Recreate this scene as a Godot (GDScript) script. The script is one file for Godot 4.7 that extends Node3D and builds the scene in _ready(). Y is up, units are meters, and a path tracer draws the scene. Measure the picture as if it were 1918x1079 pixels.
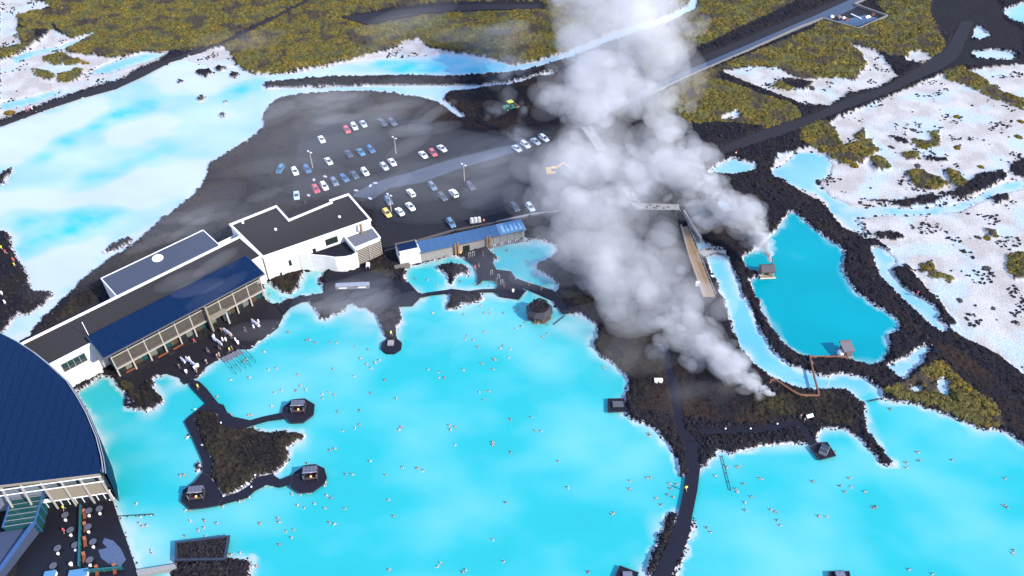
extends Node3D
# A geothermal bathing lagoon seen from the air. Units are metres, y is up, the water stands at y = 0.

var rng := RandomNumberGenerator.new()
var names := {}
var M := {}

func _ready():
	rng.seed = 7
	# camera
	var cam := Camera3D.new()
	cam.name = "camera"
	cam.position = Vector3(0, 150, 0)
	cam.rotation_degrees = Vector3(-42.7, 0, 0)
	cam.fov = 39.56
	cam.far = 6000.0
	cam.near = 1.0
	add_child(cam)
	# sky and exposure
	var we := WorldEnvironment.new()
	we.name = "world_environment"
	var e := Environment.new()
	e.background_mode = Environment.BG_SKY
	e.sky = Sky.new()
	var sm := ProceduralSkyMaterial.new()
	sm.sky_top_color = Color(0.38, 0.47, 0.64)
	sm.sky_horizon_color = Color(0.82, 0.83, 0.86)
	sm.ground_horizon_color = Color(0.5, 0.55, 0.6)
	sm.ground_bottom_color = Color(0.2, 0.2, 0.22)
	sm.sky_energy_multiplier = 1.6
	e.sky.sky_material = sm
	e.tonemap_mode = Environment.TONE_MAPPER_LINEAR
	e.tonemap_exposure = 2.0
	e.volumetric_fog_enabled = true
	e.volumetric_fog_density = 0.0
	e.sdfgi_enabled = true
	e.ssao_enabled = true
	e.ssil_enabled = true
	we.environment = e
	add_child(we)
	# sun, to the right of the camera and a little behind it
	var sun := DirectionalLight3D.new()
	sun.name = "sun"
	sun.light_energy = 1.5
	sun.light_color = Color(1.0, 0.965, 0.91)
	sun.light_angular_distance = 0.5
	sun.shadow_enabled = true
	sun.basis = Basis.looking_at(-Vector3(0.86, 0.74, 0.50).normalized(), Vector3.UP)
	add_child(sun)
	materials()
	raster_land()
	build_ground()
	build_water()
	build_roads()
	scatter_land()
	build_spa()
	build_entrance()
	build_restaurant()
	build_shed()
	build_decks()
	build_pond()
	build_cars()
	build_site()
	build_people()
	build_steam()

# ---------------------------------------------------------------- helpers
func numbered(called: String) -> String:
	if names.has(called):
		names[called] += 1
		return "%s_%03d" % [called, names[called]]
	names[called] = 0
	return called

func tag(o: Node, label := "", category := "", group := "", kind := ""):
	if label: o.set_meta("label", label)
	if category: o.set_meta("category", category)
	if group: o.set_meta("group", group)
	if kind: o.set_meta("kind", kind)

func thing(called: String, label: String, category: String, at := Vector3.ZERO, turn := 0.0, group := "") -> Node3D:
	var o := Node3D.new()
	o.name = numbered(called)
	add_child(o)
	o.position = at
	o.rotation.y = turn
	tag(o, label, category, group)
	return o

func put(mesh: Mesh, called: String, m: Material, parent: Node = null, at := Transform3D()) -> MeshInstance3D:
	var o := MeshInstance3D.new()
	o.name = called if parent else numbered(called)
	o.mesh = mesh
	o.material_override = m
	o.transform = at
	(parent if parent else self).add_child(o, true)
	return o

func copy(o: Node3D) -> Node3D:
	var base := o.name.rstrip("0123456789").trim_suffix("_")
	var c: Node3D = o.duplicate()
	c.name = numbered(base)
	add_child(c)
	return c

func mat(c: Color, rough := 0.8, metal := 0.0) -> StandardMaterial3D:
	var m := StandardMaterial3D.new()
	m.albedo_color = c.linear_to_srgb()
	m.roughness = rough
	m.metallic = metal
	return m

func noise_tex(seed_: int, freq: float, low: float, high: float, size := 512, normal := 0.0, oct := 4, tint := Color(1, 1, 1)) -> NoiseTexture2D:
	var n := FastNoiseLite.new()
	n.seed = seed_
	n.frequency = freq
	n.fractal_octaves = oct
	var t := NoiseTexture2D.new()
	t.width = size
	t.height = size
	t.seamless = true
	t.noise = n
	if normal > 0.0:
		t.as_normal_map = true
		t.bump_strength = normal
	else:
		var g := Gradient.new()
		g.set_color(0, Color(low, low, low) * tint)
		g.set_color(1, Color(high, high, high))
		t.color_ramp = g
	return t

func grain(m: StandardMaterial3D, t: Texture2D, scale: float, normal: Texture2D = null, ns := 1.0):
	m.albedo_texture = t
	m.uv1_triplanar = true
	m.uv1_world_triplanar = true
	m.uv1_scale = Vector3.ONE * scale
	if normal:
		m.normal_enabled = true
		m.normal_texture = normal
		m.normal_scale = ns
	return m

# A list of triangles; every face gets its own normal.
class Tri:
	var v := PackedVector3Array()
	var c := PackedColorArray()
	func tri(a: Vector3, b: Vector3, d: Vector3):
		v.append(a); v.append(b); v.append(d)
	func quad(a: Vector3, b: Vector3, d: Vector3, e: Vector3):
		tri(a, b, d); tri(a, d, e)
	func box(o: Vector3, s: Vector3, t := Transform3D()):
		var h := s * 0.5
		var p := []
		for k in 8:
			p.append(t * (o + Vector3(h.x if k & 1 else -h.x, h.y if k & 2 else -h.y, h.z if k & 4 else -h.z)))
		quad(p[0], p[2], p[3], p[1]); quad(p[4], p[5], p[7], p[6])
		quad(p[0], p[4], p[6], p[2]); quad(p[1], p[3], p[7], p[5])
		quad(p[2], p[6], p[7], p[3]); quad(p[0], p[1], p[5], p[4])
	func bar(a: Vector3, b: Vector3, w: float, hh := -1.0):
		var d := b - a
		var up := Vector3.UP if absf(d.normalized().y) < 0.95 else Vector3.RIGHT
		box(Vector3.ZERO, Vector3(w, hh if hh > 0 else w, d.length()), Transform3D(Basis.looking_at(d, up), (a + b) * 0.5))
	func tube(a: Vector3, b: Vector3, ra: float, rb: float, n := 8, caps := true):
		var d := (b - a).normalized()
		var up := Vector3.UP if absf(d.y) < 0.95 else Vector3.RIGHT
		var x := d.cross(up).normalized()
		var y := x.cross(d)
		for k in n:
			var e0 := x * cos(TAU * k / n) + y * sin(TAU * k / n)
			var e1 := x * cos(TAU * (k + 1) / n) + y * sin(TAU * (k + 1) / n)
			quad(a + e0 * ra, b + e0 * rb, b + e1 * rb, a + e1 * ra)
			if caps:
				tri(b, b + e1 * rb, b + e0 * rb)
				tri(a, a + e0 * ra, a + e1 * ra)
	# an upright prism over a polygon; its walls may lean by a different lower polygon
	func prism(poly: PackedVector2Array, y0: float, y1: float, top := true, bottom := false):
		var q := poly
		if Geometry2D.is_polygon_clockwise(q):
			q = q.duplicate(); q.reverse()
		var n := q.size()
		for k in n:
			var a := q[k]; var b := q[(k + 1) % n]
			quad(Vector3(a.x, y0, a.y), Vector3(a.x, y1, a.y), Vector3(b.x, y1, b.y), Vector3(b.x, y0, b.y))
		if top or bottom:
			var ids := Geometry2D.triangulate_polygon(q)
			for k in range(0, ids.size(), 3):
				var a := q[ids[k]]; var b := q[ids[k + 1]]; var d := q[ids[k + 2]]
				if (b - a).cross(d - a) < 0.0:
					var w := b; b = d; d = w
				if top: tri(Vector3(a.x, y1, a.y), Vector3(b.x, y1, b.y), Vector3(d.x, y1, d.y))
				if bottom: tri(Vector3(a.x, y0, a.y), Vector3(d.x, y0, d.y), Vector3(b.x, y0, b.y))
	func mesh() -> ArrayMesh:
		var nn := PackedVector3Array()
		nn.resize(v.size())
		for k in range(0, v.size(), 3):
			var n := (v[k + 2] - v[k]).cross(v[k + 1] - v[k]).normalized()
			nn[k] = n; nn[k + 1] = n; nn[k + 2] = n
		var arr := []
		arr.resize(Mesh.ARRAY_MAX)
		arr[Mesh.ARRAY_VERTEX] = v
		arr[Mesh.ARRAY_NORMAL] = nn
		if c.size(): arr[Mesh.ARRAY_COLOR] = c
		var me := ArrayMesh.new()
		me.add_surface_from_arrays(Mesh.PRIMITIVE_TRIANGLES, arr)
		return me

func P(a: Array) -> PackedVector2Array:
	var out := PackedVector2Array()
	for k in range(0, a.size(), 2):
		out.append(Vector2(a[k], a[k + 1]))
	return out

func prism_mesh(a: PackedVector2Array, y0: float, y1: float) -> ArrayMesh:
	var t := Tri.new()
	t.prism(a, y0, y1, true, true)
	return t.mesh()

# a band of width w along a polygon's edge (parapets, copings, kerbs)
func band_mesh(a: PackedVector2Array, w: float, y0: float, y1: float, closed := true) -> ArrayMesh:
	var t := Tri.new()
	var n := a.size()
	for k in (n if closed else n - 1):
		var p := a[k]; var q := a[(k + 1) % n]
		var d := (q - p).normalized()
		var s := Vector2(-d.y, d.x) * w * 0.5
		var ext := d * w * 0.49
		t.prism(PackedVector2Array([p + s - ext, q + s + ext, q - s + ext, p - s - ext]), y0 + 0.003 * k, y1 + 0.003 * k, true, true)
	return t.mesh()

func surface(verts: PackedVector3Array, idx: PackedInt32Array, cols: PackedColorArray) -> ArrayMesh:
	# smooth indexed mesh with its normals
	var nn := PackedVector3Array()
	nn.resize(verts.size())
	for k in range(0, idx.size(), 3):
		var a := idx[k]; var b := idx[k + 1]; var d := idx[k + 2]
		var n := (verts[d] - verts[a]).cross(verts[b] - verts[a])
		nn[a] += n; nn[b] += n; nn[d] += n
	for k in nn.size():
		nn[k] = nn[k].normalized() if nn[k].length_squared() > 0.0 else Vector3.UP
	var arr := []
	arr.resize(Mesh.ARRAY_MAX)
	arr[Mesh.ARRAY_VERTEX] = verts
	arr[Mesh.ARRAY_NORMAL] = nn
	arr[Mesh.ARRAY_INDEX] = idx
	if cols.size(): arr[Mesh.ARRAY_COLOR] = cols
	var me := ArrayMesh.new()
	me.add_surface_from_arrays(Mesh.PRIMITIVE_TRIANGLES, arr)
	return me

# ---------------------------------------------------------------- materials
func materials():
	var rock_n := noise_tex(11, 0.02, 0, 1, 512, 6.0, 5)
	var rock_g := noise_tex(12, 0.03, 0.74, 1.0, 512, 0.0, 5)
	var fine_g := noise_tex(13, 0.06, 0.78, 1.0, 512, 0.0, 4)
	M.land = grain(mat(Color(1, 1, 1), 0.93), rock_g, 0.11, rock_n, 0.25)
	M.land.vertex_color_use_as_albedo = true
	M.land.metallic_specular = 0.15
	M.rock = grain(mat(Color(1, 1, 1), 0.9), rock_g, 0.9)
	M.rock.vertex_color_use_as_albedo = true
	M.rock.metallic_specular = 0.15
	M.water = mat(Color(1, 1, 1), 0.22)
	M.water.vertex_color_use_as_albedo = true
	M.water.metallic_specular = 0.22
	M.water.normal_enabled = true
	M.water.normal_texture = noise_tex(14, 0.02, 0, 1, 512, 1.2, 4)
	M.water.normal_scale = 0.35
	M.water.uv1_triplanar = true
	M.water.uv1_world_triplanar = true
	M.water.uv1_scale = Vector3.ONE * 0.12
	M.asphalt = grain(mat(Color(0.045, 0.047, 0.052), 0.75), fine_g, 0.3)
	M.lot = grain(mat(Color(0.018, 0.0175, 0.022), 0.7), rock_g, 0.05)
	M.wet = grain(mat(Color(0.030, 0.037, 0.052), 0.35), rock_g, 0.06)
	M.gravel = grain(mat(Color(0.023, 0.022, 0.027), 0.9), rock_g, 0.12)
	M.road = grain(mat(Color(0.045, 0.062, 0.095), 0.5), fine_g, 0.25)
	M.concrete = grain(mat(Color(0.24, 0.23, 0.215), 0.85), rock_g, 0.2)
	M.white = grain(mat(Color(0.56, 0.545, 0.51), 0.7), noise_tex(15, 0.01, 0.9, 1.0), 0.15)
	M.trim = mat(Color(0.62, 0.62, 0.62), 0.6)
	M.roof_gravel = grain(mat(Color(0.034, 0.031, 0.031), 0.95), rock_g, 0.35)
	M.roof_blue = grain(mat(Color(0.002, 0.015, 0.050), 0.5), noise_tex(16, 0.015, 0.7, 1.0), 0.2)
	M.roof_metal = grain(mat(Color(0.028, 0.075, 0.155), 0.42), fine_g, 0.3)
	M.steel = mat(Color(0.32, 0.33, 0.34), 0.4, 0.6)
	M.post = mat(Color(0.27, 0.25, 0.22), 0.6)
	M.slat = grain(mat(Color(0.085, 0.068, 0.055), 0.8), fine_g, 0.5)
	M.timber = grain(mat(Color(0.20, 0.125, 0.06), 0.8), fine_g, 0.8)
	M.tan = grain(mat(Color(0.23, 0.195, 0.14), 0.8), fine_g, 0.7)
	M.dark_glass = mat(Color(0.012, 0.018, 0.018), 0.08)
	M.dark_glass.metallic_specular = 0.6
	M.room = mat(Color(0.05, 0.06, 0.055), 0.8)
	M.glass = mat(Color(0.7, 0.85, 0.85, 1.0), 0.05)
	M.glass.transparency = BaseMaterial3D.TRANSPARENCY_ALPHA
	M.glass.albedo_color.a = 0.3
	M.teal_glass = mat(Color(0.008, 0.042, 0.042), 0.1)
	M.deck = grain(mat(Color(0.016, 0.016, 0.026), 0.62), noise_tex(17, 0.05, 0.6, 1.0), 0.4)
	M.deck_edge = mat(Color(0.010, 0.010, 0.016), 0.7)
	M.paving = grain(mat(Color(0.017, 0.015, 0.018), 0.45), rock_g, 0.2)
	M.rust = grain(mat(Color(0.16, 0.055, 0.022), 0.75), rock_g, 1.2)
	for k in ["deck", "paving", "roof_gravel", "gravel", "lot", "roof_blue", "road", "asphalt"]: M[k].metallic_specular = 0.2
	M.black = mat(Color(0.012, 0.012, 0.013), 0.7)
	M.plastic = mat(Color(0.6, 0.6, 0.6), 0.5)
	M.orange = grain(mat(Color(0.22, 0.058, 0.018), 0.7), fine_g, 0.8)
	M.yellow = mat(Color(0.62, 0.33, 0.02), 0.45)
	M.green = mat(Color(0.03, 0.22, 0.12), 0.5)
	M.hi_vis = mat(Color(0.65, 0.62, 0.03), 0.7)
	M.red = mat(Color(0.5, 0.03, 0.03), 0.5)
	M.lamp_glow = mat(Color(0.8, 0.4, 0.15), 0.5)
	M.lamp_glow.emission_enabled = true
	M.lamp_glow.emission = Color(1.0, 0.45, 0.15)
	M.lamp_glow.emission_energy_multiplier = 2.0

# ---------------------------------------------------------------- the survey of the land: what covers each half metre
enum {LAVA, SILICA, MOSS, WATER, FLAT, BROWN, HEATH}
const GX := 300.0
const GZ0 := -470.0
const GZ1 := -50.0
const CELL := 0.5
var gw := 0
var gh := 0
var cover := PackedByteArray()
var pool := PackedByteArray()
var level := PackedFloat32Array()
var rough := PackedFloat32Array()
var wet := PackedFloat32Array()
var wide := PackedFloat32Array()
var tone := PackedFloat32Array()
var warp := FastNoiseLite.new()
var n_big := FastNoiseLite.new()
var n_mid := FastNoiseLite.new()
var n_fine := FastNoiseLite.new()
var n_cell := FastNoiseLite.new()
var pools := []

func spans(p: PackedVector2Array, act: Callable):
	# calls act(row, first cell, last cell) over the inside of a polygon
	var lo := INF; var hi := -INF
	for q in p:
		lo = minf(lo, q.y); hi = maxf(hi, q.y)
	var r0 := maxi(0, int((lo - GZ0) / CELL)); var r1 := mini(gh - 1, int((hi - GZ0) / CELL) + 1)
	for r in range(r0, r1 + 1):
		var z := GZ0 + (r + 0.5) * CELL
		var xs := []
		for k in p.size():
			var a := p[k]; var b := p[(k + 1) % p.size()]
			if (a.y <= z) != (b.y <= z):
				xs.append(a.x + (z - a.y) / (b.y - a.y) * (b.x - a.x))
		xs.sort()
		for k in range(0, xs.size() - 1, 2):
			var c0 := clampi(int(ceil((xs[k] + GX) / CELL - 0.5)), 0, gw - 1)
			var c1 := clampi(int(floor((xs[k + 1] + GX) / CELL - 0.5)), 0, gw - 1)
			if c1 >= c0: act.call(r, c0, c1)

func cover_with(a: Array, what: int):
	spans(P(a), func(r, c0, c1):
		for c in range(c0, c1 + 1): cover[r * gw + c] = what)

func tint_with(a: Array, v: float):
	spans(P(a), func(r, c0, c1):
		for c in range(c0, c1 + 1): tone[r * gw + c] = v)

func blurred(src: PackedFloat32Array, by: int) -> PackedFloat32Array:
	var im := Image.create_from_data(gw, gh, false, Image.FORMAT_RF, src.to_byte_array())
	im.resize(gw / by, gh / by, Image.INTERPOLATE_TRILINEAR)
	im.resize(gw, gh, Image.INTERPOLATE_CUBIC)
	return im.get_data().to_float32_array()

func at_(f: PackedFloat32Array, x: float, z: float) -> float:
	var u := clampf((x + GX) / CELL - 0.5, 0.0, gw - 1.01)
	var w := clampf((z - GZ0) / CELL - 0.5, 0.0, gh - 1.01)
	var i := int(u); var j := int(w)
	u -= i; w -= j
	var k := j * gw + i
	return lerpf(lerpf(f[k], f[k + 1], u), lerpf(f[k + gw], f[k + gw + 1], u), w)

func kind_at(x: float, z: float) -> int:
	var i := clampi(int((x + GX) / CELL), 0, gw - 1)
	var j := clampi(int((z - GZ0) / CELL), 0, gh - 1)
	return cover[j * gw + i]

func ground_y(x: float, z: float) -> float:
	var ws := 1.3 * at_(rough, x, z)
	var wx := x + warp.get_noise_2d(x, z) * ws
	var wz := z + warp.get_noise_2d(x + 900.0, z) * ws
	var y := at_(level, wx, wz)
	var r := at_(rough, wx, wz)
	var rid := 1.0 - absf(n_mid.get_noise_2d(x, z)) * 2.6
	return y + r * (0.55 * rid + 0.55 * n_fine.get_noise_2d(x, z) + 0.9 * n_big.get_noise_2d(x, z))

func raster_land():
	gw = int(2 * GX / CELL); gh = int((GZ1 - GZ0) / CELL)
	cover.resize(gw * gh); pool.resize(gw * gh); tone.resize(gw * gh)
	warp.seed = 3; warp.frequency = 0.35; warp.fractal_octaves = 3
	n_big.seed = 4; n_big.frequency = 0.03; n_big.fractal_octaves = 3
	n_mid.seed = 5; n_mid.frequency = 0.17; n_mid.fractal_octaves = 3
	n_fine.seed = 6; n_fine.frequency = 0.6; n_fine.fractal_octaves = 2
	n_cell.seed = 8; n_cell.frequency = 0.09; n_cell.fractal_octaves = 4
	# moss heath
	for a in [
		[-466.4,-562.1,185.7,-562.1,130.7,-354.8,79.3,-309.7,64.2,-297,49.7,-282.5,63.7,-332.5,81.7,-354.8,78.9,-347.9,67.7,-336.2,43,-321.1,21.2,-303,10.2,-296.1,0.2,-292.1,-4,-294.8,-11.6,-299.8,-22.1,-303,-34.8,-308.3,-39.7,-314.6,-45.1,-313.1,-47.7,-306.3,-54.4,-302.6,-61.1,-298,-67.7,-294.8,-75.5,-290.8,-81.4,-288.6,-86.2,-286.4,-93,-284.2,-101.5,-285.1,-108.5,-292.5,-111.6,-298.9,-118,-308.3,-124.8,-304,-138.7,-302.6,-149.8,-304,-155.4,-299.8,-161.2,-298,-168.5,-300.3,-176.4,-301.2,-181.9,-306.8,-177.7,-315.6,-175.8,-320.6,-183.5,-316,-188.3,-319.5,-197.8,-329.8,-202.8,-343.4,-213.6,-354.8,-227.5,-366.7,-372.5,-421],
		[53.7,-265.8,65.7,-279.6,94.7,-299.8,126.9,-323.1,133.1,-331.4,147.1,-324.1,164,-335.7,163,-350.2,186.1,-360.7,266.3,-562.1,563.2,-562.1,396.5,-354.8,237.8,-366.7,215.3,-354.8,205.6,-349,188.7,-354.8,182.7,-337.9,177.6,-309.7,170.8,-298,161.1,-292.5,158.1,-297,150.2,-298.9,147.8,-304.5,143.3,-307.3,138.7,-310.2,140.8,-301.6,140,-292.5,131.5,-280.4,123.8,-282.1,110.8,-279.6,105.2,-288.6,97.1,-291.7,81.5,-287.3,78.2,-280.4,87.1,-274.2,95.4,-266.6,103.5,-259.6,103.7,-252.9,96.5,-247.1,88.6,-245.7,72.2,-248.5,62.5,-247.1,54.8,-259.6],
		[-209,-306.3,-201.1,-308.3,-195.5,-318,-196.3,-307.3,-200.1,-301.2,-203.5,-294.8], [-216.8,-337.9,-203.9,-343.4,-193.8,-322.1,-204,-324.6,-211.3,-328.3],
		[-187.9,-298.9,-182,-301.6,-172.1,-295.7,-166.6,-292.5,-172.6,-291.7,-181,-291.7,-185.3,-294.3], [-187.8,-289,-181.1,-286.8,-176.1,-282.5,-176.4,-278.3,-180.7,-281.3,-184.9,-283.8], [-175.6,-283.8,-169.4,-289,-167.1,-287.3,-166,-280.4,-169.9,-277.5,-173.9,-278.7],
		[102.3,-247.4,111.5,-250,113.1,-245.7,116.4,-238,113.2,-233.7,117.4,-235.3,123.8,-238,123.4,-230.4,117.4,-223.9,111.3,-221.8,107.2,-225.5,104.1,-230.4,99.5,-237],
		[168.4,-288.1,176.5,-289.9,180.8,-280.4,184.4,-270.1,189.5,-265,185.9,-257.3,180.8,-262.3,174.9,-271.3,170.9,-276.2,166.4,-280.4],
		[128.8,-217.7,132.5,-219.3,136.6,-216.2,139.4,-210.3,134.2,-208,128.4,-208.3], [142.4,-219.9,145,-217.7,146.9,-211.8,142.5,-207.4,140.9,-211.8],
		[99.9,-131.3,107.2,-134.8,109.7,-127.8,114.6,-121.2,114.3,-114.9,109.1,-114.4,103.3,-118.3,100.4,-120.6,90.2,-124.1,89.9,-125.3,95.4,-127.8], [143.4,-176.1,148.3,-177.3,146.7,-166.9,140.2,-165.7,140.2,-170.2]]:
		cover_with(a, MOSS)
	# white silica flats
	for a in [
		[-231.7,-354.8,-222.2,-357.7,-205.4,-347.9,-210.3,-339,-211.5,-327.2,-201.8,-309.7,-209,-306.3], [-203.5,-294.8,-198.1,-301.6,-195,-317,-194.9,-323.1,-187.6,-318,-183.1,-315.1,-175.7,-320.1,-177.5,-315.1,-181.7,-306.3,-178.4,-300.7,-168.3,-299.8,-161,-297.5,-155.3,-299.3,-149.5,-303,-138.7,-302.6,-140.5,-296.6,-148,-287.7,-149.4,-281.7,-159.8,-273.4,-169.8,-265,-175.9,-256.6,-182.6,-250.3],
		[-136.3,-294.8,-124.7,-303.5,-117.7,-307.3,-112.1,-298.9,-109.6,-292.5,-101.5,-285.1,-92.9,-283.8,-86.1,-286,-75.4,-290.3,-67.6,-294.3,-55.8,-301.6,-47.6,-305.4,-45,-312.1,-38.7,-315.1,-34.7,-307.3,-22,-302.1,-21.1,-283.4,-49.4,-283.4,-73.9,-281.7,-93.7,-278.3,-97.3,-276.2,-125.3,-268.1],
		[114.7,-251,144,-269.3,165.7,-283.8,202.9,-293.4,289.7,-302.6,156.9,-100.4,126.3,-130.4,122.1,-138.1,116.2,-143.7,113,-149.6,107.6,-162,104.8,-175.6,103.3,-185.4,99.4,-188.4,96.7,-201.2,91.5,-206.8,84.8,-217.7,89.1,-228.1,106.4,-235.3,110.3,-243.9],
		[81.4,-286.4,96.9,-290.8,104.7,-288.1,110.8,-279.6,123.7,-281.7,131.3,-279.6,140.4,-292.5,140.8,-301.6,138.8,-309.2,142.9,-306.3,147.5,-303.5,148.2,-298,148.5,-289,148.5,-282.1,137.7,-274.2,126.2,-269.7,115.5,-260.4,106.1,-261.9,98.2,-269.7,90,-277.9],
		[159.8,-301.6,166.2,-304.5,168,-298,160.8,-293,156.4,-295.2], [77.2,-254.7,82.6,-257.3,80.3,-251,74.4,-250]]:
		cover_with(a, SILICA)
	# moss and lava heaps standing on the flats
	for a in [
		[-187.9,-298.9,-182,-301.6,-172.1,-295.7,-166.6,-292.5,-172.6,-291.7,-181,-291.7,-185.3,-294.3], [-187.8,-289,-181.1,-286.8,-176.1,-282.5,-176.4,-278.3,-180.7,-281.3,-184.9,-283.8], [-175.6,-283.8,-169.4,-289,-167.1,-287.3,-166,-280.4,-169.9,-277.5,-173.9,-278.7], [-216.8,-337.9,-208.7,-343.4,-201.6,-340.6,-193.8,-322.1,-203.3,-323.1,-211.3,-328.3], [-210.8,-324.6,-204,-324.6,-195.1,-312.1,-201.8,-312.1],
		[102.3,-247.4,111.5,-250,113.1,-245.7,113.1,-238,113.2,-233.7,117.4,-235.3,123.8,-238,123.4,-230.4,117.4,-223.9,111.3,-221.8,107.2,-225.5,104.1,-230.4,99.5,-237],
		[168.4,-288.1,176.5,-289.9,180.8,-280.4,184.4,-270.1,189.5,-265,185.9,-257.3,180.8,-262.3,174.9,-271.3,170.9,-276.2,166.4,-280.4],
		[128.8,-217.7,132.5,-219.3,136.6,-216.2,139.4,-210.3,134.2,-208,128.4,-208.3], [142.4,-219.9,145,-217.7,146.9,-211.8,142.5,-207.4,140.9,-211.8], [119,-240.4,123.4,-245,121.9,-237,119.3,-238], [118.8,-225.5,123.6,-226.8,124.5,-219.9,119.1,-218.7],
		[138.1,-238,143.5,-236.7,142.5,-232,137,-231.3], [130.6,-228.7,136.5,-230,136.1,-225.5,131.9,-224.9], [145.2,-242.1,149.5,-243.9,146,-233.7,142.2,-233.3], [143.1,-176.1,148.3,-177.3,146.7,-166.9,140.2,-165.7,140.2,-170.2],
		[116,-171.9,119.4,-172.8,119.5,-169.1,123.9,-166,121.2,-164.6,116.6,-166.4,115,-169.1], [97.2,-274.2,106.1,-281.3,114.5,-278.3,112.1,-273,102.6,-271.3], [141.1,-188.4,144.4,-187.9,143.5,-183.9,140.9,-184.4]]:
		cover_with(a, MOSS)
	for a in [
		[135.2,-205.1,143.4,-209.7,151.6,-216.8,160.5,-219.3,161.1,-215.6,151.6,-208.8,140.7,-203.1], [164.6,-222.4,171.8,-227.1,169,-213.2,165.9,-214.7,162.6,-216.2],
		[111.7,-202.3,122.1,-202.6,131.8,-206,136.1,-204,130.5,-200.4,121,-199.5], [106.9,-185.9,111.9,-187.4,116.6,-184.9,114.3,-182.9,108.9,-183.4], [102.6,-183.4,107.2,-182.9,110.1,-178.5,104.8,-175.6,102,-178.9], [150.3,-204,156.2,-206,155.4,-202.3,149.6,-200.4],
		[130.1,-240.4,136.7,-238,136.2,-233.7,132.3,-236], [137.4,-227.8,144.9,-226.2,144.9,-223.9,138.1,-224.9], [103.2,-280.4,106.9,-280.4,115.2,-277.1,108.8,-272.2,103.3,-274.2], [112.6,-171.9,113.6,-162.4,115.6,-156.1,116.6,-148,113.6,-147.6,111.9,-154,108.6,-160.7,106.3,-166.9,107.2,-170.2]]:
		cover_with(a, LAVA)
	# brown ash banks
	for a in [
		[-88,-264.2,-75.1,-269.3,-51.8,-270.1,-31.2,-262.3,-15.1,-252.1,-1.7,-242.1,15.6,-254.7,18.7,-280.4,29.5,-289,8.4,-280.4,-11.8,-271.3,-22.7,-268.1,-25.4,-263.4,-17,-252.1,7.4,-228.7,-10.5,-225.5,-49.4,-251,-69.1,-254.7,-77.4,-238.7,-83.2,-216.2,-91.7,-196.3,-99.5,-189.7,-104.7,-185.9,-99.7,-219.3,-95.2,-228.7,-87,-240.4],
		[24,-148,39.7,-149.9,46.9,-142.2,57.5,-127.8,63.7,-121.2,59.7,-114.9,46.3,-116.4,29.2,-119.6,22,-140.3], [55.5,-193.6,64.7,-191,65.9,-180.9,56.9,-183.4], [107.4,-142.2,114.1,-138.5,122,-121.2,116.9,-110.3,115.5,-114.9,114,-122.8,108.5,-131.3]]:
		cover_with(a, BROWN)
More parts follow.
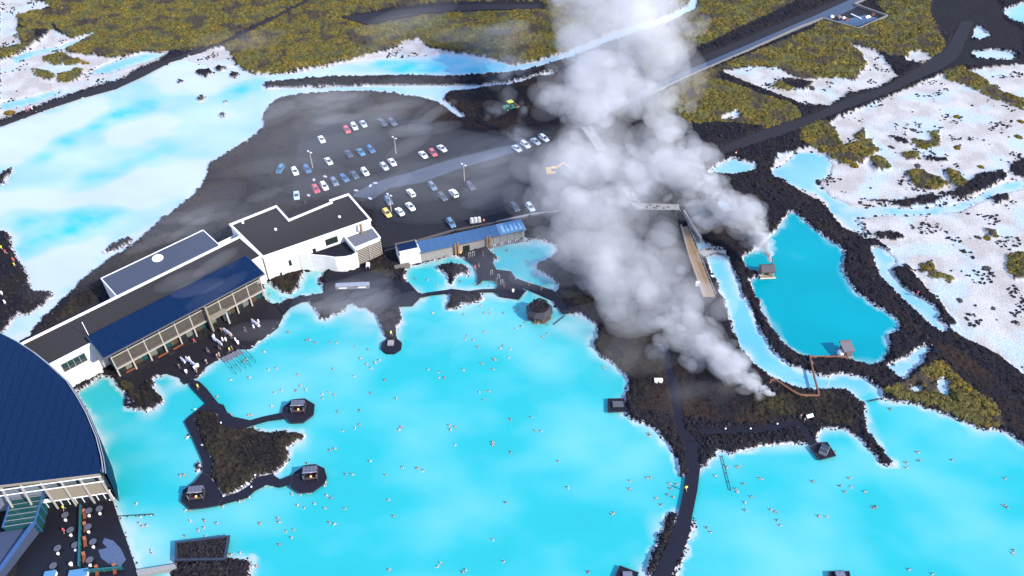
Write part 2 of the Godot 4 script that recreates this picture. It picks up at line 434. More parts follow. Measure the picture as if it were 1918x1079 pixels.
	# water
	pools = [
		{"name": "lagoon_water", "deep": Color(0.004, 0.255, 0.265), "pale": Color(0.235, 0.32, 0.312), "shelf": 0.14, "shapes": [
			[-105.2,-125.3,-101.2,-130.2,-99.6,-130.6,-97.4,-128.5,-93.4,-125.1,-91.2,-120.6,-88.7,-119.9,-86.3,-119.1,-84.7,-120.7,-82.9,-122,-84.5,-124.1,-86.7,-126.1,-87.9,-128.7,-87.8,-130.2,-86.3,-130.9,-83.7,-130.9,-81.8,-129.7,-80.6,-127.5,-77.2,-130.1,-76.6,-133.6,-73.5,-136.3,-69.7,-139.6,-66.9,-139.2,-65.4,-141.6,-63.2,-144.7,-61.1,-147.6,-60.9,-151.4,-60.3,-154,-59.6,-155.2,-57,-157.1,-55,-157.5,-54.2,-155,-51.7,-152.2,-50.3,-149.9,-48.8,-150.5,-47.4,-152.4,-44.4,-153.2,-44.8,-156.7,-43.1,-156.5,-42.5,-154.4,-39.8,-154.6,-37.5,-153,-35.8,-150.5,-34.5,-147.6,-32,-142.2,-29.8,-142.2,-29.9,-147.2,-28.8,-149.9,-30.1,-153.8,-29.8,-155.4,-26.8,-155.6,-25,-158.6,-22.2,-159.6,-17.4,-160.3,-17,-158.2,-17.8,-154,-16.6,-153.4,-12.8,-155.9,-10.4,-156.3,-6.8,-158.2,-8.2,-159.6,-9.4,-160.7,-5,-160.7,-3.5,-159.2,2,-158.2,3.7,-161.4,1.3,-163.5,5,-161.8,11.3,-158.2,11.1,-156.1,13.4,-152.6,14.8,-152.4,18.6,-151.4,20.9,-149.6,22.8,-147,22.3,-144.7,21,-142.2,21,-139.7,22.6,-136.6,25.5,-134.3,27.5,-131.8,28.7,-128,27.5,-125.3,26.7,-122,26.6,-119.3,27.7,-117.1,30.9,-115.5,33.1,-114,35.4,-110,36.9,-106.1,37,-102.3,37.5,-100.8,41.3,-102.9,46.2,-107.3,47.6,-108.9,49,-106.8,52.1,-108.3,57.2,-109.5,61.8,-110,67.6,-110.5,69.8,-110.9,70.7,-113,72.3,-114.3,74.5,-114.6,76.8,-114,79.2,-112.4,80.5,-110,81.6,-107.3,81.9,-104.7,84.3,-103.7,85.1,-104.4,84.8,-106.1,83.8,-109,82.7,-112,82.5,-115,83.2,-118.6,83.9,-121.8,88.6,-123.2,96,-121.4,99.7,-119.7,103,-117.7,106.2,-115.5,109.8,-114,113.7,-113.5,115.4,-112,116.5,-109.5,132,-97.7,108.6,-55.8,-97,-55.8,-107,-75.8,-74.8,-79.4,-79.5,-86.2,-82.3,-90.5,-85.5,-95.3,-89.4,-101.9,-94.1,-110.5,-101.3,-120.2],
			[-69.3,-165.3,-66.8,-164.4,-65.2,-161.8,-62.7,-160.5,-60.4,-159.9,-58.9,-161.4,-59,-164.9,-58.8,-167.8,-58.8,-170.7,-55.3,-170.9,-52.7,-169.8,-52.8,-167.8,-53.8,-165.7,-54.4,-164.2,-53,-164.4,-52,-162.9,-51.8,-160.3,-55.9,-159.4,-60.2,-158.2,-62.6,-156.1,-63.9,-155.9,-66.2,-157.3,-67.9,-159,-67.8,-160.9],
			[-29.3,-170.2,-24.3,-173.2,-18.3,-175.4,-13.6,-174.2,-10.8,-172.1,-9.9,-168,-9.8,-163.5,-8.1,-166,-5.1,-166,-4,-164.2,-4.6,-162.4,-8.7,-162,-11.9,-161.4,-16.8,-162.2,-15.6,-166.9,-13.4,-168,-11.8,-166.9,-11.9,-170.2,-13.8,-171.9,-16.6,-172.6,-20.4,-171.9,-22.2,-169.6,-19.5,-169.6,-18.1,-166.9,-17.4,-164.6,-18.2,-161.8,-23.3,-160.7,-26.3,-161.4,-28.9,-165.3],
			[-6.1,-179.7,0.2,-181.6,7.2,-182.9,11.9,-180.9,12.6,-178.5,9.3,-174.4,6,-173.2,6.5,-170.2,8.8,-167.3,8.3,-165.5,11.3,-165.7,12.4,-163.1,11.2,-161.6,7.5,-163.5,3.9,-165.1,0.9,-166.9,-0.2,-169.6,-4.4,-170.2,-5.2,-172.8,-3.7,-174.4,0.2,-173.7,-4.5,-176.5]]},
		{"name": "pond_water", "deep": Color(0.001, 0.178, 0.208), "pale": Color(0.165, 0.265, 0.28), "shelf": -0.12, "shapes": [
			[85.6,-197.1,82.4,-192.8,78.2,-186.6,74.3,-183.4,73,-180.2,66.4,-176.1,66.2,-173,66.9,-169.8,69.8,-169.1,69.2,-166.9,66.6,-166.2,66.6,-160.9,67.1,-152.6,68.1,-146.6,69.7,-141.6,72.3,-137.9,75.6,-136.6,82.2,-136.3,85.6,-135.4,89.9,-133.9,93.9,-136.1,96.7,-140.3,97,-144.1,101.1,-146.6,101.9,-149.4,100.4,-152.6,97.2,-156.1,94.8,-160.3,93.4,-165.3,93.6,-170.7,96.1,-176.1,96.5,-180.2,93.6,-183.4,91.4,-186.6,89.4,-191,87.6,-196.3]]},
		{"name": "channel_water", "deep": Color(0.075, 0.26, 0.31), "pale": Color(0.265, 0.325, 0.34), "shelf": 0.05, "shapes": [
			[55.9,-176.1,56.3,-171.4,56.9,-164,57.7,-155.4,57.5,-147.4,58.3,-139.7,60.7,-134.3,63.4,-130.8,65.4,-129.2,67.6,-127.5,70.3,-126.3,76.4,-126,80.7,-126.3,82,-124.3,83.9,-121.8,88.6,-123.2,89.6,-125.1,88.6,-127.2,87.1,-129.2,84.9,-130.6,82.4,-131.1,79.9,-131.1,77.7,-130.2,75.7,-130.6,74.6,-131.5,72,-132.7,69.6,-133.7,67.8,-136.1,66,-139.7,64.8,-146.6,64.2,-154,62.9,-159.6,63,-166.9,62.4,-173,61.7,-177.3],
			[48.3,-200.4,52.5,-195.5,53.2,-189.7,53.8,-183.4,54.9,-178,60.2,-179.9,56.6,-181.9,54.9,-186.4,53.6,-192.3,51.3,-198.5], [63.4,-201.2,66.9,-202.3,69.3,-197.6,65.8,-196.3]]},
		{"name": "outer_lagoon_water", "deep": Color(0.02, 0.265, 0.315), "pale": Color(0.285, 0.325, 0.335), "shelf": 0.70, "shapes": [
			[-206.5,-196.3,-180.8,-246.4,-175.3,-252.1,-170,-257.7,-160.4,-266.2,-149.7,-273.4,-143,-283.4,-138.7,-291.2,-132.1,-297,-117.3,-289.9,-108.9,-289.9,-99.3,-284.7,-85.9,-285.1,-75.3,-289.9,-67.5,-293.4,-55.3,-297,-42.6,-298.9,-34.2,-300.7,-22,-302.1,-11.2,-299.3,-4,-294.8,0.2,-292.1,10.2,-295.7,21.2,-302.6,20.9,-297,10.1,-289.9,-3.9,-285.5,-21.1,-283.4,-45.3,-284.2,-65.9,-283,-81.9,-280.4,-93.7,-278.3,-94.4,-275.8,-91.6,-273.4,-80.7,-274.2,-64.6,-275,-48.6,-276.2,-16,-275.8,0.2,-278.7,10.6,-284.7,17,-289,16.1,-283.4,10.5,-283.4,1.6,-277.5,-10.5,-274.2,-23.8,-270.5,-25.5,-265.8,-16.7,-252.5,-19,-252.5,-26.9,-262.7,-33.5,-266.6,-37,-267.4,-50.5,-270.9,-64,-271.3,-75.3,-270.1,-84.7,-267.4,-88,-264.2,-89.9,-255.5,-87.9,-245.7,-91.6,-236.3,-96,-229.7,-100.3,-223.3,-99.5,-217.1,-99.8,-207.4,-103.5,-199,-106.9,-192.8,-109,-185.9,-110.7,-181.6,-114.7,-175.4,-117.6,-169.8,-120.1,-164.6,-120.9,-160.3,-122.7,-155.4,-124.2,-149.9,-125.3,-146,-125,-142.9,-126.2,-140.3,-126.7,-131.3,-166.4,-131.3],
			[21.2,-302.6,43.1,-322.1,67.9,-337.9,79,-349,82.7,-360.7,86.3,-360.7,80.5,-343.4,69.9,-332.5,44.8,-316,21.5,-297]]},
		{"name": "pale_pool_water", "deep": Color(0.09, 0.255, 0.29), "pale": Color(0.25, 0.305, 0.31), "shelf": 0.15, "shapes": [
			[62.9,-217.1,68.8,-223.3,74,-226.5,76.7,-224.6,81.2,-223.3,79.6,-219.3,72.8,-216.8], [84.8,-219.3,90.6,-223.3,94.6,-228.7,100.5,-230.7,105.5,-227.8,105.7,-222.4,102.4,-215.3,97.9,-213.2,99.6,-207.4,99.8,-200.4,96.3,-206,89.2,-211.2,84.8,-216.2],
			[103.7,-173.7,103.1,-167.5,105,-161.8,106.7,-156.7,108.7,-152,110.3,-147.4,113.4,-144.7,113.2,-149.9,113.5,-155.4,110.8,-158.8,108,-163.1,106.9,-168.4,107.5,-171.4,109.8,-173.7,108.8,-178.5,107.2,-180.4,104.3,-178.9],
			[92.8,-133,95,-134.3,98.3,-136.1,102.3,-138.5,105.1,-140.9,107.6,-140.3,104.8,-137.9,103.2,-134.8,98.3,-131.3,96.2,-129], [103.2,-127.8,106.2,-130.4,107.4,-128.7,105.2,-124.5,106,-121.8,103.9,-123.2], [96.3,-126.8,99.1,-127.5,99,-125.3,96.9,-124.8],
			[165.6,-214.1,158.8,-212.3,151.3,-208.3,145.3,-204,136.7,-200.1,125.2,-198.7,114.4,-199.5,105.9,-198.7,101,-204.6,98.9,-206,98.6,-196.3,101.4,-189.7,105,-185.9,104.3,-193.6,115.9,-195.7,126.7,-195.7,138,-197.6,145.9,-202.3,156.6,-207.4,163.4,-209.4],
			[217.4,-343.4,230.4,-351.9,251.5,-354.8,234.9,-322.1,219.8,-329.3,215.3,-333.6], [190.8,-331.4,197.5,-332.5,199.9,-324.6,200.4,-318,194.4,-314.6,187.3,-316,187.9,-323.1], [187.1,-304,195.9,-305.4,202.7,-303.5,203.3,-299.8,199.7,-297,190.1,-297,185.5,-298.9],
			[-188.3,-262.3,-182.2,-266.2,-176.4,-268.9,-171.1,-273,-169.7,-270.5,-174.4,-264.2,-181,-259.2,-186.5,-258.5], [-164.9,-285.5,-160.6,-293.4,-154,-298.9,-145.8,-303,-139.9,-301.6,-143.8,-297,-151.3,-291.2,-157.6,-285.5], [-201.2,-298.9,-195.1,-304.5,-185.8,-308.3,-180.1,-316,-177.2,-317,-181.4,-308.3,-189.9,-302.6,-197,-294.3]]}]
	for k in pools.size():
		for a in pools[k].shapes:
			cover_with(a, WATER)
	for a in [pools[0].shapes[2], pools[0].shapes[3]]:
		for e in Geometry2D.offset_polygon(P(a), 0.7):
			spans(e, func(r, c0, c1):
				for c in range(c0, c1 + 1): cover[r * gw + c] = WATER)
	# islands and banks in the water
	for a in [
		[-68.3,-165.7,-66.6,-169.8,-62.4,-172.1,-59.3,-170.9,-58.8,-167.8,-59,-164.9,-58.9,-161.4,-60.4,-159.9,-62.7,-160.5,-65.7,-162.2,-66.8,-164.4], [-94.7,-276.2,-92.7,-278.3,-73.9,-281.7,-49.4,-283.4,-20.4,-282.5,-1.9,-284.7,10.7,-289.4,20.5,-296.6,21.3,-291.2,12.7,-285.5,0.2,-279.2,-16,-275.8,-48.6,-276.2,-64.6,-275,-80.7,-274.2,-92.6,-273.4],
		[-118.8,-177.7,-116.4,-180.9,-113.3,-184.6,-111.9,-182.9,-112.5,-180.9,-115.5,-178.5,-118.2,-177.3], [-22.2,-169.6,-19.9,-172.1,-16.6,-172.6,-13.8,-171.9,-11.9,-170.2,-11.8,-166.9,-13.7,-168.2,-15.6,-167.1,-16.7,-162.4,-18.1,-166.9,-19.5,-169.6],
		[-74.9,-117.4,-74.5,-118.8,-69.9,-119.6,-67.8,-115.5,-63.6,-114.1,-60,-114,-56.2,-113,-52.8,-113.8,-51.2,-113.2,-47.3,-112.9,-47.3,-111.8,-49.7,-110.3,-51.1,-108.6,-49.9,-107.1,-50.3,-104.7,-50.6,-103.4,-52.5,-102,-56.1,-101.2,-57.2,-99,-59,-97.4,-62.1,-96.2,-66.6,-101.3,-67,-105.4,-70.9,-110.6],
		[-68.4,-81.7,-52.7,-81.7,-52.2,-78,-52.3,-67.3,-65.4,-67.3], [-70.5,-105.1,-69.7,-105.7,-68.8,-103.1,-69.4,-102,-70.2,-103.1], [-74.9,-112.6,-73.8,-112.3,-73.9,-111.2,-74.8,-111.5], [33.3,-92.6,35.5,-92.8,33.3,-86.2,30.3,-81.5,27.8,-77.5,26.6,-78.1,28.3,-82.7,30.2,-86.7,32.4,-90.9], [36.9,-88.7,38.6,-92.4,38.3,-89.3,36.6,-86.2,34.7,-82,32,-76.9,31.3,-77.5],
		[-123.2,-288.6,-117.7,-287.7,-115.9,-284.7,-118.3,-282.1,-123.4,-285.5], [-116.7,-289.9,-112.3,-290.8,-112,-287.3,-115.5,-287.3], [-109.9,-285.5,-106.4,-286.4,-105.9,-282.1,-108.6,-282.1], [-116.9,-266.6,-114.3,-267.4,-113.8,-264.2,-116.2,-264.2], [-105,-254.7,-103.2,-255.5,-102.9,-252.5,-104.4,-252.5], [-128.4,-279.6,-126,-280.4,-125.5,-277.5,-127.4,-277.5], [-106.9,-264.2,-104.9,-264.2,-105,-263.1,-106.4,-263.1],
		[-166.6,-216.2,-164.8,-219.9,-163.5,-217.7,-163.2,-211.8,-164.1,-210.9], [-166,-219.3,-165.1,-221.1,-164.3,-218.7]]:
		cover_with(a, LAVA)
	for a in [[-74.9,-117.4,-74.5,-118.8,-69.9,-119.6,-67.8,-115.5,-63.6,-114.1,-60,-114,-56.2,-113,-52.8,-113.8,-51.2,-113.2,-47.3,-112.9,-47.3,-111.8,-49.7,-110.3,-51.1,-108.6,-49.9,-107.1,-50.3,-104.7,-50.6,-103.4,-52.5,-102,-56.1,-101.2,-57.2,-99,-59,-97.4,-62.1,-96.2,-66.6,-101.3,-67,-105.4,-70.9,-110.6], [-68.3,-165.7,-66.6,-169.8,-62.4,-172.1,-59.3,-170.9,-58.8,-167.8,-59,-164.9,-58.9,-161.4,-60.4,-159.9,-62.7,-160.5,-65.7,-162.2,-66.8,-164.4], [-97.2,-128.5,-93.4,-125.1,-91.8,-123.6,-88.2,-119.9,-86.5,-119.6,-85.1,-121.2,-83.7,-122.5,-85,-124.1,-87,-126.1,-88.1,-128.5,-92.5,-127.8], [-110.8,-176.1,-104.7,-185.9,-95.9,-188.4,-102.3,-178.5,-113.1,-165.7,-111.7,-158.2,-117.1,-149.9,-120.5,-148,-118.8,-161.4,-114.8,-170.2], [22.2,-146,29.6,-148,37.3,-142.2,37.1,-131.3,29.2,-119.6,28.9,-128.5,25.6,-134.8,21.4,-140.3], [56.6,-123.6,67.1,-124.5,77.4,-124.5,81.5,-121.2,80.2,-114.9,74.8,-115.5,70,-116.4,68,-118,57.6,-116.4], [-41.4,-176.1,-35.3,-176.1,-32.8,-166.9,-33.3,-158.2,-38.2,-162.4], [14.1,-178.5,25.6,-185.9,30.1,-166.9,20.1,-152,14.7,-158.2,13,-169.1]]:
		cover_with(a, HEATH)
	cover_with([-224.5,-225.5,-153,-187.1,-150.2,-187.1,-146.1,-180.2,-141.9,-174.4,-136.4,-168.4,-132.2,-161.8,-130.7,-160.7,-126.4,-160.9,-125.1,-158.8,-126.6,-155.4,-128.2,-152.6,-131.9,-151.4,-132.5,-147.4,-133,-144.7,-166.4,-131.3], LAVA)
	# level ground under roads, yards, decks and buildings
	for a in [
		[-71,-211.8,-74.4,-242.1,-61.3,-253.6,-38.3,-254.7,-11.1,-243.9,18.5,-235.3,14.9,-196.3,4.2,-193.1,-17.4,-186.9,-26.6,-182.9,-37,-177.3,-42.5,-196.3,-51.4,-206.8,-69.6,-200.6], [-182.3,-249.6,-175.6,-255.8,-169.5,-264.2,-159.5,-272.6,-149.1,-280.8,-147.7,-286.8,-140.2,-295.7,-131.7,-303,-119.8,-312.6,-109.2,-329.8,-100.3,-342.3,-93.3,-354.8,-70.9,-399.4,-65.6,-399.4,-89.2,-354.8,-105.1,-328.8,-116.1,-312.1,-124.8,-304,-136.3,-294.8,-143,-283.4,-149.8,-273.8,-160.5,-266.6,-170.2,-258.1,-175.4,-252.5,-181,-246.7],
		[29.5,-260.4,58.2,-284.7,98.6,-318,132.4,-343.4,158.6,-366.7,198,-392.5,208.4,-392.5,152.7,-347.9,122.3,-323.1,66,-281.3,43.4,-262.3,32.8,-252.9], [134,-332.5,154.9,-350.2,163.6,-337.9,147.4,-325.2], [-76.4,-335.7,-56.5,-344.5,-38.1,-350.2,-14.2,-353,14.7,-353,14.4,-342.3,-13.9,-341.2,-37.1,-337.9,-54.9,-330.4,-61.2,-326.2], [49.9,-191,53.7,-191,55,-175.8,56.1,-158.2,51,-158.2,50,-175.8], [69.9,-233,88.4,-244.6,106.5,-254,127.1,-268.1,143,-276.2,161.1,-292.1,177.8,-307.3,185.2,-322.1,185.5,-343.4,203.2,-392.5,226.6,-392.5,215.3,-354.8,177,-291.2,163.3,-284.7,145,-272.2,124.3,-259.2,104.5,-246.7,88.6,-237.7,70.1,-227.8,50.1,-213.2,49.2,-219.3],
		[189.9,-354.8,220.1,-354.8,217.4,-343.4,213.6,-332.5,216.4,-322.1,205.5,-298.9,205.5,-304.9,196.3,-306.3,186.8,-304.5,184.5,-298,189.7,-296.1,204.6,-297,202.5,-292.5,177,-291.2,176.7,-306.3,184.4,-314.6,192.7,-313.1,200.6,-317,201,-327.2,197.2,-333.6,190.4,-331.4,186.6,-321.1,181,-317,182.7,-337.9],
		[-95.8,-129.9,-67.7,-158.2,-64.1,-156.1,-60.9,-151.6,-61.5,-147.6,-63.3,-144.9,-65.8,-141.8,-67.1,-139.6,-70,-139.9,-73.7,-136.6,-76.8,-133.7,-77.4,-130.2,-80.5,-127.8,-82,-129.9,-87.1,-131.3,-88.9,-128.7,-90.3,-125.3], [-127.7,-142.2,-79.3,-185.9,-70.7,-176.1,-68.4,-165.7,-100.3,-131.3,-113.5,-131.3], [-115,-166.9,-92.9,-188.9,-86.2,-182.1,-108.1,-158.2], [-86.2,-191,-50.5,-206,-36.8,-176.1,-40.8,-171.4,-57.9,-169.1,-69.1,-165.7], [-34.6,-180.9,2.6,-192.3,4.9,-184.6,-28.7,-171.4,-33.7,-176.1],
		[-149.6,-149.9,-126.3,-140.7,-108.9,-128,-99.7,-118,-89.4,-101.9,-85.5,-95.3,-82.3,-90.5,-79.5,-86.2,-75.1,-79.6,-70,-65.3,-105.7,-65.3]]:
		cover_with(a, FLAT)
	for d in deck_shapes:
		spans(P(d[2]), func(r, c0, c1):
			for c in range(c0, c1 + 1):
				if cover[r * gw + c] != WATER: cover[r * gw + c] = FLAT)
	# how each cover stands: height, roughness
	var lv := [0.85, 0.30, 0.95, -0.75, 0.42, 0.9, 1.0]
	var ro := [0.50, 0.05, 0.62, 0.03, 0.0, 0.25, 0.55]
	level.resize(gw * gh); rough.resize(gw * gh); wet.resize(gw * gh)
	for k in gw * gh:
		var c := cover[k]
		level[k] = lv[c]; rough[k] = ro[c]; wet[k] = 1.0 if c == WATER else 0.0
	level = blurred(level, 2); rough = blurred(rough, 3)
	wide = blurred(wet, 9); wet = blurred(wet, 4)
	# silica in the outer lagoon: streaks of clear water (1) and white shoals (-1)
	for a in [[-161.1,-223.3,-156.9,-234.3,-151.3,-248.2,-144,-257.7,-136.9,-265.4,-128.8,-260.4,-137.9,-249.2,-150.4,-236.3,-156.2,-229.7], [-137.3,-212.3,-131.2,-222.4,-122.4,-231,-111.8,-236.3,-113.3,-231,-122.6,-223.3,-131.1,-214.1,-137.9,-209.4], [-149,-193.6,-140.5,-195.5,-127.8,-199.5,-122.6,-197.1,-123.3,-187.6,-125.7,-182.6,-134.4,-180.9,-139.3,-175.4,-145.2,-184.1], [-108.6,-280.4,-98.1,-279.6,-97.9,-270.1,-105.4,-268.1], [-54.9,-294.3,-21.3,-300.7,-4,-293.4,8.7,-292.5,-4,-286.4,-21.1,-284.7,-45.6,-286.4], [-80.4,-273,-48.4,-275,-16,-273.8,-31.9,-271.3,-64.2,-272.2]]:
		tint_with(a, 1.0)
	for a in [[-189,-243.9,-173.1,-250.3,-160,-260.4,-148.8,-265.4,-149,-255.5,-159.7,-241.1,-165.1,-225.5,-178.4,-222.4], [-137.1,-207.4,-125.8,-215.3,-110.7,-222.4,-101.5,-224.6,-99.7,-216.2,-106.1,-207.4,-100.7,-204.6,-118.2,-201.8,-165.5,-196.3,-168.9,-203.1], [-137.2,-173,-132.8,-180.9,-123.9,-180.9,-118.3,-174.4,-117.8,-167.5,-121.8,-162.4,-128.5,-160.9,-134.9,-166.9], [-141.5,-245.7,-126.7,-254,-118.6,-248.2,-122.5,-241.1,-136.2,-236.3], [-138,-289,-110.8,-289,-100.3,-280.4,-106.9,-274.2,-133.2,-274.2], [101,-204.6,113,-200.4,106.5,-180.9,102.6,-188.4]]:
		tint_with(a, -1.0)
	for a in [[191,-333.6,208.3,-333.6,198.9,-312.1,182.3,-312.1], [187.6,-307.3,208.1,-307.3,202.5,-295.2,182.5,-295.2]]: tint_with(a, -1.0)
	# shoals in the bathing lagoon
	for a in [[-45.8,-113.4,-46,-109.2,-48.5,-104.8,-50.7,-102.9,-49.6,-106,-50.2,-108.9,-48.7,-110.9], [-54.9,-157.1,-43.1,-156.1,-38.5,-153.6,-34.5,-147,-37.7,-147.6,-45.4,-152,-50.6,-149.4,-52.5,-152], [-85.5,-95.3,-82.2,-90.5,-79.3,-86.2,-74.9,-79.6,-72,-79.6,-76.8,-87.4,-81.7,-95], [14.4,-152,21.9,-148.8,23.1,-145,20.6,-140.3,18.3,-146,12.8,-149], [-52.3,-116.4,-59.4,-114.9,-60,-114,-56.2,-113,-53,-114]]:
		tint_with(a, -0.55)
	tone = blurred(blurred(tone, 12), 10)

# ---------------------------------------------------------------- ground
const ROWS := 520
const COLS := 840
func row_z(j: int) -> float: return -62.0 * pow(400.0 / 62.0, float(j) / ROWS)
func half_x(z: float) -> float: return (0.47 * -z + 65.0) * 1.12 + 8.0

func land_color(k: int, x: float, z: float, y: float, slope: float) -> Color:
	var b := n_big.get_noise_2d(x * 1.7, z * 1.7)
	var m := n_cell.get_noise_2d(x, z)
	var f := n_fine.get_noise_2d(x * 1.6, z * 1.6)
	match k:
		SILICA:
			var s := Color(0.45, 0.43, 0.405).lerp(Color(0.36, 0.33, 0.30), clampf(0.5 + 1.4 * m, 0, 1))
			s = s.lerp(Color(0.36, 0.45, 0.47), clampf(b * 2.2 - 0.15, 0, 0.7))
			return s * (0.98 + 0.05 * f)
		MOSS:
			var s := Color(0.145, 0.118, 0.038).lerp(Color(0.10, 0.098, 0.031), clampf(0.5 + 2.2 * b, 0, 1))
			s = s.lerp(Color(0.185, 0.135, 0.03), clampf(m * 2.2 - 0.25, 0, 1))
			s = s.lerp(Color(0.050, 0.041, 0.029), clampf(-m * 3.0 + 0.05 + f * 0.8 - b * 1.6, 0, 1))
			return s * (1.0 + 0.7 * f)
		HEATH: return Color(0.030, 0.024, 0.018).lerp(Color(0.016, 0.0145, 0.015), clampf(0.45 + 2.4 * m, 0, 1)).lerp(Color(0.055, 0.045, 0.017), clampf(b * 1.4 - 0.3, 0, 0.8)) * (1.0 + 0.6 * f)
		WATER: return Color(0.50, 0.50, 0.51)
		FLAT: return Color(0.020, 0.019, 0.022) * (1.0 + 0.3 * f)
		BROWN: return Color(0.029, 0.0205, 0.017).lerp(Color(0.017, 0.0155, 0.0175), clampf(0.5 + 2.0 * m, 0, 1)) * (1.0 + 0.5 * f)
	var s := Color(0.0155, 0.0148, 0.0195).lerp(Color(0.022, 0.0185, 0.0185), clampf(0.2 + 2.0 * m, 0, 1))
	return s * (1.0 + 0.5 * f)

func build_ground():
	var v := PackedVector3Array(); var c := PackedColorArray()
	v.resize((ROWS + 1) * (COLS + 1)); c.resize(v.size())
	var n := 0
	for j in ROWS + 1:
		var z := row_z(j)
		var hx := half_x(z)
		for i in COLS + 1:
			var x := (2.0 * i / COLS - 1.0) * hx
			var y := ground_y(x, z)
			var f := n_fine.get_noise_2d(x * 1.3 + 50.0, z * 1.3)
			var wx := x + warp.get_noise_2d(x, z) * 0.9 + f * 0.3
			var wz := z + warp.get_noise_2d(x + 900.0, z) * 0.7 + f * 0.2
			var k := kind_at(wx, wz)
			var s := at_(wet, x, z)
			# silica crust: the white line that the water leaves on the stones at its edge
			if k != SILICA and k != MOSS and s > 0.24 + 0.22 * f and y < 0.34 + 0.32 * f and k != FLAT:
				k = WATER
			elif k == WATER and y > 0.05:
				k = LAVA if s < 0.42 else WATER
			v[n] = Vector3(x, y, z)
			c[n] = land_color(k, x, z, y, 0.0)
			n += 1
	var idx := PackedInt32Array()
	idx.resize(ROWS * COLS * 6)
	var q := 0
	for j in ROWS:
		for i in COLS:
			var a := j * (COLS + 1) + i
			idx[q] = a; idx[q + 1] = a + COLS + 1; idx[q + 2] = a + 1
			idx[q + 3] = a + 1; idx[q + 4] = a + COLS + 1; idx[q + 5] = a + COLS + 2
			q += 6
	var o := put(surface(v, idx, c), "ground", M.land)
	tag(o, "lava, moss and silica ground round the lagoons", "ground", "", "structure")
	# plain beyond the surveyed land, out to the horizon
	var t := Tri.new()
	var rim := []
	for j in range(0, ROWS + 1, 40): rim.append(v[j * (COLS + 1) + COLS])
	for i in range(COLS, -1, -60): rim.append(v[ROWS * (COLS + 1) + i])
	for j in range(ROWS, -1, -40): rim.append(v[j * (COLS + 1)])
	for i in range(0, COLS + 1, 60): rim.append(v[i])
	for k in rim.size():
		var a: Vector3 = rim[k]; var b: Vector3 = rim[(k + 1) % rim.size()]
		if a.distance_to(b) < 0.01: continue
		a.y = 0.1; b.y = 0.1
		var mid := Vector3(0, 0.1, -200)
		t.quad(a, mid + (a - mid).normalized() * 4000.0, mid + (b - mid).normalized() * 4000.0, b)
	var p := put(t.mesh(), "plain", grain(mat(Color(0.075, 0.062, 0.028), 0.95), M.rock.albedo_texture, 0.03))
	tag(p, "brown heath stretching away beyond the lagoons", "ground", "", "structure")

# ---------------------------------------------------------------- water
func build_water():
	for k in pools.size():
		for a in pools[k].shapes:
			for e in Geometry2D.offset_polygon(P(a), 2.4):
				spans(e, func(r, c0, c1):
					for c in range(c0, c1 + 1):
						if pool[r * gw + c] == 0: pool[r * gw + c] = k + 1)
	var v := []; var c := []; var idx := []; var seen := []
	for k in pools.size():
		v.append(PackedVector3Array()); c.append(PackedColorArray()); idx.append(PackedInt32Array()); seen.append({})
	var add := func(k: int, i: int, j: int) -> int:
		var key := j * (COLS + 1) + i
		if seen[k].has(key): return seen[k][key]
		var z := row_z(j)
		var x := (2.0 * i / COLS - 1.0) * half_x(z)
		var near := at_(wet, x, z)
		var far := at_(wide, x, z)
		var b := n_big.get_noise_2d(x * 0.8 + 70.0, z * 1.2)
		var m := n_cell.get_noise_2d(x * 0.9, z * 1.3 + 40.0)
		var d: Dictionary = pools[k]
		# white silica lies on the shelf along the shore; drifts paint steam wisps into the colour
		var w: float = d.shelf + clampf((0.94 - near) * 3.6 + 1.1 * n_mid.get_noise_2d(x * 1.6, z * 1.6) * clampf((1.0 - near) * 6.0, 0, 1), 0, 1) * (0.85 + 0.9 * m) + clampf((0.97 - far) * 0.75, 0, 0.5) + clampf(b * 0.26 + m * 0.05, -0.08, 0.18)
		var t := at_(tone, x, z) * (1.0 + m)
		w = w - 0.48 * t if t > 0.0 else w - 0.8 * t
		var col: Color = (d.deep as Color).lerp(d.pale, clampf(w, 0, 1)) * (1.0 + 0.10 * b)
		seen[k][key] = v[k].size()
		v[k].append(Vector3(x, 0.0, z)); c[k].append(col)
		return v[k].size() - 1
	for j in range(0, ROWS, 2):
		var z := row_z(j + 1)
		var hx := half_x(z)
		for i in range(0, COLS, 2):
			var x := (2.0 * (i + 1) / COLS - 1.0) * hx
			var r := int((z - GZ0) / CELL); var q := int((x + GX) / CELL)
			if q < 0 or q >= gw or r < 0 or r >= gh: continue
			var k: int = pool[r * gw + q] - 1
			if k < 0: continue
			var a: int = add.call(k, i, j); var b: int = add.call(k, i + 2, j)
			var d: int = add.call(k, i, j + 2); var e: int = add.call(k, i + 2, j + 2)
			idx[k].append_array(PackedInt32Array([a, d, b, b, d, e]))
	var say := ["milky turquoise bathing lagoon", "deep turquoise pond inside a lava bank", "pale blue channel between lava banks", "white and blue silica lagoon beyond the car park", "pale pools and streams on the silica flats"]
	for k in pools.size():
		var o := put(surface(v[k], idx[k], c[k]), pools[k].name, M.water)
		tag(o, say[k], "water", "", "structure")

# ---------------------------------------------------------------- buildings
var unit_box := BoxMesh.new()

func boxp(called: String, m: Material, parent: Node, lo: Vector3, hi: Vector3) -> MeshInstance3D:
	return put(unit_box, called, m, parent, Transform3D(Basis.from_scale(hi - lo), (lo + hi) * 0.5))

func bar(called: String, m: Material, parent: Node, a: Vector3, b: Vector3, w: float, h := -1.0) -> MeshInstance3D:
	var t := Tri.new()
	t.bar(a, b, w, h)
	return put(t.mesh(), called, m, parent)

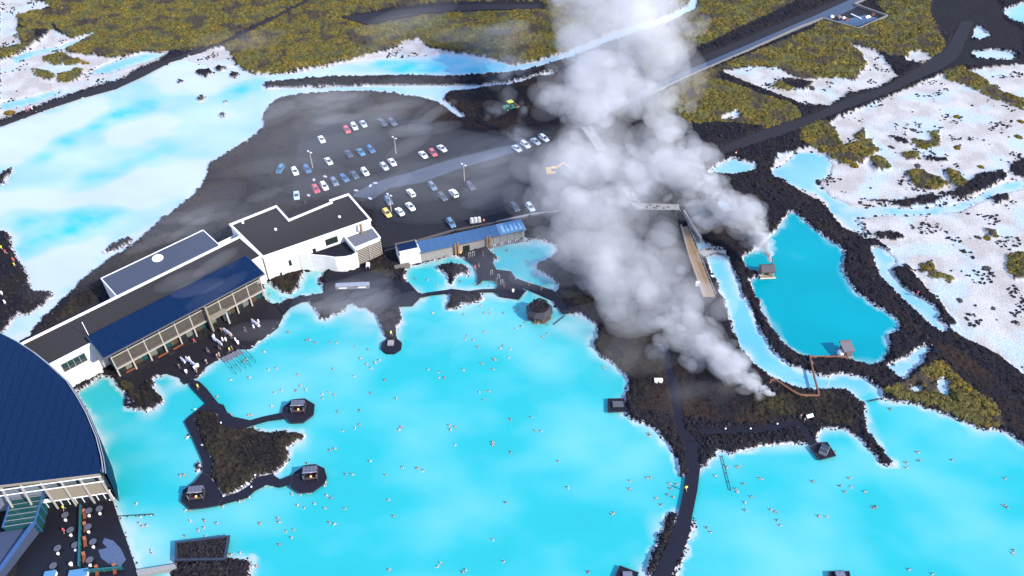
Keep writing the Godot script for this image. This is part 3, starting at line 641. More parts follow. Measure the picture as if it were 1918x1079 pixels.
func pipe(called: String, m: Material, parent: Node, pts: Array, r: float, n := 8) -> MeshInstance3D:
	var t := Tri.new()
	for k in pts.size() - 1:
		t.tube(pts[k], pts[k + 1], r, r, n)
		if k > 0:
			t.box(Vector3.ZERO, Vector3.ONE * r * 1.75, Transform3D(Basis.looking_at(pts[k + 1] - pts[k - 1]), pts[k]))
	return put(t.mesh(), called, m, parent)

func slab_quad(a: Vector3, b: Vector3, c: Vector3, d: Vector3, th: float) -> ArrayMesh:
	var t := Tri.new()
	var k := Vector3(0, -th, 0)
	t.quad(a, b, c, d); t.quad(a + k, d + k, c + k, b + k)
	t.quad(a, a + k, b + k, b); t.quad(b, b + k, c + k, c); t.quad(c, c + k, d + k, d); t.quad(d, d + k, a + k, a)
	return t.mesh()

func build_spa():
	var s := thing("spa_building", "long flat-roofed spa building with blue canopy roof and slatted two-storey front", "building", Vector3(-95.97,0.0,-129.55), deg_to_rad(44))
	# flat-roofed back range
	boxp("wall", M.white, s, Vector3(-14.0, -0.6, -17.4), Vector3(45.0, 8.95, -6.2))
	boxp("roof", M.roof_gravel, s, Vector3(-13.9, 8.95, -17.3), Vector3(44.9, 9.12, -6.3))
	boxp("parapet", M.trim, s, Vector3(-14.1, 8.96, -17.75), Vector3(45.1, 9.6, -17.35))
	boxp("parapet", M.trim, s, Vector3(44.7, 8.96, -17.34), Vector3(45.12, 9.62, -6.0))
	boxp("parapet", M.trim, s, Vector3(-14.1, 8.96, -6.35), Vector3(-1.7, 9.45, -6.05))
	boxp("parapet", M.trim, s, Vector3(41.7, 8.96, -6.36), Vector3(44.69, 9.45, -6.02))
	# balcony wall and window of the white end
	boxp("balcony_wall", M.white, s, Vector3(-13.0, -0.6, -6.19), Vector3(-2.3, 4.6, -4.6))
	boxp("coping", M.trim, s, Vector3(-13.05, 4.61, -4.95), Vector3(-2.25, 4.72, -4.55))
	var w := boxp("window", M.dark_glass, s, Vector3(-9.6, 5.1, -6.19), Vector3(-4.0, 7.7, -6.12))
	for k in 5:
		boxp("window_frame", M.steel, s, Vector3(-9.65 + 1.4 * k, 5.05, -6.18), Vector3(-9.53 + 1.4 * k, 7.75, -6.04))
	for yy in [5.05, 7.66]:
		boxp("window_frame", M.steel, s, Vector3(-9.53, yy, -6.18), Vector3(-4.05, yy + 0.1, -6.05))
	# lower rear wing
	boxp("rear_wall", M.white, s, Vector3(10.2, -0.6, -29.3), Vector3(39.8, 7.7, -17.76))
	boxp("rear_roof", mat(Color(0.024, 0.028, 0.042), 0.6), s, Vector3(10.3, 7.7, -29.2), Vector3(39.7, 7.85, -17.8))
	for r in [[10.15, -29.35, 39.85, -29.15], [10.15, -29.14, 10.35, -17.8], [39.65, -29.14, 39.85, -17.8]]:
		boxp("roof_edge", M.trim, s, Vector3(r[0], 7.71, r[1]), Vector3(r[2], 8.0, r[3]))
	var dome := SphereMesh.new()
	dome.radius = 1.5; dome.height = 1.6; dome.is_hemisphere = false; dome.radial_segments = 24; dome.rings = 10
	put(dome, "roof_light", mat(Color(0.75, 0.76, 0.78), 0.35), s, Transform3D(Basis(), Vector3(24.8, 7.9, -26.6)))
	bar("mast", M.trim, s, Vector3(-1.0, 9.12, -9.0), Vector3(-1.0, 14.0, -9.0), 0.12)
	# annex walls between the rear wing and the entrance block
	boxp("yard_wall", M.white, s, Vector3(40.2, -0.4, -23.0), Vector3(46.5, 6.5, -22.7))
	# front range behind the screens
	boxp("front_room", M.room, s, Vector3(0.1, -0.3, -6.18), Vector3(40.4, 9.1, -2.2))
	boxp("floor_slab", M.post, s, Vector3(0.0, 3.45, -2.19), Vector3(40.5, 3.75, 0.15))
	boxp("balcony_floor", M.deck, s, Vector3(0.0, 7.3, -2.19), Vector3(40.5, 7.45, -0.3))
	var bay := 40.5 / 10.0
	var tones := [M.dark_glass, M.teal_glass, mat(Color(0.10, 0.11, 0.09), 0.15), mat(Color(0.05, 0.035, 0.02), 0.2)]
	for k in 11:
		var x := bay * k
		boxp("post", M.post, s, Vector3(x - 0.17, 0.3, -0.2), Vector3(x + 0.17, 3.44, 0.14))
		boxp("post", M.post, s, Vector3(x - 0.12, 3.76, -0.28), Vector3(x + 0.12, 9.3, -0.04))
		bar("bracket", M.post, s, Vector3(x, 7.6, -0.2), Vector3(x, 9.2, 0.7), 0.14)
	for k in 10:
		var x := bay * k
		if k in [6, 7]:
			boxp("wall_panel", M.tan, s, Vector3(x + 0.2, 0.3, -1.4), Vector3(x + bay - 0.2, 3.44, -1.2))
		for h in 2:
			var p := boxp("glass_pane", tones[(k * 3 + h * 2) % 4], s, Vector3(x + 0.25 + h * 1.85, 0.35, -0.95), Vector3(x + 2.0 + h * 1.85, 3.4, -0.9))
			boxp("mullion", M.post, s, Vector3(x + 2.02 + h * 1.85 - (0.0 if h == 0 else 1.85), 0.35, -0.89), Vector3(x + 2.08 + h * 1.85 - (0.0 if h == 0 else 1.85), 3.4, -0.80))
			boxp("glass_pane", tones[(k + h + 1) % 4], s, Vector3(x + 0.2 + h * 1.9, 7.5, -1.9), Vector3(x + 1.95 + h * 1.9, 9.05, -1.85))
		boxp("rail", M.post, s, Vector3(x + 0.12, 7.42, -0.22), Vector3(x + bay - 0.12, 7.62, -0.02))
		for q in 11:
			boxp("slat", M.slat, s, Vector3(x + 0.14, 3.9 + q * 0.32, -0.18), Vector3(x + bay - 0.14, 4.02 + q * 0.32, -0.06))
		boxp("screen_post", M.slat, s, Vector3(x + bay * 0.5 - 0.05, 3.77, -0.30), Vector3(x + bay * 0.5 + 0.05, 7.41, -0.185))
	boxp("pier", M.tan, s, Vector3(24.05, 0.2, 0.2), Vector3(24.5, 9.2, 1.5))
	boxp("porch_wall", M.post, s, Vector3(28.5, 0.2, 0.2), Vector3(28.9, 4.6, 1.9))
	boxp("porch_roof", M.tan, s, Vector3(24.51, 4.65, 0.2), Vector3(29.0, 4.85, 2.0))
	# chairs on the balcony show as rows of pale shapes
	# canopy roof, panel by panel
	var n := 16
	for k in n:
		var x0 := -1.6 + 43.2 * k / n + 0.015; var x1 := -1.6 + 43.2 * (k + 1) / n - 0.015
		put(slab_quad(Vector3(x0, 9.62, 0.95), Vector3(x0, 10.55, -7.7), Vector3(x1, 10.55, -7.7), Vector3(x1, 9.62, 0.95), 0.14), "roof_panel", M.roof_blue, s)
	boxp("fascia", mat(Color(0.055, 0.055, 0.058), 0.6), s, Vector3(-1.7, 9.2, 0.97), Vector3(41.7, 9.6, 1.12))
	bar("verge", mat(Color(0.03, 0.035, 0.05), 0.6), s, Vector3(-1.68, 9.5, 0.95), Vector3(-1.68, 10.45, -7.7), 0.12, 0.3)
	bar("verge", mat(Color(0.03, 0.035, 0.05), 0.6), s, Vector3(41.68, 9.5, 0.95), Vector3(41.68, 10.45, -7.7), 0.12, 0.3)
	boxp("soffit", M.tan, s, Vector3(-1.5, 9.12, -2.1), Vector3(41.5, 9.19, 0.9))
	# terrace paving in front
	var d := put(prism_mesh(P([-94.8,-129.8,-67.3,-157.4,-63.7,-155.3,-60.8,-151.3,-61.3,-147.1,-62.9,-144.8,-65.6,-141.5,-67,-139.3,-69.7,-139.5,-73.5,-136.2,-76.6,-133.3,-77.2,-130,-80.1,-127.7,-81.7,-129.8,-85.6,-131.2,-88.7,-130.3,-88.8,-128.1,-90,-125.7,-92.6,-127.1]), -0.9, 0.52), "terrace", M.paving)
	tag(d, "dark stone terrace between the spa front and the water", "terrace")
	# benches by the wall
	for a in [Vector3(-94.06,0.52,-131.70), Vector3(-87.86,0.52,-136.69), Vector3(-84.94,0.52,-139.45)]:
		var b := thing("wooden_bench", "reddish wooden bench against the glazed spa front", "bench", a, deg_to_rad(44), "benches along the spa front")
		boxp("seat", M.orange, b, Vector3(-1.3, 0.38, -0.25), Vector3(1.3, 0.46, 0.25))
		for x in [-1.0, 1.0]:
			boxp("leg", M.black, b, Vector3(x - 0.05, 0, -0.2), Vector3(x + 0.05, 0.38, 0.2))
	# handrails running down the steps into the water
	var ends := [[Vector3(-72.75,0.5,-136.53), Vector3(-68.25,0.15,-131.15)], [Vector3(-71.87,0.5,-137.26), Vector3(-67.28,0.15,-132.02)], [Vector3(-70.75,0.5,-138.17), Vector3(-66.34,0.15,-133.08)], [Vector3(-69.59,0.5,-138.91), Vector3(-65.14,0.15,-133.61)], [Vector3(-68.50,0.5,-139.46), Vector3(-64.24,0.15,-134.86)]]
	for e in ends:
		var r := thing("handrail", "thin dark handrail leading down the lagoon steps", "handrail", e[0], 0.0, "handrails of the lagoon steps")
		var q: Vector3 = e[1] - e[0]
		bar("rail", M.black, r, Vector3(0, 0.95, 0), q + Vector3(0, 0.75, 0), 0.09)
		for k in 4:
			bar("post", M.black, r, q * (k / 3.0) + Vector3(0, -0.6 * k / 3.0, 0), q * (k / 3.0) + Vector3(0, 0.92 - 0.06 * k, 0), 0.07)
	var st := Tri.new()
	for k in 5:
		var a := Vector3(-73.15,0.4,-135.90); var b := Vector3(-69.09,0.4,-139.00); var o := Vector3(0.6, 0, 0.62) * k
		st.bar(a + o + Vector3(0, -0.3 - 0.13 * k, 0), b + o + Vector3(0, -0.3 - 0.13 * k, 0), 0.85, 0.3)
	tag(put(st.mesh(), "entry_steps", mat(Color(0.10, 0.105, 0.12), 0.8)), "pale steps going down into the lagoon", "steps")
	# racks hung with white robes
	for e in [[Vector3(-79.75,0.52,-133.82), 1.0], [Vector3(-75.33,0.52,-141.12), 0.9], [Vector3(-73.39,0.52,-144.16), 0.7], [Vector3(-66.98,0.52,-147.45), 0.7], [Vector3(-82.10,0.52,-134.53), 0.4]]:
		robe_rack(e[0], e[1])

func robe_rack(at: Vector3, l: float):
	var r := thing("robe_rack", "rack hung with white bathrobes on the spa terrace", "clothes rack", at, deg_to_rad(-38), "racks of white robes on the spa terrace")
	var w := 4.4 * l
	for x in [-w * 0.5, w * 0.5]:
		bar("post", M.steel, r, Vector3(x, 0, 0), Vector3(x, 1.75, 0), 0.07)
	bar("rail", M.steel, r, Vector3(-w * 0.5, 1.72, 0), Vector3(w * 0.5, 1.72, 0), 0.06)
	var cloth := mat(Color(0.58, 0.56, 0.6), 0.9)
	var n := int(w / 0.5)
	for k in n:
		var t := Tri.new()
		var x := -w * 0.5 + (k + 0.5) * w / n
		var s := rng.randf_range(0.14, 0.36); var y := rng.randf_range(0.3, 0.85)
		var a := [Vector3(x, 1.68, -0.14), Vector3(x, 1.68, 0.14), Vector3(x + 0.08, y, s), Vector3(x + 0.10, y, -s)]
		var b := [Vector3(x + 0.14, 1.62, -0.12), Vector3(x + 0.14, 1.62, 0.12), Vector3(x + 0.28, y, s * 0.9), Vector3(x + 0.26, y, -s)]
		t.quad(a[0], a[1], a[2], a[3]); t.quad(b[0], b[3], b[2], b[1]); t.quad(a[0], b[0], b[1], a[1])
		t.quad(a[1], b[1], b[2], a[2]); t.quad(a[0], a[3], b[3], b[0]); t.quad(a[3], a[2], b[2], b[3])
		put(t.mesh(), "robe", cloth, r)

func build_entrance():
	var s := thing("entrance_building", "white walled entrance block with stepped gravel roof and curved white terrace wall", "building", Vector3(-71.69,0.0,-175.60), deg_to_rad(38))
	s.position = Vector3(-67.39,9.0,-165.06) - Vector3(0, 9, 0)
	var p := P([0.0, 0.0, -1.2, -18.9, 12.9, -18.8, 12.8, -10.5, 26.6, -10.5, 26.7, -11.6, 32.4, -11.0, 31.3, 3.6])
	put(prism_mesh(p, -0.5, 8.7), "wall", M.white, s)
	var inner: PackedVector2Array = Geometry2D.offset_polygon(p, -0.2)[0]
	var t := Tri.new()
	t.prism(inner, 8.6, 8.85, true)
	put(t.mesh(), "roof", M.roof_gravel, s)
	for k in p.size():
		var a := p[k]; var b := p[(k + 1) % p.size()]
		var d := (b - a).normalized() * 0.2
		bar("parapet", M.trim, s, Vector3(a.x - d.x, 9.0 + 0.004 * k, a.y - d.y), Vector3(b.x + d.x, 9.0 + 0.004 * k, b.y + d.y), 0.5, 0.55)
	# annex with slatted front
	var q := P([22.9, 3.3, 31.2, 4.1, 30.6, 9.6, 22.6, 9.2])
	put(prism_mesh(q, -0.3, 6.4), "annex_wall", M.white, s)
	t = Tri.new()
	t.prism(Geometry2D.offset_polygon(q, -0.15)[0], 6.3, 6.55, true)
	put(t.mesh(), "annex_roof", mat(Color(0.075, 0.078, 0.09), 0.8), s)
	for k in 4:
		var a := q[k]; var b := q[(k + 1) % 4]
		bar("annex_parapet", M.trim, s, Vector3(a.x, 6.6 + 0.004 * k, a.y), Vector3(b.x, 6.6 + 0.004 * k, b.y), 0.4, 0.4)
	for k in 9:
		var y := 0.6 + k * 0.6
		bar("slat", M.slat, s, Vector3(23.0, y, 9.42), Vector3(30.3, y, 9.76), 0.14, 0.34)
	for x in [0.0, 0.5, 1.0]:
		bar("annex_post", M.post, s, Vector3(lerpf(23.0, 30.4, x), 0.0, lerpf(9.45, 9.82, x)), Vector3(lerpf(23.0, 30.4, x), 6.0, lerpf(9.45, 9.82, x)), 0.2)
	bar("timber_stack", M.timber, s, Vector3(27.6, 6.55, 4.6), Vector3(27.6, 9.9, 4.6), 0.55)
	# curved terrace wall
	var c := [Vector2(9.2, 1.2), Vector2(11.9, 3.5), Vector2(14.4, 6.0), Vector2(16.6, 8.6), Vector2(18.9, 10.1), Vector2(20.8, 10.7), Vector2(22.5, 10.6)]
	t = Tri.new()
	for k in c.size() - 1:
		for h in 4:
			var a: Vector2 = c[k].lerp(c[k + 1], h / 4.0); var b: Vector2 = c[k].lerp(c[k + 1], (h + 1) / 4.0)
			var nn := (b - a).orthogonal().normalized() * 0.3
			t.prism(PackedVector2Array([a, b, b + nn, a + nn]), -0.4, 6.0)
	put(t.mesh(), "curved_wall", M.white, s)
	put(prism_mesh(P([9.4, 1.2, 12.2, 3.5, 14.7, 6.0, 16.9, 8.5, 19.0, 9.9, 20.8, 10.4, 22.5, 10.3, 22.85, 3.0]), 4.6, 4.8), "terrace_floor", M.deck, s)
	# windows in the long white wall
	for r in [[6.2, 3.0, 5.0, 0.8], [13.4, 4.2, 6.0, 0.9], [17.4, 5.4, 7.6, 3.6], [3.2, 0.8, 1.9, 0.5]]:
		var z: float = r[0] * 3.6 / 31.3
		var z2: float = (r[0] + r[3]) * 3.6 / 31.3
		bar("window", M.dark_glass, s, Vector3(r[0], (r[1] + r[2]) * 0.5, z + 0.03), Vector3(r[0] + r[3], (r[1] + r[2]) * 0.5, z2 + 0.03), 0.1, r[2] - r[1])
		bar("window_sill", M.trim, s, Vector3(r[0] - 0.1, r[1] - 0.08, z + 0.08), Vector3(r[0] + r[3] + 0.1, r[1] - 0.08, z2 + 0.08), 0.24, 0.1)
	for v in [Vector3(2.0, 8.9, -17.6), Vector3(8, 8.9, -9), Vector3(25, 8.9, -3)]:
		boxp("roof_vent", M.plastic, s, v - Vector3(0.3, 0, 0.3), v + Vector3(0.3, 0.45, 0.3))

func build_restaurant():
	var s := thing("restaurant_building", "dark blue metal-roofed restaurant with curved waterside edge and glazed front", "building", Vector3(-85.58,0.0,-95.41), deg_to_rad(10.5))
	var arc := [Vector2(1.2, 0.4), Vector2(0.2, -3.4), Vector2(-1.8, -9.0), Vector2(-4.9, -15.6), Vector2(-7.8, -20.8), Vector2(-11.0, -25.9), Vector2(-16.0, -31.6), Vector2(-20.0, -35.8), Vector2(-24.7, -40.0), Vector2(-30.2, -44.2), Vector2(-38.0, -49.0)]
	# roof: standing-seam sheets, each a strip running back from the eaves
	var top := func(p: Vector2) -> Vector3:
		return Vector3(p.x, 10.9 + clampf(-p.x, 0.0, 60.0) * 0.05 + 0.02 * (-p.y), p.y)
	var edge := func(x: float) -> float:
		for k in arc.size() - 1:
			if x <= arc[k].x and x >= arc[k + 1].x:
				return lerpf(arc[k].y, arc[k + 1].y, (arc[k].x - x) / (arc[k].x - arc[k + 1].x))
		return arc[-1].y if x < arc[-1].x else arc[0].y
	var x := 1.0
	while x > -52.0:
		var x1 := x - 2.1
		var t := Tri.new()
		var n := 8
		for k in n:
			var f0 := float(k) / n; var f1 := float(k + 1) / n
			var za: float = edge.call(x - 0.01); var zb: float = edge.call(x1 + 0.01)
			var a: Vector3 = top.call(Vector2(x - 0.01, lerpf(0.9, za, f0))); var b: Vector3 = top.call(Vector2(x - 0.01, lerpf(0.9, za, f1)))
			var c: Vector3 = top.call(Vector2(x1 + 0.01, lerpf(0.9, zb, f1))); var d: Vector3 = top.call(Vector2(x1 + 0.01, lerpf(0.9, zb, f0)))
			t.quad(a, b, c, d)
			var dn := Vector3(0, -0.12, 0)
			t.quad(a + dn, d + dn, c + dn, b + dn)
			t.quad(a, a + dn, b + dn, b); t.quad(d, c, c + dn, d + dn)
		var o := put(t.mesh(), "roof_sheet", M.roof_blue, s)
		var zc: float = edge.call(x1)
		bar("roof_seam", M.roof_blue, s, top.call(Vector2(x1, 0.9)) + Vector3(0, 0.03, 0), top.call(Vector2(x1, zc)) + Vector3(0, 0.01, 0), 0.07, 0.07)
		x = x1
	# body under the roof
	var foot := PackedVector2Array([Vector2(0.4, -1.2)])
	for k in range(1, arc.size()): foot.append(arc[k] + Vector2(-0.5, 0.3))
	foot.append(Vector2(-50, -49)); foot.append(Vector2(-50, -1.2))
	put(prism_mesh(foot, -0.8, 10.6), "wall", mat(Color(0.10, 0.12, 0.15), 0.7), s)
	# gutter tubes and white base along the curved edge
	for r in [[0.35, 10.75, 0.12], [0.75, 10.4, 0.09]]:
		var pts := []
		for p in arc: pts.append(Vector3(p.x + r[0], r[1] - p.x * 0.05 - p.y * 0.02, p.y + r[0] * 0.3))
		pipe("gutter", M.steel, s, pts, r[2], 6)
	for k in arc.size() - 1:
		var a: Vector2 = arc[k]; var b: Vector2 = arc[k + 1]
		var t := Tri.new()
		t.quad(Vector3(a.x + 0.8, 10.3, a.y), Vector3(b.x + 0.8, 10.5, b.y), Vector3(b.x + 0.1, -0.5, b.y + 0.2), Vector3(a.x + 0.1, -0.5, a.y + 0.2))
		put(t.mesh(), "side_panel", M.roof_blue, s)
	# front: eaves board, glazed band, tan slatted screen, lower windows
	bar("eaves_board", M.tan, s, Vector3(-50, 13.15, 1.0), Vector3(1.0, 10.62, 1.0), 0.25, 0.5)
	boxp("glazing", M.teal_glass, s, Vector3(-20, 7.3, -1.19), Vector3(0.2, 10.55, -1.1))
	for yy in [7.35, 9.2]:
		bar("steel_tube", M.trim, s, Vector3(-24, yy + 0.6, 0.5), Vector3(0.7, yy + 0.3, 0.5), 0.18)
	for k in 6:
		var px := 0.2 - 3.7 * k
		var low := 0.3 if k < 4 else 3.0
		bar("post", M.post, s, Vector3(px, low, 0.35 if k < 4 else 1.2), Vector3(px, 10.5, 0.2), 0.30)
	for k in 3:
		var px := 0.05 - 3.7 * k
		for q in 14:
			boxp("slat", M.tan, s, Vector3(px - 3.55, 3.1 + q * 0.3, -0.1), Vector3(px, 3.36 + q * 0.3, 0.08))
	boxp("lower_wall", M.black, s, Vector3(-14.5, 0.1, -1.19), Vector3(0.2, 3.0, -1.0))
	for k in 10:
		boxp("window", M.dark_glass, s, Vector3(-14.2 + 1.44 * k, 0.4, -0.35), Vector3(-12.95 + 1.44 * k, 2.85, -0.28))
		boxp("mullion", M.trim, s, Vector3(-12.93 + 1.44 * k, 0.3, -0.4), Vector3(-12.78 + 1.44 * k, 2.95, -0.22))
	boxp("sill", M.trim, s, Vector3(-14.4, 2.96, -0.6), Vector3(0.3, 3.08, 0.25))
	boxp("sill", M.trim, s, Vector3(-14.4, 0.2, -0.6), Vector3(0.3, 0.32, 0.2))
	# glass vestibule with blue frames
	var blue := mat(Color(0.02, 0.07, 0.17), 0.5)
	boxp("vestibule_glass", M.teal_glass, s, Vector3(-19.0, 0.3, -1.0), Vector3(-12.9, 4.2, 5.6))
	for k in 6:
		boxp("vestibule_bar", M.steel, s, Vector3(-18.9, 4.2, -0.9 + 1.28 * k), Vector3(-12.9, 4.34, -0.8 + 1.28 * k))
	for xx in [-19.0, -12.9]:
		boxp("vestibule_beam", blue, s, Vector3(xx - 0.15, 4.1, -1.0), Vector3(xx + 0.15, 4.42, 5.7))
		for k in 4:
			boxp("vestibule_post", blue, s, Vector3(xx - 0.1, 0.3, -0.9 + 2.1 * k), Vector3(xx + 0.1, 4.1, -0.75 + 2.1 * k))
	bar("wall_coping", mat(Color(0.02, 0.055, 0.14), 0.5), s, Vector3(-13.2, 4.0, 5.5), Vector3(-19.0, 3.2, 18.0), 0.7, 0.5)
	put(prism_mesh(P([-13.5, 5.7, -19.3, 18.0, -24.0, 18.0, -20.0, 5.7]), 0.2, 2.8), "ramp_wall", mat(Color(0.02, 0.03, 0.06), 0.7), s)
	# terrace
	var d := put(prism_mesh(P([-101.7,-92.8,-99.7,-93.4,-85.4,-95,-82.2,-90.1,-79.3,-85.9,-75.2,-79.7,-73.4,-75.6,-70.8,-67.1,-94.4,-67.1,-101.4,-87.2]), -0.9, 0.47), "dining_terrace", grain(mat(Color(0.010, 0.0095, 0.014), 0.4), M.rock.albedo_texture, 0.3))
	d.material_override.metallic_specular = 0.3
	tag(d, "wet dark dining terrace below the restaurant front", "terrace")
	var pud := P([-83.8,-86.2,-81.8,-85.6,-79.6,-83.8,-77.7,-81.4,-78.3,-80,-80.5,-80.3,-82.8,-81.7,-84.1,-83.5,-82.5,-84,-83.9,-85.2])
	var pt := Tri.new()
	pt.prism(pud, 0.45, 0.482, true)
	tag(put(pt.mesh(), "puddle", grain(mat(Color(0.06, 0.085, 0.14), 0.06), M.rock.albedo_texture, 0.15)), "shallow terrace puddle with the sky reflection painted into its colour", "puddle", "", "structure")  # pale blue colour stands in for steam and sky mirrored in the wet film
	# round tables with pale stools
	var said := ["round grey table with pale stool beside the vestibule", "round grey table with pale stool between glass screen and restaurant window", "round grey table with pale stool at the lagoon corner of the restaurant front"]
	var spots := [Vector3(-93.73,0.47,-91.12), Vector3(-89.18,0.47,-92.14), Vector3(-87.12,0.47,-92.65), Vector3(-91.20,0.47,-87.63), Vector3(-87.83,0.47,-88.37), Vector3(-92.15,0.47,-83.54), Vector3(-88.85,0.47,-84.25), Vector3(-85.53,0.47,-84.97), Vector3(-84.64,0.47,-80.97), Vector3(-91.41,0.47,-79.71)]
	for k in spots.size():
		var r := thing("terrace_table", said[k] if k < 3 else "round grey table with a pale stool standing on the open wet terrace", "table", spots[k], 0.0, "" if k < 3 else "round tables on the open terrace")
		var t := Tri.new()
		t.tube(Vector3(0, 0.68, 0), Vector3(0, 0.76, 0), 0.72, 0.72, 18)
		put(t.mesh(), "table_top", mat(Color(0.05, 0.053, 0.066), 0.7), r)
		t = Tri.new()
		t.tube(Vector3.ZERO, Vector3(0, 0.68, 0), 0.12, 0.08, 8)
		put(t.mesh(), "stem", M.black, r)
		t = Tri.new()
		t.tube(Vector3(0.35, 0, 0.95), Vector3(0.35, 0.42, 0.95), 0.24, 0.3, 12)
		var st := thing("stool", "pale drum stool beside a round terrace table", "stool", spots[k], 0.0, "pale stools at the terrace tables")
		put(t.mesh(), "seat", mat(Color(0.55, 0.53, 0.48), 0.7), st)
	# glass screens and wooden loungers
	for e in [[Vector3(-91.27,0.47,-93.42), Vector3(-86.04,0.47,-79.37), "teal glass screen dividing the dining terrace"], [Vector3(-84.62,0.47,-78.46), Vector3(-77.38,0.47,-79.26), "teal glass screen along the foot of the terrace"]]:
		var r := thing("glass_screen", e[2], "screen", e[0])
		var q: Vector3 = e[1] - e[0]
		var n := int(q.length() / 1.8)
		for k in n:
			bar("glass_panel", mat(Color(0.01, 0.075, 0.075), 0.1), r, q * (k + 0.03) / n + Vector3(0, 0.6, 0), q * (k + 0.97) / n + Vector3(0, 0.6, 0), 0.05, 1.1)
			bar("post", M.steel, r, q * float(k) / n, q * float(k) / n + Vector3(0, 1.2, 0), 0.06)
		bar("rail", mat(Color(0.008, 0.065, 0.068), 0.3), r, Vector3(0, 1.22, 0), q + Vector3(0, 1.22, 0), 0.34, 0.06)
	var k := 0
	for a in [Vector3(-90.30,0.47,-91.25), Vector3(-89.01,0.47,-88.25), Vector3(-87.67,0.47,-84.85), Vector3(-86.54,0.47,-81.44), Vector3(-82.86,0.47,-78.58), Vector3(-79.49,0.47,-78.91)]:
		var r := thing("deck_lounger", "orange-brown slatted wooden lounger next to a glass screen", "lounger", a + Vector3(0.5, 0, 0), deg_to_rad(25), "wooden loungers along the glass screens")
		for q in 5:
			boxp("slat", M.orange, r, Vector3(-0.3 + q * 0.13, 0.36, -0.85), Vector3(-0.2 + q * 0.13, 0.42, 0.85))
		bar("backrest", M.orange, r, Vector3(0, 0.4, -0.85), Vector3(0, 0.9, -1.35), 0.62, 0.05)
		for v in [Vector3(-0.26, 0, -0.7), Vector3(0.26, 0, -0.7), Vector3(-0.26, 0, 0.7), Vector3(0.26, 0, 0.7)]:
			boxp("leg", M.orange, r, v - Vector3(0.04, 0, 0.04), v + Vector3(0.04, 0.36, 0.04))
		k += 1
	# low white boxes at the terrace foot
	for e in [[Vector3(-85.66,0.47,-78.12), 3.4, "pale glass-topped service box at the terrace foot"], [Vector3(-91.13,0.47,-77.79), 2.0, "small pale service box beside the ramp"]]:
		var r := thing("service_box", e[2], "cabinet", e[0], deg_to_rad(10))
		boxp("body", M.plastic, r, Vector3(-e[1] * 0.5, 0, -0.6), Vector3(e[1] * 0.5, 1.0, 0.9))
		boxp("lid", mat(Color(0.05, 0.14, 0.24), 0.2), r, Vector3(-e[1] * 0.5 - 0.1, 1.0, -0.7), Vector3(e[1] * 0.5 + 0.1, 1.1, 1.0))

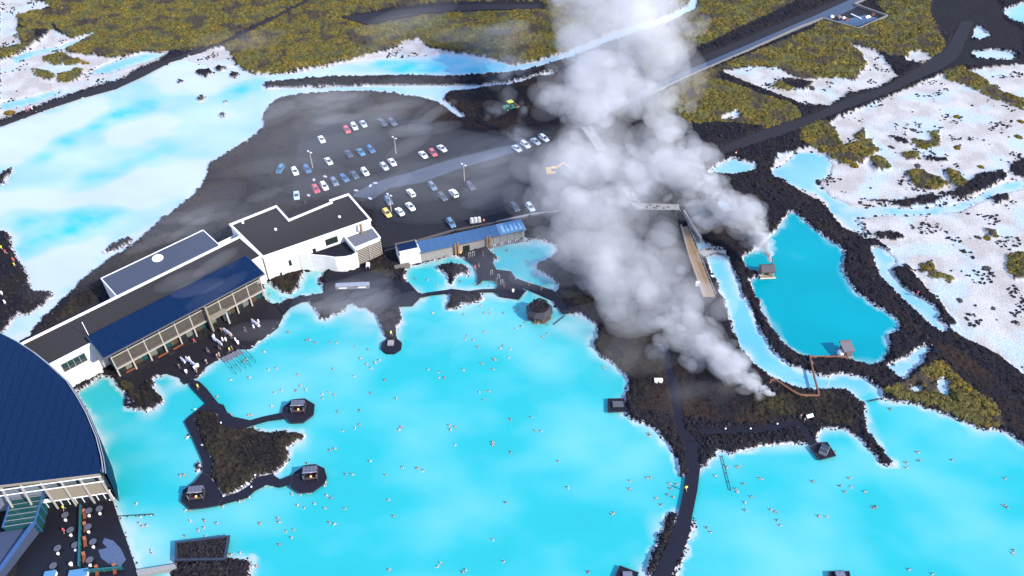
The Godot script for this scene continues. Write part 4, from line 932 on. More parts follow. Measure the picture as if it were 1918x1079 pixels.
func build_shed():
	var s := thing("bath_house", "long low bath house with blue metal roof beside small pools", "building", Vector3(-25.73,0.0,-172.32), deg_to_rad(19.5))
	boxp("wall", M.concrete, s, Vector3(0.3, -0.3, -4.7), Vector3(31.5, 4.0, -0.9))
	var n := 12
	for k in n:
		var x0 := 0.0 + 31.9 * k / n + 0.02; var x1 := 31.9 * (k + 1) / n - 0.02
		put(slab_quad(Vector3(x0, 4.0, -0.45), Vector3(x0, 4.6, -5.0), Vector3(x1, 4.6, -5.0), Vector3(x1, 4.0, -0.45), 0.12), "roof_panel", M.roof_metal if k < 9 else mat(Color(0.07, 0.14, 0.22), 0.3), s)
	for k in 5:
		put(slab_quad(Vector3(25.0 + k * 1.3, 4.13, -1.2), Vector3(25.0 + k * 1.3, 4.5, -4.0), Vector3(25.7 + k * 1.3, 4.5, -4.0), Vector3(25.7 + k * 1.3, 4.13, -1.2), 0.05), "roof_light", mat(Color(0.16, 0.3, 0.37), 0.2), s)
	boxp("fascia", mat(Color(0.09, 0.08, 0.075), 0.7), s, Vector3(0.0, 3.6, -0.6), Vector3(31.9, 3.9, -0.44))
	boxp("door", M.dark_glass, s, Vector3(12.6, 0.4, -0.9), Vector3(14.6, 2.7, -0.8))
	boxp("end_block", M.white, s, Vector3(-5.9, -0.4, -5.9), Vector3(0.2, 4.5, -0.8))
	boxp("end_roof", M.roof_blue, s, Vector3(-5.6, 4.5, -5.6), Vector3(-0.1, 4.6, -2.4))
	boxp("end_roof", M.white, s, Vector3(-5.6, 4.5, -2.39), Vector3(0.15, 4.62, -0.75))
	for r in [[-5.95, -5.95, 0.25, -5.65], [-5.95, -5.64, -5.65, -0.7]]:
		boxp("coping", M.slat, s, Vector3(r[0], 4.5, r[1]), Vector3(r[2], 4.85, r[3]))
	boxp("low_wall", mat(Color(0.10, 0.085, 0.075), 0.85), s, Vector3(-7.9, -0.3, 0.0), Vector3(-3.6, 2.0, 0.35))
	for x in [10.0, 10.9, 19.6, 20.4]:
		boxp("timber_pillar", M.timber, s, Vector3(x, 0.2, -0.85), Vector3(x + 0.55, 4.4, -0.3 if x < 15 else -0.4))
	for k in 5:
		boxp("wall_post", M.post, s, Vector3(22.0 + 2.2 * k, 0.2, -0.88), Vector3(22.18 + 2.2 * k, 3.5, -0.72))
	boxp("plinth", mat(Color(0.12, 0.12, 0.13), 0.8), s, Vector3(20.8, -0.6, -0.89), Vector3(31.5, 0.55, -0.2))
	for k in 5:
		pipe("grab_rail", M.trim, s, [Vector3(21.6 + 2.3 * k, 0.3, -0.1), Vector3(21.6 + 2.3 * k, 1.3, -0.1), Vector3(22.2 + 2.3 * k, 1.3, -0.1), Vector3(22.2 + 2.3 * k, 0.3, -0.1)], 0.05, 6)
	var lamp := thing("wall_lantern", "small glowing yellow lantern beside the timber pillar", "lantern", Vector3(-14.74,1.2,-176.08))
	boxp("bulb", M.lamp_glow, lamp, Vector3(-0.15, 0, -0.15), Vector3(0.15, 0.35, 0.15))
	var li := OmniLight3D.new()
	li.name = "lantern_light"; li.light_color = Color(1, 0.6, 0.25); li.light_energy = 0.4; li.omni_range = 30; li.light_size = 0.15; li.shadow_enabled = true
	li.position = Vector3(0, 0.2, 0)
	lamp.add_child(li)
	# glass wind screen posts on the plaza
	for a in [Vector3(-5.68,0.6,-167.30), Vector3(-3.72,0.6,-165.52), Vector3(-2.80,0.6,-163.32), Vector3(-12.11,0.6,-174.90), Vector3(-11.05,0.6,-175.37), Vector3(-17.29,0.6,-174.42)]:
		var r := thing("wooden_stand", "slim pale stand with hooks beside the small pools", "stand", a, 0.4, "pale stands round the small pools")
		for x in [-0.3, 0.3]: bar("post", M.post, r, Vector3(x, 0, 0), Vector3(x, 1.7, 0), 0.1)
		bar("rail", M.post, r, Vector3(-0.35, 1.72, 0), Vector3(0.35, 1.72, 0), 0.1)

# ---------------------------------------------------------------- decks, boardwalks, docks
const DECK := 0.62
var deck_shapes := [
	["boardwalk", "dark timber boardwalk wrapping the lava island", [-78.1,-126.6,-72.9,-121.5,-75.7,-117.5,-76.4,-116.1,-72.6,-110.6,-69,-105,-68.1,-101.9,-66.3,-100.9,-66.7,-105,-70.6,-110.2,-74.6,-116.9,-74.2,-118.3,-72.3,-119.3,-69.6,-119.1,-67.5,-115,-63.3,-113.7,-60.3,-115,-57,-116.3,-53.3,-116.9,-54.3,-118.6,-58.3,-117.5,-61,-116.4,-65.4,-117.5,-67.1,-118.8,-68.5,-121,-69.9,-121.5,-74,-126.1,-76.4,-128.3,-80,-129.5]],
	["boardwalk", "dark timber boardwalk below the lava island linking two huts", [-62.6,-93.7,-56.6,-95.8,-55.6,-97.4,-53.2,-99,-50.5,-98.2,-48.4,-99,-48.2,-101.5,-50.6,-100.2,-52.7,-101.6,-55.9,-100.8,-57,-98.6,-58.8,-97,-61.8,-95.8]],
	["platform", "angular dark platform with hut at the island's south corner", [-69,-99.7,-71,-97.4,-70.7,-94.8,-68.2,-92.8,-65.5,-93.1,-62.6,-93.7,-61.8,-95.8,-66.3,-100.9,-68.1,-101.9]],
	["platform", "octagonal dark platform with glowing hut off the island's lower arm", [-48,-98.1,-45.7,-96.7,-43,-97,-40.9,-99,-40.5,-100.6,-41.5,-103,-43.7,-104.1,-45.9,-103.7,-47.9,-101.9,-48.2,-101.1]],
	["platform", "octagonal dark platform at the end of the island's upper arm", [-51.5,-115.5,-48.6,-115.7,-46.6,-118,-46.9,-121,-49.6,-122.8,-52.3,-122.5,-54.2,-120.1,-54.1,-118.2]],
	["boardwalk", "arched boardwalk from the spa terrace across the small inlet", [-63.5,-155.2,-62.2,-155.4,-59.9,-157.5,-55.7,-158.8,-51.6,-159.9,-51.2,-158.2,-54.7,-156.9,-56.8,-156.5,-59.3,-154.6,-60,-153.2,-60.6,-151.4]],
	["plaza", "dark paved plaza between the entrance block and the lagoon", [-51.3,-159.9,-50.8,-168,-43.5,-169.6,-35.8,-168,-31.6,-164,-28.7,-164.4,-26,-160.5,-24.9,-158.2,-26.7,-155,-29.7,-154.8,-34.1,-153.4,-37.1,-154.2,-42.8,-156.3,-47.8,-154.2,-50.7,-157.1]],
	["boardwalk", "gently arched boardwalk past the small oval pools", [-24.8,-158.2,-22.1,-159.2,-17.4,-159.9,-9.6,-160.3,-4.8,-160.5,-4.5,-161.6,-8.6,-161.4,-11.8,-160.7,-16.7,-161.6,-18.2,-161.1,-23.2,-160.1,-25.3,-159.4]],
	["plaza", "dark paved deck between the bath house and the oval pools", [-4.7,-160.5,-3.3,-158.6,2,-157.5,3.7,-160.7,1.3,-163.1,0.9,-166.2,-0.3,-168.9,-4.4,-169.6,-5.3,-172.1,-7.3,-177.8,-12.2,-177.8,-13.3,-174,-10.6,-171.4,-9.7,-167.3,-9.6,-163.1,-8,-165.3,-5.1,-165.3,-3.8,-163.5,-4.4,-161.8]],
	["boardwalk", "curved boardwalk leading to the lava-roofed pavilion", [1.2,-166,3.9,-164.4,7.5,-162.9,11.3,-160.9,13.5,-158.4,15.5,-152.2,13.5,-151.8,11.1,-157.1,5,-161.1,1.5,-163.1]],
	["boardwalk", "short gangway to the small octagonal platform", [-32.4,-147,-30.4,-147,-29.8,-142.7,-32,-142.7]],
	["boardwalk", "straight dark boardwalk coming down from under the steam", [38.1,-141.6,40.3,-141.6,40.1,-132.5,40.4,-127.3,40,-114.4,42.6,-110.5,38.9,-110.5,37.8,-114.4,37.8,-127.3,37.9,-134.3]],
	["boardwalk", "long curving dark boardwalk crossing between the two lagoons", [38.9,-110.3,42.6,-110.3,41.5,-102.7,40,-97.3,38.2,-92.1,36.6,-87.1,34.2,-82.3,31.2,-77.5,29.1,-73.3,24.9,-73.3,27.8,-77.8,29.6,-81.1,32.4,-85.9,34.8,-90.8,37,-97.3,38.5,-102.7]],
	["boardwalk", "dark boardwalk along the lava bank to the weir-side dock", [43.3,-114,55.7,-114.3,60.9,-115.3,66.2,-116.7,67.7,-116.1,69.5,-110.1,67.5,-109.5,66.3,-114.6,63,-113.8,55.4,-112.7,43.2,-112.4]],
	["platform", "square dark dock with glass hood at the boardwalk's end", [67.4,-108.7,68.7,-105.3,72.6,-106.4,71.7,-110.1,69.6,-109.9]],
	["platform", "small rectangular dark dock against the lava shore", [22.9,-122.8,26.8,-122.8,26.7,-119,22.6,-118.8]],
	["platform", "dark dock beside the foot of the curving boardwalk", [20.4,-77.8,21.5,-80,25.1,-78.5,24.2,-76.4,21.1,-76.4]],
	["platform", "dark dock standing alone in the open lagoon", [62.9,-78.7,67,-78.8,66.7,-76.4,62.4,-76.4]],
]

func octagon(c: Vector3, r: float, turn := 0.0, n := 8) -> PackedVector2Array:
	var p := PackedVector2Array()
	for k in n: p.append(Vector2(c.x + r * cos(TAU * (k + 0.5) / n + turn), c.z + r * sin(TAU * (k + 0.5) / n + turn)))
	return p

func hut(at: Vector3, turn: float, label: String):
	var r := thing("deck_hut", label, "hut", at, turn)
	var b := mat(Color(0.022, 0.017, 0.016), 0.7)
	boxp("wall", b, r, Vector3(-1.5, 0, -1.2), Vector3(1.5, 1.0, -1.05))
	for x in [-1.5, 1.38]: boxp("wall", b, r, Vector3(x, 0, -1.04), Vector3(x + 0.12, 1.0, 1.2))
	boxp("counter", b, r, Vector3(-1.37, 0.75, 0.7), Vector3(1.37, 0.85, 1.2))
	for v in [Vector2(-1.42, -1.1), Vector2(1.42, -1.1), Vector2(-1.42, 1.1), Vector2(1.42, 1.1)]:
		boxp("post", M.steel, r, Vector3(v.x - 0.06, 1.0, v.y - 0.06), Vector3(v.x + 0.06, 2.2, v.y + 0.06))
	for k in 4:
		boxp("roof_pane", mat(Color(0.065, 0.068, 0.085), 0.15), r, Vector3(-1.5 + k * 0.76, 2.2, -1.2), Vector3(-0.8 + k * 0.76, 2.27, 0.35))
	boxp("roof_frame", M.steel, r, Vector3(-1.6, 2.12, 0.36), Vector3(1.6, 2.26, 0.48))
	var l := put(unit_box, "lamp_bulb", M.lamp_glow, r, Transform3D(Basis.from_scale(Vector3(0.3, 0.3, 0.3)), Vector3(0.2, 1.35, 0.9)))
	var li := OmniLight3D.new()
	li.name = "hut_lamp_light"; li.light_color = Color(1, 0.5, 0.2); li.light_energy = 0.45; li.omni_range = 30; li.light_size = 0.14; li.shadow_enabled = true
	li.position = Vector3(0.2, 1.35, 0.9)
	r.add_child(li)

func build_decks():
	for d in deck_shapes:
		var p := P(d[2])
		var r := thing(d[0], d[1], "deck" if d[0] == "platform" else "boardwalk" if d[0] == "boardwalk" else "plaza")
		put(prism_mesh(p, DECK - 0.16, DECK), "deck_boards", M.deck, r)
		var inner := Geometry2D.offset_polygon(p, -0.25)
		if inner.size(): put(prism_mesh(inner[0], -1.0, DECK - 0.17), "skirt", M.deck_edge, r)
		if d[0] == "platform":
			for k in p.size():
				var a := p[k]; var b := p[(k + 1) % p.size()]
				if a.distance_to(b) > 0.6: bar("edge_board", M.deck_edge, r, Vector3(a.x, DECK + 0.06 + 0.003 * k, a.y), Vector3(b.x, DECK + 0.06 + 0.003 * k, b.y), 0.14, 0.14)
	hut(Vector3(-67.46,0.62,-95.93), 0.1, "dark hut with glass roof on the angular platform")
	hut(Vector3(-43.98,0.62,-100.91), 0.12, "glass-roofed hut with bright orange lamp on the lower octagon")
	hut(Vector3(-50.29,0.62,-119.41), 0.05, "pale-roofed hut with small lamp on the upper octagon")
	# octagonal deck on the headland's tip
	var c := Vector3(-30.80,0.6,-140.30)
	var r := thing("octagon_platform", "small octagonal dark deck with pale hatch at the headland tip", "deck", Vector3.ZERO)
	put(prism_mesh(octagon(c, 2.75), -0.9, DECK), "deck_boards", M.deck, r)
	put(prism_mesh(octagon(c + Vector3(-0.2, 0, -0.6), 1.1, 0.0, 4), DECK, DECK + 0.5), "hatch", M.concrete, r)
	# pavilion with lava roof
	c = Vector3(7.24,0.6,-151.76)
	var pv := thing("pavilion", "octagonal bathing pavilion with lava-stone roof and dark slatted skirt", "pavilion", Vector3.ZERO)
	put(prism_mesh(octagon(c, 3.4), -0.9, 0.3), "base", M.slat, pv)
	var o8 := octagon(c, 2.9)
	for k in 8:
		boxp("post", M.timber, pv, Vector3(o8[k].x - 0.1, 0.3, o8[k].y - 0.1), Vector3(o8[k].x + 0.1, 2.2, o8[k].y + 0.1))
	var oo := octagon(c, 3.75); var oi := octagon(c, 2.6)
	for k in 8:
		var t := Tri.new()
		var a := oo[k]; var b := oo[(k + 1) % 8]; var e := oi[(k + 1) % 8]; var f := oi[k]
		t.quad(Vector3(a.x, 2.1, a.y), Vector3(b.x, 2.1, b.y), Vector3(e.x, 3.2, e.y), Vector3(f.x, 3.2, f.y))
		t.quad(Vector3(a.x, 2.0, a.y), Vector3(f.x, 3.1, f.y), Vector3(e.x, 3.1, e.y), Vector3(b.x, 2.0, b.y))
		t.quad(Vector3(a.x, 2.0, a.y), Vector3(b.x, 2.0, b.y), Vector3(b.x, 2.1, b.y), Vector3(a.x, 2.1, a.y))
		put(t.mesh(), "roof_facet", grain(mat(Color(0.024, 0.022, 0.03), 0.8), M.asphalt.albedo_texture, 1.0), pv)
	put(prism_mesh(oi, 2.9, 3.15), "roof_bed", M.black, pv)
	var mm := rock_heap(260, func(): return c + Vector3(rng.randf_range(-2.4, 2.4), 3.2, rng.randf_range(-2.4, 2.4)), func(p): return Vector2(p.x - c.x, p.z - c.z).length() < 2.45, 0.16, 0.34)
	mm.name = "roof_stones"
	mm.set_meta("kind", "stuff")
	pv.add_child(mm)
	# glass hood on the square dock
	c = Vector3(70.25,0.62,-107.69)
	var g := thing("dock_hood", "low pale hood with dark glass top on the square dock", "hood", c, deg_to_rad(-33))
	boxp("body", M.concrete, g, Vector3(-0.9, 0, -1.3), Vector3(0.9, 0.75, 1.3))
	for z in [-1.25, 0.05]: boxp("glass_top", M.dark_glass, g, Vector3(-0.8, 0.75, z), Vector3(0.8, 0.84, z + 1.15))
	c = Vector3(25.10,0.62,-120.86)
	g = thing("dock_grating", "dark slatted grating box on the shore dock", "grating", c)
	boxp("frame", M.black, g, Vector3(-1.3, 0, -0.9), Vector3(1.4, 0.4, 0.9))
	for k in 5: boxp("slat", mat(Color(0.07, 0.075, 0.09), 0.5), g, Vector3(-1.2, 0.4, -0.8 + k * 0.34), Vector3(1.3, 0.46, -0.62 + k * 0.34))
	for e in [[Vector3(22.84,0.62,-77.93), "slatted box on the dock beside the boardwalk"], [Vector3(64.91,0.62,-77.93), "slatted box on the dock standing in open water"]]:
		g = thing("dock_box", e[1], "box", e[0])
		boxp("frame", M.black, g, Vector3(-1.0, 0, -0.6), Vector3(1.0, 0.5, 0.6))
		for k in 4: boxp("slat", mat(Color(0.12, 0.13, 0.17), 0.5), g, Vector3(-0.9, 0.5, -0.55 + k * 0.28), Vector3(0.9, 0.56, -0.38 + k * 0.28))
	# board with a notice, lit lamps along the walkways
	g = thing("notice_board", "white slanted notice board beside the dock walkway", "sign", Vector3(69.31,0.7,-116.67), 0.3)
	for x in [-0.6, 0.6]: bar("post", M.black, g, Vector3(x, 0, 0), Vector3(x, 1.0, 0), 0.1)
	bar("panel", mat(Color(0.65, 0.65, 0.72), 0.5), g, Vector3(0, 1.0, 0.35), Vector3(0, 1.35, -0.35), 1.7, 0.06)
	var spots := [Vector3(-67.44,0.62,-115.18), Vector3(-68.83,0.62,-112.58), Vector3(-61.67,0.62,-95.67), Vector3(-58.37,0.62,-98.06), Vector3(-56.25,0.62,-97.92), Vector3(-56.15,0.62,-100.91), Vector3(49.13,0.62,-113.49), Vector3(54.92,0.62,-113.49), Vector3(61.41,0.62,-114.87), Vector3(-74.52,0.62,-119.09)]
	for a in spots:
		g = thing("path_lamp", "small white globe lamp standing beside the boardwalk", "lamp", a, 0.0, "white globe lamps along the boardwalks")
		var t := Tri.new()
		t.tube(Vector3.ZERO, Vector3(0, 0.5, 0), 0.06, 0.06, 6)
		put(t.mesh(), "stem", M.black, g)
		var sp := SphereMesh.new()
		sp.radius = 0.2; sp.height = 0.4; sp.radial_segments = 12; sp.rings = 6
		put(sp, "globe", mat(Color(0.75, 0.75, 0.75), 0.4), g, Transform3D(Basis(), Vector3(0, 0.65, 0)))
	# lava-filled planter in the corner by the dining terrace
	var pl := P([-68.4,-84.7,-58.1,-86.1,-57.6,-81.1,-67.3,-80.9])
	g = thing("lava_planter", "square dark-framed bed filled with lava stones in the water", "planter", Vector3.ZERO)
	put(prism_mesh(pl, -0.9, 1.0), "bed", M.black, g)
	put(band_mesh(pl, 0.45, 0.9, 1.4), "frame", mat(Color(0.012, 0.016, 0.028), 0.5), g)
	var cc := (pl[0] + pl[2]) * 0.5
	mm = rock_heap(900, func(): return Vector3(cc.x + rng.randf_range(-6, 6), 1.12, cc.y + rng.randf_range(-3.5, 3.5)), func(p): return Geometry2D.is_point_in_polygon(Vector2(p.x, p.z), pl), 0.16, 0.36)
	mm.name = "lava_stones"
	mm.set_meta("kind", "stuff")
	g.add_child(mm)
	var w := put(prism_mesh(P([-74.7,-78.9,-67,-80.3,-66.7,-79.3,-73.9,-77.7]), -0.9, 1.0), "quay_wall", M.concrete)
	tag(w, "pale concrete quay wall between terrace and planter", "wall")
	# hut and box by the outcrop at the spa's end
	g = thing("outcrop_deck", "small dark deck tucked against the lava outcrop", "deck", Vector3(-91.03,0.5,-122.25), 0.3)
	boxp("deck_boards", M.deck, g, Vector3(-1.4, -1.0, -1.0), Vector3(1.2, 0.2, 1.0))
	boxp("grating", mat(Color(0.10, 0.11, 0.13), 0.5), g, Vector3(-0.6, 0.2, -0.8), Vector3(1.0, 0.35, 0.8))
	# low bench block on the plaza
	g = thing("plaza_kiosk", "low grey kiosk with pale ledges on the plaza", "kiosk", Vector3(-43.78,0.62,-161.99), 0.06)
	boxp("body", mat(Color(0.13, 0.13, 0.15), 0.7), g, Vector3(-4.6, 0, -0.9), Vector3(4.6, 1.1, 0.6))
	for x in [-2.6, 2.6]: boxp("ledge", mat(Color(0.45, 0.42, 0.34), 0.7), g, Vector3(x - 1.1, 0.7, 0.6), Vector3(x + 1.1, 0.8, 1.1))
	for k in 5: boxp("roof_panel", mat(Color(0.17, 0.18, 0.21), 0.3), g, Vector3(-4.6 + k * 1.85, 1.1, -0.9), Vector3(-2.85 + k * 1.85, 1.18, 0.6))
	# lifebuoy stand
	g = thing("tall_chair", "white high chair standing on the pool's headland", "chair", Vector3(-40.58,0.6,-170.02))
	for v in [Vector2(-0.4, -0.4), Vector2(0.4, -0.4), Vector2(-0.4, 0.4), Vector2(0.4, 0.4)]: bar("leg", M.trim, g, Vector3(v.x * 1.3, 0, v.y * 1.3), Vector3(v.x, 1.2, v.y), 0.09)
	boxp("seat", M.trim, g, Vector3(-0.5, 1.2, -0.5), Vector3(0.5, 1.3, 0.5))
	boxp("backrest", M.trim, g, Vector3(-0.5, 1.3, -0.5), Vector3(0.5, 2.0, -0.4))
	# guard ropes and booms on the water
	for e in [[Vector3(47.16,0.1,-106.61), Vector3(47.33,0.1,-97.86), "thin dark boom floating from the lava inlet"], [Vector3(14.06,0.1,-151.45), Vector3(11.09,0.1,-148.26), "short dark boom beside the pavilion"], [Vector3(85.35,0.3,-122.25), Vector3(88.43,0.3,-123.07), "dark weir rail across the channel mouth"], [Vector3(-82.88,0.2,-91.28), Vector3(-75.73,0.2,-91.79), "thin dark boom reaching out from the dining terrace"]]:
		var b := thing("boom", e[2], "boom", e[0])
		var q: Vector3 = e[1] - e[0]
		bar("rail", M.black, b, Vector3(0, 0.25, 0), q + Vector3(0, 0.25, 0), 0.14)
		for k in 5: bar("float", M.black, b, q * k / 4.0 + Vector3(0, -0.2, 0), q * k / 4.0 + Vector3(0, 0.3, 0), 0.16)

# ---------------------------------------------------------------- pond, channel and pipes
func build_pond():
	# pump house with its chimney
	var s := thing("pump_house", "small steaming pump house with stone roof and tall chimney in the pond", "building", Vector3(71.36,0.0,-168.20), 0.06)
	boxp("platform", M.tan, s, Vector3(-2.1, -0.9, -1.6), Vector3(2.1, 0.35, 1.9))
	boxp("platform_edge", mat(Color(0.5, 0.44, 0.30), 0.7), s, Vector3(-2.2, 0.2, 1.9), Vector3(2.2, 0.45, 2.1))
	boxp("wall", M.timber, s, Vector3(-1.7, 0.35, -1.3), Vector3(1.7, 2.3, 0.6))
	boxp("door", M.black, s, Vector3(-0.5, 0.35, 0.6), Vector3(0.5, 1.9, 0.66))
	for x in [-1.75, 1.35]: boxp("post", M.post, s, Vector3(x, 0.35, 1.3), Vector3(x + 0.22, 2.2, 1.5))
	put(slab_quad(Vector3(-2.0, 2.2, 1.6), Vector3(-2.0, 3.3, -0.2), Vector3(2.0, 3.3, -0.2), Vector3(2.0, 2.2, 1.6), 0.3), "roof", grain(mat(Color(0.055, 0.05, 0.055), 0.8), M.asphalt.albedo_texture, 1.0), s)
	put(slab_quad(Vector3(-2.0, 3.3, -0.2), Vector3(-2.0, 2.4, -1.7), Vector3(2.0, 2.4, -1.7), Vector3(2.0, 3.3, -0.2), 0.3), "roof", grain(mat(Color(0.055, 0.05, 0.055), 0.8), M.asphalt.albedo_texture, 1.0), s)
	var t := Tri.new()
	t.tube(Vector3(1.1, 2.8, -0.6), Vector3(1.1, 5.2, -0.6), 0.22, 0.2, 12)
	put(t.mesh(), "chimney", mat(Color(0.09, 0.075, 0.075), 0.6), s)
	# rusty intake works
	s = thing("intake_hut", "rust-brown intake hut with curved pipe standing in the pond", "building", Vector3(84.29,0.0,-137.72), 0.1)
	boxp("platform", M.concrete, s, Vector3(-2.0, -0.9, -1.2), Vector3(1.6, 0.3, 1.6))
	boxp("wall", mat(Color(0.11, 0.09, 0.10), 0.8), s, Vector3(-1.0, 0.3, -1.6), Vector3(1.3, 2.4, 1.0))
	put(slab_quad(Vector3(-1.3, 2.4, 1.2), Vector3(-1.3, 2.9, -1.9), Vector3(1.6, 2.9, -1.9), Vector3(1.6, 2.4, 1.2), 0.2), "roof", grain(mat(Color(0.12, 0.105, 0.12), 0.8), M.asphalt.albedo_texture, 1.0), s)
	boxp("roof_edge", M.rust, s, Vector3(-1.35, 2.5, -2.1), Vector3(1.65, 3.0, -1.85))
	boxp("hatch", M.plastic, s, Vector3(-1.9, 0.3, -0.4), Vector3(-1.1, 1.5, 1.2))
	pipe("pipe", M.rust, s, [Vector3(-1.4, 2.0, -0.8), Vector3(-0.3, 1.6, 1.2), Vector3(-0.3, 0.7, 1.9), Vector3(-1.4, 0.6, 2.2)], 0.22)
	# pipeline along the bank and over the channel
	s = thing("pipeline", "rust-brown pipeline crossing the pale channel on blocks", "pipe", Vector3.ZERO)
	pipe("pipe", M.rust, s, [Vector3(83.39,1.2,-135.89), Vector3(74.69,1.2,-135.89), Vector3(73.90,1.3,-129.28), Vector3(73.57,1.3,-124.38), Vector3(73.24,1.3,-123.23), Vector3(69.08,1.3,-123.39), Vector3(67.63,1.4,-124.30), Vector3(64.08,1.4,-128.17), Vector3(63.17,1.3,-128.08), Vector3(62.62,0.8,-127.49)], 0.26)
	for a in [Vector3(78.57,0.2,-135.90), Vector3(82.28,0.2,-135.72), Vector3(74.49,0.4,-133.92), Vector3(73.62,0.4,-124.64), Vector3(70.35,0.4,-123.48), Vector3(64.30,0.4,-128.17)]:
		boxp("support_block", M.concrete, s, a - Vector3(0.5, 0.6, 0.35), a + Vector3(0.5, 0.75, 0.35))
	s = thing("marker_pole", "thin pale pole standing in the pale channel", "pole", Vector3(76.43,0.0,-125.97))
	bar("pole", M.trim, s, Vector3(0, -0.7, 0), Vector3(-0.6, 5.4, 0.2), 0.1)
	# concrete bridges and walls of the channel head
	s = thing("arched_bridge", "low curved concrete bridge at the head of the pale channel", "bridge", Vector3.ZERO)
	var c := [Vector3(54.19,0.9,-175.73), Vector3(56.48,0.9,-177.39), Vector3(59.24,0.9,-178.11), Vector3(61.84,0.9,-177.15)]
	for k in 3: bar("deck_slab", M.concrete, s, c[k], c[k + 1], 2.4, 0.5)
	for e in [[Vector3(38.07,0.6,-198.47), Vector3(51.49,0.6,-197.93), "straight concrete footbridge half hidden in steam", 2.6], [Vector3(36.18,0.6,-208.87), Vector3(38.76,0.6,-198.75), "concrete path running up into the steam from the footbridge", 2.4], [Vector3(26.05,0.6,-244.68), Vector3(30.47,0.6,-230.09), "pale concrete footpath beside the car park under the steam", 3.4]]:
		s = thing("footbridge", e[2], "bridge", Vector3.ZERO)
		bar("deck_slab", M.concrete, s, e[0], e[1], e[3], 0.8)
		var side: Vector3 = ((e[1] - e[0]) as Vector3).cross(Vector3.UP).normalized() * e[3] * 0.5
		for q in [-1, 1]: bar("kerb", M.concrete, s, e[0] + side * q + Vector3(0, 0.5, 0), e[1] + side * q + Vector3(0, 0.5, 0), 0.25, 0.35)
	s = thing("retaining_wall", "grey sloping retaining wall beside the channel head", "wall", Vector3.ZERO)
	bar("wall_slab", M.concrete, s, Vector3(52.36,0.8,-195.24), Vector3(55.27,0.8,-181.89), 0.5, 2.6)
	# timber walkway with rails
	s = thing("timber_walkway", "light brown timber walkway with steel rails along the channel", "walkway", Vector3.ZERO)
	var l := [Vector3(50.39,1.2,-188.18), Vector3(50.55,1.2,-174.43), Vector3(51.75,1.2,-157.74)]; var r := [Vector3(52.47,1.2,-188.18), Vector3(53.76,1.2,-174.43), Vector3(55.08,1.2,-157.74)]
	for k in 2:
		var n := 34
		for q in n:
			var a: Vector3 = l[k].lerp(l[k + 1], (q + 0.5) / n); var b: Vector3 = r[k].lerp(r[k + 1], (q + 0.5) / n)
			bar("plank", M.timber, s, a, b, (l[k] as Vector3).distance_to(l[k + 1]) / n - 0.03, 0.12)
		for e in [l, r]:
			bar("rail", M.steel, s, e[k] + Vector3(0, 1.0, 0), e[k + 1] + Vector3(0, 1.0, 0), 0.1)
			for q in 7: bar("rail_post", M.steel, s, e[k].lerp(e[k + 1], q / 7.0), e[k].lerp(e[k + 1], q / 7.0) + Vector3(0, 1.0, 0), 0.09)
	s = thing("white_cabinet", "white cabinet on dark paving beside the timber walkway", "cabinet", Vector3(51.16,0.5,-162.99))
	boxp("body", M.plastic, s, Vector3(-0.5, 0, -0.4), Vector3(0.5, 1.2, 0.4))
	boxp("lid", M.trim, s, Vector3(-0.55, 1.2, -0.45), Vector3(0.55, 1.28, 0.45))
	s = thing("white_cabinet", "white service cabinet on the lava beside the straight boardwalk", "cabinet", Vector3(35.51,0.8,-127.83))
	for x in [-0.8, 0.3]: boxp("body", M.plastic, s, Vector3(x, 0, -0.4), Vector3(x + 0.7, 0.9, 0.4))
	boxp("lid", M.trim, s, Vector3(-0.9, 0.9, -0.5), Vector3(1.1, 0.98, 0.5))

# ---------------------------------------------------------------- roads and yards
func drape(poly: PackedVector2Array, called: String, m: Material, y: float, label: String) -> MeshInstance3D:
	var t := Tri.new()
	t.prism(poly, y - 0.35, y, true)
	var o := put(t.mesh(), called, m)
	tag(o, label, "road" if called.contains("road") else "ground", "", "structure")
	return o

